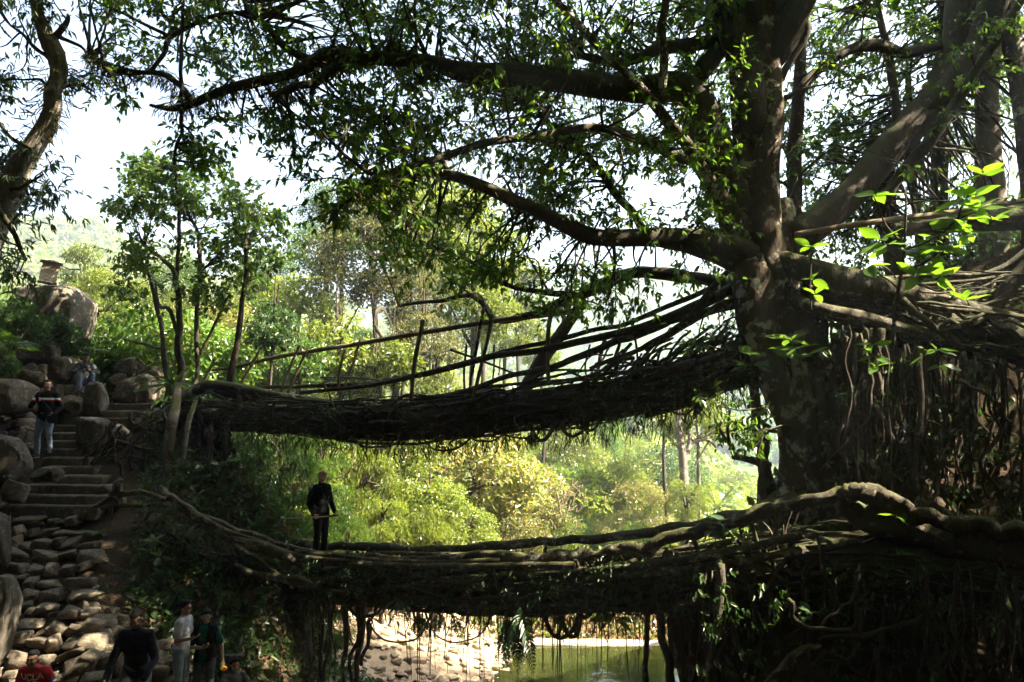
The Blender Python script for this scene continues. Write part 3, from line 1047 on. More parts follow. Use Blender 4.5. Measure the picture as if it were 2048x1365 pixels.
limb("limb", [(1300, 478, 9, 14.9), (1270, 430, 8, 15.2), (1225, 380, 8, 15.5), (1190, 330, 7, 15.8), (1150, 290, 6, 16.0), (1090, 240, 5, 16.2), (1050, 200, 4, 16.4)], FD, 'bark_dark')
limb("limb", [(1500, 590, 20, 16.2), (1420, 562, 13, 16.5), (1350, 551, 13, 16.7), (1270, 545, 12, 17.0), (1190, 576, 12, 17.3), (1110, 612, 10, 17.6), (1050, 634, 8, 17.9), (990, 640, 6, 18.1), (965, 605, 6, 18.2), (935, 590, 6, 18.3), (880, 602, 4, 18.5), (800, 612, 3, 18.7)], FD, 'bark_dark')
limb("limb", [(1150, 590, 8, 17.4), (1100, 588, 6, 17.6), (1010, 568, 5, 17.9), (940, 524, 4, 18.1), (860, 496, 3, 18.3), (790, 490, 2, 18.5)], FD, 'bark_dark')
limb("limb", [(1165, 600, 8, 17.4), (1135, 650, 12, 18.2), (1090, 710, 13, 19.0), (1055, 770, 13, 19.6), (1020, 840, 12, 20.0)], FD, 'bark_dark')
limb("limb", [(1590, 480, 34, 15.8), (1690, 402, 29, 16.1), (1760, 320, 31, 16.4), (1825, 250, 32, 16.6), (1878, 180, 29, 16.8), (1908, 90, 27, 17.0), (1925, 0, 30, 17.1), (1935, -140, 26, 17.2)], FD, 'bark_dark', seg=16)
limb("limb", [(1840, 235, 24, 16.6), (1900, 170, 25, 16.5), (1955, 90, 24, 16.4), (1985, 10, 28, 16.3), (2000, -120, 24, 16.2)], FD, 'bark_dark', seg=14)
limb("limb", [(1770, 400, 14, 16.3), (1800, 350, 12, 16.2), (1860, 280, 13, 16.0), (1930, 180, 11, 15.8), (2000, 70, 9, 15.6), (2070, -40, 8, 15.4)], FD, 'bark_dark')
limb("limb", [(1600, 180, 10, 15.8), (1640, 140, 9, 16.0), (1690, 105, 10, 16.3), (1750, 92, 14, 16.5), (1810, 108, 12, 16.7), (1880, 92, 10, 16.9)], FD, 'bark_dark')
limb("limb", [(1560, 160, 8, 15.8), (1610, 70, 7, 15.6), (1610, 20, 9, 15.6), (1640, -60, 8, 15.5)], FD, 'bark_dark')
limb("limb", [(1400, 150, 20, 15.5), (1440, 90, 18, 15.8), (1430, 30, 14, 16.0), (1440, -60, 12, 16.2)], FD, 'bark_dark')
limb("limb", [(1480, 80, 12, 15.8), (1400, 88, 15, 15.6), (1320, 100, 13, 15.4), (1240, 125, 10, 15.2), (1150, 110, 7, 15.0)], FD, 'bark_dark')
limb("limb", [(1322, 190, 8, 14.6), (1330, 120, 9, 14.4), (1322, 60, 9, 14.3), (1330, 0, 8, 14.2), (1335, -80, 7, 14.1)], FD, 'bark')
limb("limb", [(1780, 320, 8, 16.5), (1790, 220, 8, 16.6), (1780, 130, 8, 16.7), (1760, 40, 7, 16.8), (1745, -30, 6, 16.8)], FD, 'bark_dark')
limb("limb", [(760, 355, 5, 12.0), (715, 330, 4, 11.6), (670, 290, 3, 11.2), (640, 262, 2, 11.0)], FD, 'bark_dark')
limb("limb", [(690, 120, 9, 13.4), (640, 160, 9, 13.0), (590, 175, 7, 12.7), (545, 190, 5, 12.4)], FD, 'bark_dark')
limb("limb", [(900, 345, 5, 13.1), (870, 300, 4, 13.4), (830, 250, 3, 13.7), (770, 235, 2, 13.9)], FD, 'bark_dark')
# limbs that reach up and out over the viewer (outside the picture, they carry the shade)
OVER = []
for pl in [[(5.0, 15.5, 13.5), (4.6, 15, 17.5), (2, 10, 19.5), (-3, 4, 20)], [(5.0, 15.5, 14), (4.8, 14.8, 18.5), (5, 9, 21), (4, 2, 21)], [(4.9, 15.5, 15), (2.5, 14.5, 20), (-3, 11.5, 20), (-11, 8, 19)], [(5.1, 15.5, 16), (3.5, 15.2, 21), (-2, 13, 23), (-9, 13, 23)],
           [(5.2, 15.6, 15), (8, 14, 19.5), (11, 10, 20), (14, 4, 20)], [(5.2, 15.6, 16), (9, 14.5, 21), (15, 13, 22), (22, 11, 22)]]:
    pts = np.array(pl, float)
    v, q, t = tube(pts, [0.3, 0.25, 0.16, 0.06], seg=10, k=8, wander=0.08, rng=frng)
    MB().add(v, q, t).build("limb", M['bark_dark'], fig)
    OVER.append(catmull(pts, 12)[10:])
OVER = np.vstack(OVER)

NODES = np.vstack(FIG_NODES)


def grow(targets, nodes, nleaf, crad, L, rng, wr=0.42, twig_r=0.018, droop=0.5):
    """Curved twigs from the nearest limb node to every target, with a leafy spray around each end."""
    tw = MB()
    cs, ds, ns, Ls = [], [], [], []
    for tg in targets:
        d2 = ((nodes - tg) ** 2).sum(1)
        nd = nodes[np.argmin(d2 * rng.uniform(0.7, 1.5, len(nodes)))]
        ln = np.linalg.norm(tg - nd)
        mid = lerp(nd, tg, 0.55) + rng.normal(0, 0.10 * ln + 0.02, 3) + np.array([0, 0, 0.06 * ln])
        v, q, t = tube([nd, mid, tg], [twig_r * (1 + 0.35 * ln), twig_r * 0.9, twig_r * 0.35], seg=5, k=4, bump=0.05, wander=0.02, rng=rng)
        tw.add(v, q, t)
        # sub twigs with leaves in loose whorls
        nsub = max(2, nleaf // 7)
        for _ in range(nsub):
            e = tg + rng.normal(0, 1, 3) * crad * np.array([0.62, 0.62, 0.5])
            st = lerp(mid, tg, rng.uniform(0.4, 1.0))
            v, q, t = tube([st, lerp(st, e, 0.5) + rng.normal(0, 0.04, 3), e], [twig_r * 0.4, twig_r * 0.28, twig_r * 0.15], seg=3, k=2, bump=0, rng=rng)
            tw.add(v, q, t)
            m = max(3, int(rng.normal(7, 2)))
            ax = nrm(e - st)
            tt = rng.uniform(0.35, 1.05, (m, 1))
            c = st + (e - st) * tt
            d = nrm(ax * rng.uniform(0.2, 0.9, (m, 1)) + rand_unit(m, rng) * 0.9 + np.array([0, 0, -droop]))
            n = nrm(rand_unit(m, rng) * 0.8 + np.array([0, 0, 1.0]))
            cs.append(c); ds.append(d); ns.append(n)
            Ls.append(L * rng.uniform(0.6, 1.25, m))
    v, q = leaf_arrays(np.vstack(cs), np.vstack(ds), np.vstack(ns), np.concatenate(Ls), wr)
    return tw, (v, q)


def region(x0, x1, y0, y1, D0, D1, n, rng):
    return [P(rng.uniform(x0, x1), rng.uniform(y0, y1), rng.uniform(D0, D1)) for _ in range(n)]


tg = []
for rg in [(700, 1050, -60, 330, 13.6, 17.5, 150), (1050, 1500, -60, 300, 14.6, 18.5, 205), (1000, 1480, 280, 470, 13.6, 18, 90), (560, 860, 220, 460, 11.0, 13.5, 42), (700, 1400, -60, 300, 11.5, 13.5, 26),
           (760, 1060, 400, 560, 12.5, 17, 40), (900, 1250, 520, 640, 15, 18, 30), (1180, 1460, 480, 560, 14, 17, 10), (1100, 1480, 560, 660, 14.5, 17, 8),
           (180, 420, -40, 130, 13.2, 16, 27), (400, 720, -60, 150, 13.4, 16.5, 56), (190, 330, 100, 200, 13.2, 14.5, 4), (430, 720, 190, 270, 12.6, 14.5, 20), (320, 420, 230, 340, 12.6, 13.6, 8),
           (1560, 2060, -60, 260, 17.3, 20.5, 165), (1560, 1800, 240, 480, 16.8, 20, 90), (1780, 2060, 240, 480, 17.8, 21, 42), (1600, 2050, 440, 580, 17.5, 20.5, 46), (1600, 2050, -60, 200, 14.5, 16.0, 14),
           (1360, 1500, 600, 720, 15.2, 17.0, 10), (1400, 1540, 800, 900, 14.0, 15.5, 7)]:
    tg += region(*rg, frng)
tw, (lv, lq) = grow(tg, NODES, 56, 0.48, 0.145, frng)
tag(tw.build("twigs", M['bark_dark'], fig), kind="stuff")
fig_crown = link("crown", mesh_np("crown", lv, lq, smooth=False), M['fig_leaf'], fig)
# unseen crown above and behind the picture, thickened to shade the foreground
def spray(targets, nleaf, crad, L, rng, wr=0.5):
    T = np.array(targets)
    n = len(T) * nleaf
    c = np.repeat(T, nleaf, 0) + nrm(rng.normal(0, 1, (n, 3))) * (crad * rng.uniform(0.1, 1, (n, 1)) ** 0.5) * np.array([1, 1, 0.6])
    d = nrm(rng.normal(0, 1, (n, 3)) * 0.9 + np.array([0, 0, -0.4]))
    nn = nrm(rng.normal(0, 0.6, (n, 3)) + np.array([0, 0, 1.0]))
    Lc = (L * rng.uniform(0.6, 1.25, n))[:, None]
    s = nrm(np.cross(d, nn))
    v = np.stack([c, c + d * Lc * 0.45 + s * Lc * wr * 0.5, c + d * Lc, c + d * Lc * 0.45 - s * Lc * wr * 0.5], 1).reshape(-1, 3)
    return v, np.arange(n * 4).reshape(-1, 4)


SD = np.array(sdir)
WELLS = [((7.2, 12.6, 10.6), 1.2), ((5.9, 12.6, 6.6), 0.1), ((-7.7, 12.1, 3.5), 0.0)]  # sun openings cut through the unseen crown above chosen spots


def in_well(p):
    """Where gaps are cut in the unseen crown to let the sun down."""
    for c0, r0 in WELLS:
        w = p - np.array(c0)
        t_ = w @ SD
        if t_ > 0 and np.linalg.norm(w - SD * t_) < r0 + 0.7:
            return True
    return False


N_OVER = 2500
tg = []
while len(tg) < N_OVER:
    p = np.array([frng.uniform(-17, 24), frng.uniform(-7, 18.0), frng.uniform(14.0, 24)])
    el = math.degrees(math.atan2(p[2] - EYE, max(p[1], 0.01)))
    if p[1] > 0 and el < 34:
        continue
    if p[0] > 3 and p[1] > 10.5 - 0.2 * (p[0] - 4) and frng.random() < 0.45:      # unseen crown thinned here so sun reaches the visible leaves
        continue
    if in_well(p):
        continue
    tg.append(p)
# extra unseen boughs set along the sun ray to shade steps and bank
for c0, t_, r_, n_ in [((-5.2, 12.8, 4.2), 16.5, 1.5, 16), ((-10.2, 17.6, 7.6), 17.0, 2.2, 26), ((-9.2, 15.6, 6.0), 16.8, 2.2, 26), ((-6.0, 16.0, 6.0), 16.8, 2.2, 20)]:
    for _ in range(n_):
        p = np.array(c0) + SD * t_ + rand_unit(1, frng)[0] * r_ * frng.uniform(0.2, 1.0)
        if math.degrees(math.atan2(p[2] - EYE, p[1])) > 33.5 and not in_well(p):
            tg.append(p)
lv, lq = spray(tg, 38, 1.15, 0.42, frng, 0.6)
link("crown", mesh_np("crown", lv, lq, smooth=False), M['fig_leaf'], fig)
tw, _ = grow([t_ for t_ in tg[:260]], OVER, 7, 0.8, 0.3, frng, 0.5, 0.02)
tag(tw.build("twigs", M['bark_dark'], fig), kind="stuff")


# moss and hanging lichen along the limbs
def strands(paths, per_m, L, rng, spread, hang=0.8, wr=0.06):
    cs, ds, ns, Ls = [], [], [], []
    for pth, rad in paths:
        ln = np.linalg.norm(np.diff(pth, axis=0), axis=1).sum()
        n = int(ln * per_m)
        if n < 1:
            continue
        u = rng.uniform(0, len(pth) - 1.001, n)
        i = u.astype(int)
        c = pth[i] + (pth[i + 1] - pth[i]) * (u - i)[:, None]
        d = rand_unit(n, rng)
        c = c + d * (rad * rng.uniform(0.8, 1.0 + spread, n))[:, None]
        cs.append(c)
        ds.append(nrm(d * 0.7 + np.array([0, 0, -hang]) + rand_unit(n, rng) * 0.4))
        ns.append(rand_unit(n, rng))
        Ls.append(L * rng.uniform(0.4, 1.5, n))
    return leaf_arrays(np.vstack(cs), np.vstack(ds), np.vstack(ns), np.concatenate(Ls), wr, 0.02, 0.2)


def ppath(lst, D):
    return catmull(np.array([P(e[0], e[1], e[2] if len(e) > 2 else D) for e in lst]), 5)


mp_ = [(ppath([(700, 118), (655, 112), (600, 142), (520, 166), (440, 184), (380, 206), (330, 216)], 13.25), 0.12),
       (ppath([(385, 205), (325, 148), (240, 142), (172, 112)], 13.5), 0.09), (ppath([(690, 125), (590, 175), (545, 195)], 13.0), 0.1),
       (ppath([(760, 118, 13.5), (930, 140, 13.8), (1150, 160, 14.4), (1300, 178, 15)], 14), 0.2), (ppath([(860, 340), (760, 355), (700, 390)], 12.4), 0.08)]
v, q = strands(mp_, 420, 0.17, frng, 0.9, 0.9, 0.035)
o = link("moss", mesh_np("moss", v, q, smooth=False), M['moss'], fig)
tag(o, kind="stuff")
v, q = strands([(ppath([(900, 360, 13), (1110, 440, 13.9), (1240, 476, 14.5)], 14), 0.17), (ppath([(1590, 400), (1580, 480), (1610, 560), (1640, 620)], 15.4), 0.2),
                (ppath([(1700, 90), (1800, 105)], 16.5), 0.15), (ppath([(960, 290), (760, 356)], 12.5), 0.07), (ppath([(1400, 220), (1440, 330), (1480, 420)], 15.4), 0.36)], 150, 0.10, frng, 0.35)
tag(link("moss", mesh_np("moss", v, q, smooth=False), M['moss'], fig), kind="stuff")

# ------------------------------------------------------------------ shared crowns for the smaller trees
def crown_mesh(name, seed, nclump, nleaf, L, wr=0.42, clump=0.3, droop=0.3, zs=0.85, hollow=0.5):
    rng = np.random.default_rng(seed)
    cc = nrm(rng.normal(0, 1, (nclump, 3))) * rng.uniform(hollow, 0.86, (nclump, 1)) ** 0.8
    cc = cc * np.array([1, 1, zs])
    cr = clump * rng.uniform(0.6, 1.35, nclump)
    w = cr ** 2 / (cr ** 2).sum()
    k = rng.choice(nclump, nleaf, p=w)
    d = nrm(rng.normal(0, 1, (nleaf, 3)) + np.array([0, 0, 0.25]))
    c = cc[k] + d * (cr[k] * rng.uniform(0.35, 1.08, nleaf) ** 0.6)[:, None] * np.array([1, 1, 0.75])
    dr = nrm(d * 0.5 + rand_unit(nleaf, rng) * 0.8 + np.array([0, 0, -droop]))
    n = nrm(d * 0.5 + rand_unit(nleaf, rng) * 0.6 + np.array([0, 0, 0.7]))
    v, q = leaf_arrays(c, dr, n, L * rng.uniform(0.65, 1.3, nleaf), wr)
    return mesh_np(name, v, q, smooth=False)


CR = {
    'fine': [crown_mesh("crown", 300 + i, 46, 9500, 0.062, 0.42, 0.27) for i in range(4)],
    'med': [crown_mesh("crown", 320 + i, 34, 4600, 0.095, 0.42, 0.29) for i in range(3)],
    'coarse': [crown_mesh("crown", 340 + i, 24, 1900, 0.16, 0.40, 0.30) for i in range(3)],
    'willow': [crown_mesh("crown", 360 + i, 30, 5200, 0.12, 0.17, 0.30, 1.0) for i in range(3)],
}


def trunk_mesh(name, seed, h=1.0):
    """Unit tree skeleton: trunk from z=-h up into a crown of radius 1, with limbs."""
    rng = np.random.default_rng(seed)
    mb = MB()
    top = np.array([rng.normal(0, 0.12), rng.normal(0, 0.12), 0.55])
    mid = np.array([rng.normal(0, 0.10), rng.normal(0, 0.10), -0.45 * h])
    v, q, t = tube([(rng.normal(0, 0.1), rng.normal(0, 0.1), -h), mid, (0, 0, -0.2), top], [0.075, 0.055, 0.045, 0.015], seg=8, k=5, wander=0.02, rng=rng)
    mb.add(v, q, t)
    for _ in range(9):
        s = lerp(mid, top, rng.uniform(0.35, 0.9))
        e = nrm(rng.normal(0, 1, 3)) * np.array([1, 1, 0.7]) * 0.8 + np.array([0, 0, 0.15])
        m_ = lerp(s, e, 0.5) + rng.normal(0, 0.08, 3)
        v, q, t = tube([s, m_, e], [0.03, 0.018, 0.006], seg=5, k=5, wander=0.02, rng=rng)
        mb.add(v, q, t)
    return mb.mesh(name)


TR = [trunk_mesh("trunk", 400 + i, 1.9) for i in range(4)]


def put_tree(px, py, D, rpx, kind, leaf, label, group=None, name="tree", cat="tree", sq=1.0, bark='bark_dark', rng=RNG, trunk=True, up=0.0):
    c = P(px, py, D)
    r = PX(rpx, D)
    g = float(ground_h(c[0], D)) + up
    base = (c[0], D, min(g, c[2] - 0.6 * r))
    e = thing(name, base, label, cat, group)
    a = rng.uniform(0, 6.28)
    me = CR[kind][rng.integers(len(CR[kind]))]
    o = link("crown", me, M[leaf])
    o.parent = e
    o.location = (0, 0, c[2] - base[2])
    o.rotation_euler = (rng.normal(0, 0.15), rng.normal(0, 0.15), a)
    o.scale = (r * rng.uniform(0.92, 1.1), r * rng.uniform(0.92, 1.1), r * sq)
    if trunk:
        hgt = c[2] - base[2]
        o = link("trunk", TR[rng.integers(4)], M[bark])
        o.parent = e
        o.location = (0, 0, hgt)
        o.rotation_euler = (0, 0, rng.uniform(0, 6))
        kz = max(hgt + 0.2, 0.5 * r) / 1.9
        o.scale = (min(r, 2.2), min(r, 2.2), kz)
    return e


brng = np.random.default_rng(77)
G1 = "trees in the sunlit mass behind the bridges"
SUN_L = ["light green tree behind the slender tree's far left stem", "mid green tree framed by the slender tree's two left stems", "light green tree directly behind the slender tree's middle stems", "light green tree behind the slender tree's thick right stem",
         "light green tree just right of the round dark shrub tree's top", "large-leaved light bush above the bamboo rail, two crowns right of the round dark shrub", "large-leaved green bush at the right foot of the round dark shrub", "large-leaved green bush between the slender tree and the round dark shrub",
         "green bush directly behind the bird's nest fern", "narrow-leaved green bush above the boulders at the stair head", "large-leaved bush under the tall brownish tree, above the bamboo rail", "brownish bush behind the thickest leaning bamboo post", "pale green tree behind the crossed sticks at mid bridge",
         "brownish-green crown just right of the tall brownish tree's trunk", "small light green tree at the edge of the hazy ridge view", "mid green treetop above the small round dark shrub tree", "light green bush glimpsed through the railing under the tall brownish tree", "light green bush glimpsed through the railing below the crossed sticks",
         "green bush behind the arching mossy root at the upper bridge's left end"]
LOW_L = ["light green tree hanging just under the upper bridge's lowest sag", "light green bush left of the dark leaning stem", "feathery narrow-leaved bush right behind the woman's head", "feathery bright bush at the far handrail right of the woman with the stick", "feathery bright bush two handrail struts right of the woman",
         "light green bush at the foot of the dark leaning stem", "pale bush at the far handrail below the reddish-tipped tree", "light green bush at the foot of the dry pinkish canes", "green bush just under the upper bridge, above the woman's head", "light green crown under the upper bridge, above the cream-leaved tree",
         "light green crown under the upper bridge, above the reddish-tipped tree", "feathery green bush left of the woman with the stick", "feathery green bush between the woman's knees and the far handrail"]
VAL_L = ["broad light green tree above the dry pinkish canes", "mid green tree touching the upper bridge's underside, left of the hazy valley", "light green tree between the rounded tree and the bluish hillside", "light green tree at the far handrail left of the dark blue-green one", "light green tree at the far handrail under the rounded one",
         "mid green tree in the valley right of the dark blue-green one", "small light green tree beside the fig's roots, high in the valley gap", "mid green tree at the foot of the dark blue-green one", "hazy mid green tree just below the upper bridge over the valley", "light green tree low beside the fig's spreading roots"]
DRK_L = ["shaded narrow-leaved bush left of the woman with the stick, above her pack", "shaded broad-leaved bush under the third of the upper bridge's support roots", "half-lit narrow-leaved bush just above the woman's head", "shaded narrow-leaved bush at the far handrail left of the woman",
         "shaded broad-leaved bush above the lower bridge's left handrail", "shaded broad-leaved bush beside the pale support root", "dark bush tucked right under the upper bridge's left end", "dark narrow-leaved bush under the upper bridge, left of where it sags"]
UND_L = ["shaded bush under the lower bridge above the woman in teal", "shaded bush under the lower bridge left of the first hanging roots", "shaded bush behind the seated person in grey hoodie's head", "half-lit bush among the hanging roots beside the gravel", "low half-lit bush at the foot of the hanging roots beside the gravel",
         "shaded broad-leaved bush under the lower bridge above the white T-shirt woman", "shaded bush right of the woman in teal"]
GRV_L = ["bright narrow-leaved bush at the left end of the gravel under the lower bridge", "bright bush at the back of the gravel under the lower bridge", "small bright bush squeezed between hanging roots and gravel"]
POOL_L = ["sunny bush above the tilted pale slab behind the pool", "pale bush behind the middle of the pool wall", "sunny bush behind the dangling strap-leaved plant", "sunny bush at the right end of the pool bank", "small coarse bush at the pool wall's right end", "small pale bush at the pool wall, one right of the strap-leaved plant", "pale bush right of the white concrete block"]
# individuals one can name
put_tree(748, 500, 29, 150, 'fine', 'brown_leaf', "tall brownish-green tree rising behind the middle of the upper bridge", None, sq=0.95, rng=brng)
put_tree(650, 500, 33, 80, 'fine', 'mid_leaf', "grey-green tree left of the tall brownish one", None, rng=brng)
put_tree(880, 470, 36, 120, 'fine', 'light_leaf', "bright yellow-green tall tree right of the brownish one", None, rng=brng)
put_tree(945, 600, 34, 110, 'fine', 'light_leaf', "broad sunlit tree behind the upper bridge's bamboo posts", None, rng=brng)
put_tree(880, 425, 40, 100, 'med', 'light_leaf', "bright green treetop reaching highest behind the bridge's middle", None, rng=brng)
put_tree(965, 500, 42, 95, 'med', 'light_leaf', "bright green tree under the curved middle limb, left of the sky gap", None, rng=brng)
put_tree(790, 440, 36, 95, 'med', 'brown_leaf', "brownish treetop just above the tall brownish tree", None, rng=brng)
put_tree(690, 420, 40, 80, 'fine', 'mid_leaf', "grey-green treetop above and left of the tall brownish tree", None, rng=brng)
put_tree(1035, 580, 46, 75, 'med', 'light_leaf', "light green tree where the sky gap above the bridge begins", None, rng=brng)
put_tree(900, 560, 38, 100, 'med', 'light_leaf', "dense light green tree below the highest bright treetop", None, rng=brng)
put_tree(960, 950, 31, 120, 'med', 'pale_leaf', "cream-leaved tree with a leaning dark trunk between the bridges", None, rng=brng)
put_tree(1050, 1000, 33, 85, 'med', 'pale_leaf', "pale reddish-tipped tree beside the cream-leaved one", None, rng=brng)
put_tree(1225, 985, 40, 80, 'fine', 'light_leaf', "rounded light green tree right of the dry branches", None, rng=brng)
put_tree(1345, 965, 46, 78, 'fine', 'blue_leaf', "dark blue-green tree in the gap between the bridges", None, sq=1.15, rng=brng)
put_tree(545, 655, 22.5, 56, 'coarse', 'dark_leaf', "small round dark shrub tree standing above the upper bridge", None, sq=1.15, rng=brng)
put_tree(198, 620, 29, 88, 'fine', 'light_leaf', "pale glossy-leaved tree behind the beehive boulder", None, rng=brng)
put_tree(172, 540, 40, 60, 'med', 'light_leaf', "light green tree top above the pale glossy-leaved tree", None, rng=brng)
put_tree(1395, 840, 34, 70, 'med', 'light_leaf', "spreading tree with a pale forked trunk in the gap below the upper bridge", None, bark='bark_pale', rng=brng)
put_tree(1375, 1005, 31.5, 50, 'fine', 'light_leaf', "light green bush hiding the foot of the pale forked tree", None, name="bush", cat="bush", rng=brng)
put_tree(1330, 800, 38, 60, 'med', 'mid_leaf', "thin leafy tree just under the right end of the upper bridge", None, rng=brng)
for (x, y, D, r, k, l) in [(290, 620, 30, 75, 'fine', 'light_leaf'), (350, 570, 36, 70, 'fine', 'mid_leaf'), (420, 640, 29, 80, 'fine', 'light_leaf'), (500, 600, 34, 70, 'fine', 'light_leaf'),
                           (600, 610, 31, 75, 'med', 'light_leaf'), (680, 690, 27, 75, 'coarse', 'light_leaf'), (600, 720, 25.5, 65, 'coarse', 'mid_leaf'), (470, 720, 25, 70, 'coarse', 'mid_leaf'),
                           (330, 700, 25, 70, 'med', 'mid_leaf'), (250, 690, 24, 50, 'willow', 'mid_leaf'), (760, 720, 27, 70, 'coarse', 'light_leaf'), (850, 690, 30, 75, 'med', 'brown_leaf'), (1010, 660, 38, 70, 'fine', 'light_leaf'),
                           (820, 600, 32, 80, 'fine', 'brown_leaf'), (1080, 700, 40, 55, 'fine', 'light_leaf'), (540, 540, 38, 55, 'fine', 'mid_leaf'), (700, 800, 27, 60, 'med', 'light_leaf'), (880, 800, 30, 70, 'med', 'light_leaf'),
                           (390, 780, 23.5, 50, 'coarse', 'mid_leaf')]:
    put_tree(x, y, D, r, k, l, SUN_L.pop(0), G1, rng=brng)
for (x, y, D, r, k, l) in [(800, 930, 28, 85, 'med', 'light_leaf'), (860, 1010, 26, 75, 'med', 'light_leaf'), (730, 960, 26, 80, 'willow', 'light_leaf'), (760, 1050, 24.5, 65, 'willow', 'light_leaf'),
                           (840, 1060, 25, 60, 'willow', 'light_leaf'), (940, 1065, 28, 60, 'med', 'light_leaf'), (1030, 1070, 30, 60, 'med', 'pale_leaf'), (1110, 1060, 33, 65, 'fine', 'light_leaf'),
                           (680, 880, 27, 70, 'med', 'mid_leaf'), (900, 890, 32, 75, 'fine', 'light_leaf'), (1000, 890, 36, 70, 'fine', 'light_leaf'), (640, 1010, 23.5, 70, 'willow', 'mid_leaf'), (700, 1080, 23, 55, 'willow', 'mid_leaf')]:
    put_tree(x, y, D, r, k, l, LOW_L.pop(0), "bushes in the mass between the bridges", rng=brng)
for (x, y, D, r, k, l) in [(1140, 910, 46, 85, 'fine', 'light_leaf'), (1190, 880, 56, 70, 'fine', 'mid_leaf'), (1250, 920, 60, 60, 'fine', 'light_leaf'), (1290, 1040, 42, 60, 'fine', 'light_leaf'), (1180, 1060, 38, 60, 'fine', 'light_leaf'),
                           (1430, 1010, 60, 50, 'fine', 'mid_leaf'), (1470, 980, 75, 45, 'fine', 'light_leaf'), (1390, 1050, 55, 45, 'fine', 'mid_leaf'), (1260, 860, 80, 60, 'fine', 'mid_leaf'), (1490, 1040, 66, 45, 'fine', 'light_leaf')]:
    put_tree(x, y, D, r, k, l, VAL_L.pop(0), "trees on the valley slope", rng=brng)
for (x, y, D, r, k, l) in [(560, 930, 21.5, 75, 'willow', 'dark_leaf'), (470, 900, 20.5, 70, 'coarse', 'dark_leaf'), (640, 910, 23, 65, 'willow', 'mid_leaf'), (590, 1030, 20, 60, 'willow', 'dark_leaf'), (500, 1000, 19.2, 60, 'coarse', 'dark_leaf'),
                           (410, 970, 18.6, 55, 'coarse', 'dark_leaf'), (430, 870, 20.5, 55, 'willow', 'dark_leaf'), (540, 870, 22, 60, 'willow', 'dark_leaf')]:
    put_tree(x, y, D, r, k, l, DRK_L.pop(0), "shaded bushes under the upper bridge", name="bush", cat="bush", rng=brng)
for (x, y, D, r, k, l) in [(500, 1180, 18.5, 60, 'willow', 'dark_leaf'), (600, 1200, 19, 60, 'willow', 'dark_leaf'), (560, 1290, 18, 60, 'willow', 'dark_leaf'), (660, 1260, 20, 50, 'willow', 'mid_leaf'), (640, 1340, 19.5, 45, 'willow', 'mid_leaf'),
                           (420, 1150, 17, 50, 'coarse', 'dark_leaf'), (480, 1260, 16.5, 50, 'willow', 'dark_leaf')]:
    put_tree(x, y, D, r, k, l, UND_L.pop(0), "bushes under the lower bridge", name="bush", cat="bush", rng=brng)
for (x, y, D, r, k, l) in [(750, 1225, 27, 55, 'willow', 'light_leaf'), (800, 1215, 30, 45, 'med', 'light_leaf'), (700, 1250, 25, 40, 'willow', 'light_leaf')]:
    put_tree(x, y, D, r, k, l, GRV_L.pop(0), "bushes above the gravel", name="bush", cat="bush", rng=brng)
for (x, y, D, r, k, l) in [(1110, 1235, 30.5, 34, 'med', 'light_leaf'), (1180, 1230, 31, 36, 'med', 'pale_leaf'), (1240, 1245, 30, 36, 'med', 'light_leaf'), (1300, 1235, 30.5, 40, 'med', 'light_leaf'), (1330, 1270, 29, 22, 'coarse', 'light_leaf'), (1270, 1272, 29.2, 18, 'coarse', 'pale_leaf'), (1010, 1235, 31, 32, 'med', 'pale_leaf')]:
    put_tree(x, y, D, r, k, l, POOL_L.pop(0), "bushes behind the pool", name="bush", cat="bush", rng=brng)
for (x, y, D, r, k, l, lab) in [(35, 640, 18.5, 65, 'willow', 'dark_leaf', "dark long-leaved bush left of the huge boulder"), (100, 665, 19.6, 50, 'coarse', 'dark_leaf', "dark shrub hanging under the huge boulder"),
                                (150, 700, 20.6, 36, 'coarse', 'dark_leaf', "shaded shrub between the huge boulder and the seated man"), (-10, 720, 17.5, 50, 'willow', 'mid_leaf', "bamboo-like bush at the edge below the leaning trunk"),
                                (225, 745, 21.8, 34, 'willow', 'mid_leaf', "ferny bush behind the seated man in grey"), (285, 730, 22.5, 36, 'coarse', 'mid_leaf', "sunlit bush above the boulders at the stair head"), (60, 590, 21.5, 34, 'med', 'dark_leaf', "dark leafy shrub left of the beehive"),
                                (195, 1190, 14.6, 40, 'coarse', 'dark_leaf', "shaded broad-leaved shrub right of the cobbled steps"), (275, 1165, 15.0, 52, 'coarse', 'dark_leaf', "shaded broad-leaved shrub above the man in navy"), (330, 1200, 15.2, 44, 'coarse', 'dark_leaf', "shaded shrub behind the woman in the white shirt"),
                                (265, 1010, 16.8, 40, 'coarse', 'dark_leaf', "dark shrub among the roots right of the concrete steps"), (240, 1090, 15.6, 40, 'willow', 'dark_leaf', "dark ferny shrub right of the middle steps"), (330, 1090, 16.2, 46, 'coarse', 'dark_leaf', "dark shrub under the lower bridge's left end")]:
    put_tree(x, y, D, r, k, l, lab, None, name="shrub", cat="shrub", sq=0.85, rng=brng)

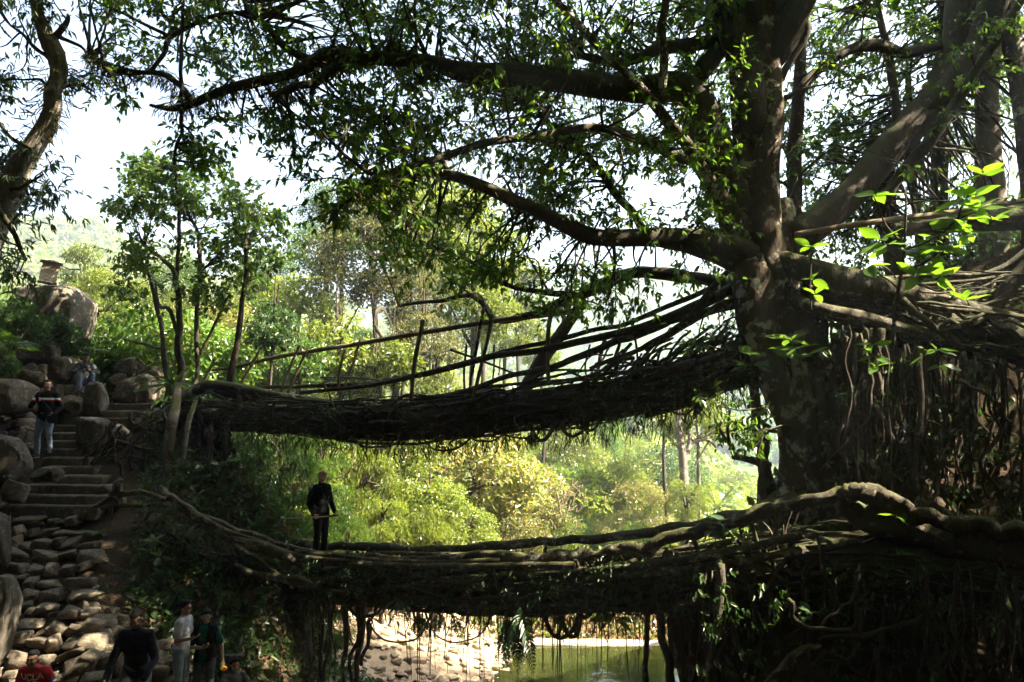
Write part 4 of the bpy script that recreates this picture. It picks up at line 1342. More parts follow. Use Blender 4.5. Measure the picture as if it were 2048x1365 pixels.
# far bank trees on the right, behind the fig
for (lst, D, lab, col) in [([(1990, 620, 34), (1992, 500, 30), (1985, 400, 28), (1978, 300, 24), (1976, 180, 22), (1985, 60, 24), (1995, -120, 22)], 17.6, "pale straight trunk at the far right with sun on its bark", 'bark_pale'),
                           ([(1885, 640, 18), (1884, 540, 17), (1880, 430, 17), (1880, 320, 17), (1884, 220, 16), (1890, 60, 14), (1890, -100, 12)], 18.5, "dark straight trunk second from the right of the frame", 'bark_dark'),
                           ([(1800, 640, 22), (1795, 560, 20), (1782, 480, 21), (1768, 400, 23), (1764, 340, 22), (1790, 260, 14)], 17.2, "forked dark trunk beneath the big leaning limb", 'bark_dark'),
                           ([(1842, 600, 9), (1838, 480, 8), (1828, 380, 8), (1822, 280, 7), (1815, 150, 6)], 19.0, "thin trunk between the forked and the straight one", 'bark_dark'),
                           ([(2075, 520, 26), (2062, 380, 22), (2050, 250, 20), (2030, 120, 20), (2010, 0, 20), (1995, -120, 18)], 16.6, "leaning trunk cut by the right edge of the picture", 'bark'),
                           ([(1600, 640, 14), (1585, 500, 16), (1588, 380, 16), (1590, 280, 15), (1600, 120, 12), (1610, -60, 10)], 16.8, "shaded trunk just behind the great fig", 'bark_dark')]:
    b = P(lst[0][0], lst[0][1], D)
    e = thing("bank_tree", b, lab, "tree", "trees on the right bank")
    pts = [P(a[0], a[1], D) for a in lst]
    rad = [PX(a[2], D) for a in lst]
    v, q, t = tube(pts, rad, seg=12, k=6, bump=0.06, wander=0.02, rng=brng)
    MB().add(v, q, t).build("trunk", M[col], e)
    nodes = catmull(np.array(pts), 5)
    nodes = nodes[nodes[:, 2] > b[2] + 2]
    tgs = [nodes[brng.integers(len(nodes))] + brng.normal(0, 1, 3) * np.array([1.4, 1.2, 1.3]) for _ in range(9)]
    tw, (lv, lq) = grow(tgs, nodes, 36, 0.5, 0.16, brng)
    tag(tw.build("twigs", M['bark_dark'], e), kind="stuff")
    link("crown", mesh_np("crown", lv, lq, smooth=False), M['fig_leaf'], e)

# unseen trees added beyond the picture to keep the low sun off the roots
wrng = np.random.default_rng(66)
for k_ in range(15):
    x, y = wrng.uniform(13.5, 25), wrng.uniform(5, 17.5)
    r = wrng.uniform(2.6, 3.8)
    g = float(ground_h(x, y))
    z = max(g + r * 0.9, wrng.uniform(7.5, 12.0))
    e = thing("bank_tree", (x, y, g - 0.3), "leafy tree of the right bank wood standing beyond the frame's right edge", "tree", "unseen shade trees along the right bank")
    o = link("crown", CR['med'][wrng.integers(3)], M['mid_leaf'])
    o.parent = e
    o.location = (0, 0, z - g + 0.3)
    o.rotation_euler = (0, 0, wrng.uniform(0, 6))
    o.scale = (r, r, r * 0.95)
    o = link("trunk", TR[wrng.integers(4)], M['bark_dark'])
    o.parent = e
    o.location = (0, 0, z - g + 0.3)
    o.scale = (2.0, 2.0, max(z - g + 0.3, 1.0) / 1.9)

# ------------------------------------------------------------------ leaning mossy tree on the left
LD = 13.0
lt = thing("leaning_tree", P(-60, 640, LD), "leaning mossy tree with narrow leaves at the left edge of the picture", "tree")
lrng = np.random.default_rng(9)
pts_l = [(-110, 760, 34), (-60, 580, 32), (-20, 470, 29), (8, 405, 27), (40, 335, 24), (75, 275, 20), (100, 225, 18), (112, 175, 17), (116, 130, 17), (98, 85, 18), (84, 40, 13), (62, -30, 12), (50, -120, 10)]
v, q, t = pxtube(pts_l, LD, seg=14, k=6, bump=0.08, wander=0.03, rng=lrng)
MB().add(v, q, t).build("trunk", M['bark_pale'], lt)
lnodes = [catmull(np.array([P(a[0], a[1], LD) for a in pts_l]), 5)]
for b in [[(105, 78, 8), (122, 58, 6), (133, 40, 5), (137, 28, 2)], [(98, 118, 5), (70, 95, 4), (40, 65, 3), (10, 40, 2)], [(112, 70, 6), (130, 78, 4), (160, 92, 3), (175, 110, 2)], [(105, 200, 4), (88, 165, 3), (50, 160, 2)],
          [(60, 300, 5), (30, 280, 4), (-10, 240, 3)], [(20, 380, 5), (50, 370, 4), (85, 350, 2)], [(0, 430, 6), (-20, 300, 5), (-30, 100, 4)], [(5, 430, 6), (30, 470, 5), (50, 520, 3)], [(118, 180, 4), (150, 170, 3), (190, 185, 2)]]:
    pp = [P(a[0], a[1], LD + 0.004 * (a[0] - 100)) for a in b]
    v, q, t = tube(pp, [PX(a[2], LD) for a in b], seg=7, k=5, wander=0.02, rng=lrng)
    MB().add(v, q, t).build("branch", M['bark_dark'], lt)
    lnodes.append(catmull(np.array(pp), 4))
lnodes = np.vstack(lnodes)
tg = region(-60, 50, -40, 330, 11.5, 14.5, 25, lrng) + region(-60, 70, 300, 560, 11.5, 14.5, 22, lrng) + region(50, 110, 330, 430, 12, 13.5, 6, lrng) + region(60, 110, -30, 60, 12.5, 13.5, 5, lrng)
tw, (lv, lq) = grow(tg, lnodes, 56, 0.42, 0.15, lrng, 0.2, 0.012, 0.9)
tag(tw.build("twigs", M['bark_dark'], lt), kind="stuff")
link("crown", mesh_np("crown", lv, lq, smooth=False), M['blue_leaf'], lt)
v, q = strands([(ppath([(116, 130), (112, 175), (95, 235), (60, 300)], LD), 0.17), (ppath([(120, 150), (170, 160), (215, 150)], 13.3), 0.06)], 260, 0.20, lrng, 0.8, 0.5)
tag(link("moss", mesh_np("moss", v, q, smooth=False), M['moss'], lt), kind="stuff")

# ------------------------------------------------------------------ slender tree at the bridge head
MD = 19.6
mt = thing("slender_tree", P(365, 815, MD), "slender many-stemmed tree with light crown at the upper bridge's left end", "tree")
mrng = np.random.default_rng(12)
mn = []
for st in [[(352, 830, 10), (362, 740, 8), (356, 690, 7), (358, 640, 6), (352, 570, 6), (350, 545, 5), (318, 512, 4), (285, 490, 3)], [(352, 560, 4), (357, 500, 4), (360, 440, 4), (356, 380, 3), (352, 330, 2)],
           [(372, 820, 7), (392, 740, 5), (393, 640, 5), (400, 545, 5), (396, 470, 4), (372, 425, 3), (340, 400, 2)], [(400, 545, 4), (420, 525, 3), (440, 505, 2), (470, 470, 2)],
           [(452, 815, 8), (462, 745, 7), (478, 670, 6), (486, 600, 5), (492, 540, 5), (492, 480, 4), (497, 420, 3)], [(340, 800, 6), (330, 720, 5), (322, 650, 4), (306, 580, 4), (296, 545, 3), (262, 520, 2)],
           [(330, 700, 3), (290, 690, 3), (250, 680, 2)], [(395, 720, 3), (430, 650, 3), (460, 590, 2)], [(362, 690, 4), (340, 625, 4), (318, 610, 3), (310, 560, 2)]]:
    pp = [P(a[0], a[1], MD + 0.8 * math.sin(a[0] * 0.05)) for a in st]
    v, q, t = tube(pp, [PX(a[2], MD) for a in st], seg=8, k=5, bump=0.06, wander=0.03, rng=mrng)
    MB().add(v, q, t).build("stem", M['bark_dark'], mt)
    mn.append(catmull(np.array(pp), 5))
mn = np.vstack(mn)
mn = mn[mn[:, 2] > P(400, 640, MD)[2]]
tg = []
for (cx, cy, rx, ry, n) in [(350, 360, 110, 50, 30), (290, 410, 80, 35, 18), (420, 390, 80, 45, 18), (480, 440, 75, 60, 26), (540, 470, 40, 45, 10), (400, 500, 60, 50, 8), (300, 510, 60, 45, 12), (500, 520, 60, 40, 12), (330, 330, 60, 25, 8), (380, 600, 60, 50, 8), (440, 580, 50, 50, 8), (270, 570, 40, 40, 5)]:
    for _ in range(n):
        a, b = mrng.uniform(0, 6.28), math.sqrt(mrng.uniform(0, 1))
        tg.append(P(cx + rx * b * math.cos(a), cy + ry * b * math.sin(a), mrng.uniform(MD - 1.3, MD + 1.6)))
tw, (lv, lq) = grow(tg, mn, 50, 0.42, 0.15, mrng, 0.62, 0.010, 0.25)
tag(tw.build("twigs", M['bark_dark'], mt), kind="stuff")
link("crown", mesh_np("crown", lv, lq, smooth=False), M['mid_leaf'], mt)
# drooping dead leaves on its left stem
tg = region(215, 300, 480, 560, MD - 0.6, MD + 0.6, 7, mrng)
tw, (lv, lq) = grow(tg, mn, 40, 0.3, 0.11, mrng, 0.3, 0.008, 1.2)
tag(tw.build("twigs", M['bark_dark'], mt), kind="stuff")
link("dry_foliage", mesh_np("dry_foliage", lv, lq, smooth=False), M['brown_leaf'], mt)

# leaning dark trunk of the cream-leaved tree, pale trunk of the forked tree, dry canes
for (lst, D, mat, nm, lab, cat) in [
    ([(890, 1190, 10), (905, 1100, 9), (918, 1050, 8), (930, 1005, 8), (938, 985, 7), (965, 970, 5), (1005, 968, 3)], 29.5, 'bark_dark', "leaning_tree", "dark leaning trunk bending right in the cream-leaved foliage", "tree"),
    ([(1372, 1100, 12), (1370, 1000, 10), (1364, 900, 9), (1358, 860, 8), (1356, 820, 7), (1352, 780, 6)], 33.0, 'bark_pale', "forked_tree", "pale upright forked tree stem in the gap below the upper bridge", "tree")]:
    v, q, t = pxtube(lst, D, seg=8, k=5, rng=brng)
    e = thing(nm, P(lst[0][0], lst[0][1], D), lab, cat)
    MB().add(v, q, t).build("stem", M[mat], e)
    if mat == 'bark_pale':
        for b in [[(1365, 915, 6), (1385, 890, 5), (1400, 880, 4), (1420, 882, 4), (1432, 895, 3)], [(1375, 905, 5), (1380, 870, 4), (1370, 850, 3), (1395, 840, 3)], [(1420, 880, 3), (1405, 905, 2), (1390, 930, 2)], [(1395, 880, 3), (1430, 860, 3), (1445, 840, 2)]]:
            v, q, t = pxtube(b, D, seg=6, k=4, rng=brng)
            MB().add(v, q, t).build("branch", M[mat], e)
cane = MB()
for _ in range(40):
    x, y = brng.uniform(1090, 1150), brng.uniform(1000, 1070)
    v, q, t = pxtube([(x, y, 1.2), (x + brng.uniform(-8, 22), y - brng.uniform(10, 25), 1.0), (x + brng.uniform(0, 45), y - brng.uniform(20, 55), 0.6)], brng.uniform(30, 34), seg=4, k=3, rng=brng)
    cane.add(v, q, t)
tag(cane.build("dry_canes", M['bamboo']), "tangle of dry pinkish canes between the cream-leaved and rounded trees", "canes", kind="stuff")
e = thing("broken_limb", P(1500, 925, 19), "mossy broken limb sticking into the valley gap beside the fig's roots", "branch")
for b in [[(1540, 935, 10), (1500, 920, 8), (1465, 914, 5)], [(1470, 915, 5), (1460, 890, 4), (1445, 870, 3), (1430, 840, 2)], [(1462, 895, 3), (1455, 860, 3), (1460, 820, 2)], [(1478, 850, 2), (1520, 820, 3), (1550, 800, 3)]]:
    v, q, t = pxtube(b, 19, seg=7, k=5, rng=brng)
    MB().add(v, q, t).build("branch", M['root_lichen'], e)

# ------------------------------------------------------------------ living root bridges
def bundle(parent, prof, n, rr, hw, rng, mat='root', core=True, core_k=0.72, cover=(0.25, 0.7), name="root", swirl=1.5):
    """Roots plaited along a spine. prof rows: px, top y, bottom y, D."""
    ctr = np.array([P(a[0], (a[1] + a[2]) / 2, a[3]) for a in prof])
    hh = np.array([PX((a[2] - a[1]) / 2, a[3]) for a in prof])
    C = catmull(np.hstack([ctr, hh[:, None]]), 8)
    m = len(C)
    tan = nrm(np.gradient(C[:, :3], axis=0))
    side = nrm(np.cross(tan, np.array([0, 0, 1.0])))
    up = np.cross(side, tan)
    if core:
        seg = 18
        ang = np.linspace(0, 2 * math.pi, seg, endpoint=False)
        mod = 1 + 0.16 * rng.normal(0, 1, (m, seg))
        mod[1:-1] = (mod[:-2] + mod[1:-1] * 2 + mod[2:]) / 4
        v = C[:, None, :3] + mod[:, :, None] * core_k * (side[:, None] * hw * np.cos(ang)[None, :, None] + up[:, None] * C[:, 3][:, None, None] * np.sin(ang)[None, :, None])
        i0 = np.arange(m - 1)[:, None] * seg
        j = np.arange(seg)[None, :]
        j2 = (j + 1) % seg
        q = np.stack([i0 + j, i0 + j2, i0 + seg + j2, i0 + seg + j], -1).reshape(-1, 4)
        MB().add(v.reshape(-1, 3), q).build("deck_core", M[mat], parent)
    for k in range(n):
        span = rng.uniform(*cover)
        a = rng.uniform(-0.05, 1 - span * 0.8)
        u = np.clip(np.linspace(a, a + span, 9), 0, 1)
        if u[-1] - u[0] < 0.08:
            continue
        idx = u * (m - 1)
        i = np.minimum(idx.astype(int), m - 2)
        f = (idx - i)[:, None]
        c = C[i] * (1 - f) + C[i + 1] * f
        s = side[i]
        w = up[i]
        th = rng.uniform(0, 6.28) + np.cumsum(rng.normal(0, 0.2 * swirl, 9))
        rad = np.clip(rng.uniform(0.72, 1.06) + np.cumsum(rng.normal(0, 0.05, 9)), 0.5, 1.12)
        p = c[:, :3] + s * (hw * rad * np.cos(th))[:, None] + w * (c[:, 3] * rad * np.sin(th))[:, None]
        r = rng.uniform(*rr) * (rng.random() ** 1.5 * 0.8 + 0.45)
        rads = r * np.linspace(1.0, 0.55, 9)
        v, q, t = tube(p, rads, seg=6, k=4, bump=0.14, wander=0.045, rng=rng, knots=0.25)
        MB().add(v, q, t).build(name, M[mat], parent)
    return C


def proot(parent, lst, D, rng, mat='root', name="root", seg=8, bump=0.10, wander=0.02, k=5, knots=0.0):
    v, q, t = pxtube(lst, D, seg=seg, k=k, bump=bump, wander=wander, rng=rng, knots=knots)
    return MB().add(v, q, t).build(name, M[mat], parent)


urng = np.random.default_rng(41)
ub = thing("upper_root_bridge", P(340, 850, 18.8), "upper living root bridge with bamboo handrails sagging up to the fig", "bridge")
UP = [(318, 812, 868, 18.9), (400, 800, 858, 18.8), (500, 806, 862, 18.6), (620, 812, 872, 18.4), (740, 814, 884, 18.2), (850, 806, 880, 17.9), (960, 796, 872, 17.6), (1080, 784, 860, 17.2),
      (1190, 772, 846, 16.9), (1300, 756, 826, 16.5), (1400, 740, 800, 16.1), (1490, 722, 768, 15.8), (1560, 700, 740, 15.6)]
bundle(ub, UP, 135, (0.014, 0.05), 0.62, urng, core_k=0.66)
# lighter net of roots between deck and rails
for _ in range(70):
    x = urng.uniform(430, 1460)
    ln = urng.uniform(60, 260)
    top = np.interp([x, x + ln * 0.5, x + ln], [a[0] for a in UP], [a[1] for a in UP])
    DD = np.interp(x, [a[0] for a in UP], [a[3] for a in UP]) - urng.choice([-0.6, 0.6]) + urng.normal(0, 0.1)
    lift = urng.uniform(0, 42 if x > 900 else 22)
    r = urng.uniform(1.2, 4.0)
    proot(ub, [(x, top[0] - lift * urng.uniform(-0.3, 1), r), (x + ln * 0.5, top[1] - lift * urng.uniform(0.2, 1.0), r * 0.9), (x + ln, top[2] - lift * urng.uniform(-0.2, 1.2), r * 0.6)], DD, urng, seg=5, wander=0.03)
for _ in range(95):                         # slanting ties near the fig
    x = urng.uniform(1120, 1480)
    yt = np.interp(x, [a[0] for a in UP], [a[1] for a in UP])
    r = urng.uniform(1.0, 3.6)
    dx = urng.uniform(40, 190)
    D = np.interp(x, [a[0] for a in UP], [a[3] for a in UP]) - urng.uniform(-0.6, 0.7)
    proot(ub, [(x, yt + urng.uniform(-20, 40), r), (x + dx * 0.5, yt - urng.uniform(0, 60), r), (x + dx, yt - urng.uniform(20, 110), r * 1.2)], D, urng, seg=5, wander=0.04)
for _ in range(60):                         # short crossing roots over the plaited face
    x = urng.uniform(360, 1480)
    yt, yb_ = (np.interp(x, [a[0] for a in UP], [a[i_] for a in UP]) for i_ in (1, 2))
    D = np.interp(x, [a[0] for a in UP], [a[3] for a in UP]) - 0.62
    r = urng.uniform(1.2, 3.5)
    dx = urng.normal(0, 55)
    y0_, y1_ = urng.uniform(yt - 8, lerp(yt, yb_, 0.5)), urng.uniform(lerp(yt, yb_, 0.5), yb_ + 4)
    proot(ub, [(x, y0_, r), (x + dx * 0.5 + urng.normal(0, 10), lerp(y0_, y1_, 0.5), r), (x + dx, y1_, r * 0.7)], D, urng, seg=5, wander=0.05)
# rails
NEAR, FAR = 17.2, 18.6
def rail(lst, mat='root', name="handrail", D0=18.3, D1=16.3, off=0.0, **kw):
    out = [(a, b, r * 0.82, np.interp(a, [400, 1500], [D0, D1]) + off) for a, b, r in lst]
    return proot(ub, out, 17, urng, mat, name, **kw)


rail([(425, 741, 3), (470, 735, 4), (560, 713, 5), (700, 691, 5.5), (850, 665, 6), (1000, 641, 6.5), (1100, 629, 7), (1152, 622, 7)], 'bamboo', "bamboo_rail", off=0.75, wander=0.005, bump=0.02)
rail([(500, 778, 5), (560, 774, 5), (650, 772, 5.5), (720, 770, 5.5), (800, 756, 6), (870, 742, 6), (950, 720, 6), (1030, 698, 6), (1100, 684, 6.5), (1180, 662, 6.5), (1250, 648, 6.5), (1340, 612, 7), (1400, 588, 7), (1440, 565, 8)], 'root', off=0.6, wander=0.01)
rail([(600, 786, 4), (700, 776, 5), (780, 764, 6), (900, 736, 7), (1000, 711, 7.5), (1100, 697, 8), (1200, 674, 9), (1300, 650, 10), (1400, 610, 12), (1470, 575, 13), (1520, 545, 14)], 'root', off=-0.6, wander=0.015)
rail([(820, 800, 5), (920, 786, 6), (1000, 757, 6), (1100, 736, 7), (1180, 704, 8), (1240, 680, 9), (1300, 662, 9), (1350, 640, 9), (1420, 622, 10), (1500, 600, 12)], 'root', off=-0.2, wander=0.02)
rail([(1180, 738, 5), (1270, 702, 6), (1330, 672, 8), (1370, 650, 10), (1400, 612, 10), (1440, 560, 8), (1475, 520, 7)], 'root', off=-0.8, wander=0.02)
rail([(1290, 700, 5), (1340, 672, 7), (1385, 640, 8), (1430, 618, 9), (1500, 590, 12)], 'root', off=-0.5)
rail([(1320, 745, 12), (1400, 726, 16), (1480, 700, 22), (1540, 670, 26)], 'root', "root", off=-0.7)
# arching root at the left bridge head
proot(ub, [(318, 862, 12), (345, 822, 13), (375, 792, 12), (410, 772, 10), (450, 772, 9), (520, 784, 8), (590, 797, 7), (680, 808, 6), (760, 812, 5)], 18.1, urng, 'root_lichen', bump=0.12)
proot(ub, [(360, 800, 8), (410, 780, 9), (470, 788, 10), (560, 800, 9), (640, 810, 8)], 18.2, urng, 'root_lichen')
for lst in [[(402, 795, 4), (398, 820, 4), (405, 850, 3)], [(480, 790, 4), (478, 815, 5), (470, 830, 3)], [(512, 785, 2), (524, 800, 2), (530, 812, 1.5)], [(420, 782, 3), (450, 800, 3), (490, 818, 2)]]:
    proot(ub, lst, 18.0, urng, 'root_lichen', seg=6)
# sticks and posts tied to the rails
for (xa, ya, xb, yb, r, off, m_) in [(1103, 612, 1097, 762, 4.5, -0.6, 'bamboo'), (985, 630, 945, 800, 4, -0.5, 'bamboo'), (968, 612, 940, 770, 3.5, 0.3, 'root'), (846, 640, 822, 800, 4.5, -0.5, 'bamboo'), (900, 700, 1030, 748, 2.5, -0.4, 'root'),
                                 (720, 680, 678, 800, 2.5, 0.6, 'bamboo'), (600, 690, 560, 790, 2.5, 0.4, 'bamboo'), (615, 700, 572, 795, 2.5, 0.5, 'bamboo'), (690, 700, 676, 790, 2.5, -0.4, 'bamboo'), (520, 700, 478, 775, 3, 0.4, 'bamboo'), (432, 715, 402, 772, 3, 0.2, 'bamboo'),
                                 (645, 765, 668, 815, 2, -0.5, 'bamboo'), (933, 690, 930, 795, 2.5, 0.2, 'root'), (988, 690, 982, 780, 2, 0.4, 'root'), (1265, 640, 1278, 742, 2.5, -0.5, 'root'), (790, 750, 780, 812, 2, 0.3, 'root'), (1180, 690, 1174, 760, 2, -0.5, 'root')]:
    D = np.interp(xa, [400, 1500], [18.3, 16.3]) + off
    proot(ub, [(xa, ya, r), (lerp(xa, xb, 0.5) + urng.normal(0, 3), lerp(ya, yb, 0.5), r), (xb, yb, r * 0.9)], D, urng, m_, "post", seg=7, bump=0.03, wander=0.008)
rail([(640, 755, 2), (720, 756, 2), (800, 768, 2)], 'bamboo', "bamboo_rail", off=0.2, wander=0.004, bump=0.02)
# hanging loops under the deck
for (xa, xb, y, dp, r) in [(840, 945, 874, 28, 2.2), (930, 1010, 868, 16, 2), (1060, 1105, 858, 22, 4), (1120, 1170, 850, 24, 4), (1150, 1200, 848, 14, 3), (1330, 1400, 800, 30, 2), (700, 800, 884, 10, 2.5), (1000, 1080, 866, 10, 2)]:
    D = np.interp(xa, [400, 1500], [18.0, 15.8]) - 0.3
    proot(ub, [(xa, y - 10, r), (lerp(xa, xb, 0.2), y + dp * 0.7, r), (lerp(xa, xb, 0.55), y + dp, r), (lerp(xa, xb, 0.9), y + dp * 0.4, r), (xb, y - 14, r)], D, urng, 'root', "root_loop", seg=6)
for (x, y0_, ln, r) in [(1174, 840, 30, 5), (1396, 795, 32, 8), (735, 880, 26, 3), (1066, 855, 40, 1.5), (905, 872, 18, 3), (1250, 830, 40, 1.2), (1290, 822, 60, 1), (1320, 815, 90, 1), (1010, 862, 30, 2)]:
    D = np.interp(x, [400, 1500], [18.0, 15.8])
    proot(ub, [(x, y0_ - 8, r), (x + urng.normal(0, 2), y0_ + ln * 0.5, r * 0.9), (x + urng.normal(0, 4), y0_ + ln, r * 0.5)], D, urng, 'root', "hanging_root", seg=6)
# support roots at its left end, down the bank
for _ in range(34):
    x = urng.uniform(322, 470)
    y0_ = urng.uniform(845, 870)
    y1_ = y0_ + urng.uniform(60, 190) * (1.0 if x < 420 else 0.6)
    r = urng.uniform(1.5, 4.5)
    proot(ub, [(x, y0_, r), (x + urng.normal(0, 6), lerp(y0_, y1_, 0.5), r * 0.8), (x + urng.normal(-4, 12), y1_, r * 0.6)], urng.uniform(17.4, 19.2), urng, 'root', "support_root", seg=5, wander=0.03)
proot(ub, [(356, 770, 6, 18.3), (352, 800, 9, 17.9), (345, 835, 11), (338, 880, 11), (332, 940, 10), (330, 990, 12), (322, 1040, 14)], 17.4, urng, 'bark_pale', "support_root", seg=10)
proot(ub, [(392, 800, 4, 18.2), (380, 835, 6), (364, 920, 5), (358, 980, 6)], 17.5, urng, 'bark_pale', "support_root")
for _ in range(56):                         # roots spilling over the bank right of the steps
    x, y = urng.uniform(205, 340), urng.uniform(822, 960)
    dx, dy = urng.normal(-20, 55), urng.uniform(10, 100)
    r = urng.uniform(1.2, 4)
    proot(ub, [(x, y, r), (x + dx * 0.3 + urng.normal(0, 8), y + dy * 0.4, r), (x + dx * 0.6 + urng.normal(0, 8), y + dy * 0.7, r * 0.8), (x + dx, y + dy, r * 0.6)], urng.uniform(16.9, 17.8), urng, 'root', "bank_root", seg=5, wander=0.03)

# ---- lower bridge
lb = thing("lower_root_bridge", P(340, 1060, 16.2), "lower living root bridge with thick knobbly handrails and hanging fringe", "bridge")
LP = [(300, 1010, 1080, 16.3), (380, 1046, 1120, 16.4), (470, 1086, 1162, 16.5), (560, 1112, 1184, 16.6), (660, 1124, 1196, 16.5), (780, 1128, 1206, 16.3), (900, 1128, 1212, 16.0), (1020, 1130, 1218, 15.6), (1140, 1126, 1216, 15.3),
      (1260, 1118, 1214, 14.9), (1380, 1102, 1212, 14.4), (1500, 1082, 1212, 13.9), (1620, 1066, 1215, 13.4), (1750, 1060, 1215, 12.9), (1900, 1075, 1225, 12.5), (2080, 1095, 1240, 12.1)]
bundle(lb, LP, 105, (0.02, 0.07), 0.62, urng, 'root')


def lrail(lst, off, mat='root_lichen', name="handrail", **kw):
    xs_, ds_ = [a[0] for a in LP], [a[3] for a in LP]
    return proot(lb, [(a, b, r, np.interp(a, xs_, ds_) + off) for a, b, r in lst], 15, urng, mat, name, **kw)


lrail([(318, 975, 7), (345, 1000, 9), (390, 1030, 10), (450, 1056, 9), (520, 1078, 7), (580, 1098, 6), (660, 1108, 6), (750, 1118, 6), (850, 1117, 6), (960, 1113, 7), (1010, 1112, 11), (1050, 1120, 13), (1110, 1112, 12), (1150, 1106, 11), (1200, 1108, 10),
       (1250, 1096, 11), (1300, 1090, 12), (1340, 1074, 11), (1400, 1060, 11), (1470, 1042, 10), (1530, 1025, 11), (1600, 1004, 10), (1660, 990, 11), (1700, 982, 13)], -0.55, seg=14, bump=0.10, k=6, wander=0.05, knots=0.10)
lrail([(470, 1052, 5), (510, 1062, 6), (560, 1080, 7), (640, 1090, 8), (700, 1094, 8), (760, 1096, 9), (850, 1101, 8.5), (950, 1098, 8), (1040, 1092, 9), (1100, 1086, 8), (1160, 1080, 9), (1250, 1072, 9), (1330, 1062, 10), (1420, 1044, 11), (1520, 1018, 13), (1590, 1000, 14)], 0.62, seg=12, bump=0.10, k=6, wander=0.045, knots=0.10)
lrail([(1690, 990, 15), (1712, 983, 17), (1745, 988, 18), (1790, 1006, 20), (1830, 1030, 18), (1880, 1042, 15), (1940, 1052, 16), (2000, 1060, 15), (2070, 1068, 15)], -0.5, seg=16, bump=0.12, k=6, wander=0.06, knots=0.10, name="root", mat='root')
lrail([(1690, 1012, 20), (1740, 1036, 28), (1800, 1058, 34), (1880, 1076, 34), (1960, 1092, 36), (2080, 1120, 40)], -0.25, seg=16, bump=0.10, k=6, wander=0.06, knots=0.10, name="root", mat='root')
for lst, off in [([(340, 992, 5), (420, 1046, 6), (500, 1080, 6), (580, 1106, 5), (660, 1120, 5), (740, 1126, 4)], -0.7), ([(460, 1080, 9), (510, 1092, 12), (560, 1108, 11), (590, 1122, 6)], -0.75), ([(590, 1104, 5), (680, 1112, 4), (780, 1120, 4), (900, 1124, 4), (1000, 1122, 5)], -0.65),
                 ([(560, 1108, 4), (640, 1114, 4), (740, 1108, 4), (860, 1106, 3.5), (980, 1108, 4)], -0.45), ([(700, 1128, 6), (850, 1132, 6), (1000, 1132, 6), (1150, 1130, 7)], -0.7), ([(1000, 1148, 5), (1150, 1140, 6), (1300, 1128, 7), (1450, 1104, 8), (1600, 1070, 9)], -0.7),
                 ([(1150, 1160, 5), (1300, 1150, 6), (1450, 1130, 7), (1600, 1100, 8)], -0.68), ([(470, 1130, 5), (520, 1150, 6), (570, 1160, 7), (620, 1166, 6)], -0.9), ([(566, 1160, 6), (600, 1158, 6), (625, 1170, 4), (640, 1166, 3)], -0.95), ([(470, 1090, 4), (520, 1122, 4), (560, 1152, 4)], -0.9)]:
    lrail(lst, off, 'root_lichen', "root", seg=8)
for _ in range(75):                         # ties and struts between the rails and the deck
    x = urng.uniform(560, 1640)
    yr = np.interp(x, [330, 580, 960, 1250, 1400, 1600, 1700], [990, 1098, 1113, 1096, 1058, 1002, 978])
    yd = np.interp(x, [a[0] for a in LP], [a[1] for a in LP]) + urng.uniform(0, 40)
    r = urng.uniform(1.3, 4.5)
    dx = urng.normal(0, 30)
    lrail([(x, yr, r), (x + dx * 0.5 + urng.normal(0, 5), lerp(yr, yd, 0.5), r), (x + dx, yd, r)], urng.choice([-0.5, 0.55]) + urng.normal(0, 0.05), 'root', "strut", seg=5)
for x in (735, 815, 915, 1000, 1090):
    lrail([(x, 1094, 4), (x + 2, 1108, 4), (x, 1124, 4)], 0.5, 'root', "strut", seg=6)
for _ in range(80):                         # short crossing roots over the plaited face
    x = urng.uniform(400, 1640)
    yt, yb_ = (np.interp(x, [a[0] for a in LP], [a[i_] for a in LP]) for i_ in (1, 2))
    r = urng.uniform(1.2, 4)
    dx = urng.normal(0, 60)
    y0_, y1_ = urng.uniform(yt - 8, lerp(yt, yb_, 0.5)), urng.uniform(lerp(yt, yb_, 0.5), yb_ + 4)
    lrail([(x, y0_, r), (x + dx * 0.5 + urng.normal(0, 12), lerp(y0_, y1_, 0.5), r), (x + dx, y1_, r * 0.7)], -0.66, 'root', "root", seg=5, wander=0.05)
# roots hanging from it down to the bank and the pool
for (x, y0_, y1_, r, dx) in [(727, 1196, 1400, 6, -14), (715, 1200, 1390, 4, -8), (1318, 1212, 1380, 9, 24), (1296, 1212, 1370, 6, -6), (1362, 1208, 1420, 22, 26), (1376, 1208, 1420, 16, 40), (738, 1260, 1330, 4, -16), (760, 1195, 1290, 3, -24), (565, 1170, 1330, 5, -6), (560, 1180, 1400, 5, 4),
                             (690, 1205, 1400, 5, 6), (660, 1205, 1400, 4, -6), (640, 1200, 1400, 4, 10), (610, 1190, 1400, 3, -4), (590, 1190, 1380, 3, 10)]:
    xs_, ds_ = [a[0] for a in LP], [a[3] for a in LP]
    D = float(np.interp(x, xs_, ds_)) + urng.uniform(-0.3, 0.5)
    proot(lb, [(x, y0_ - 20, r, D), (x + dx * 0.2 + urng.normal(0, 4), lerp(y0_, y1_, 0.33), r * 0.9, D), (x + dx * 0.6 + urng.normal(0, 5), lerp(y0_, y1_, 0.66), r * 0.85, D), (x + dx, y1_, r, D)], D, urng, 'root', "hanging_root", seg=8, wander=0.03)
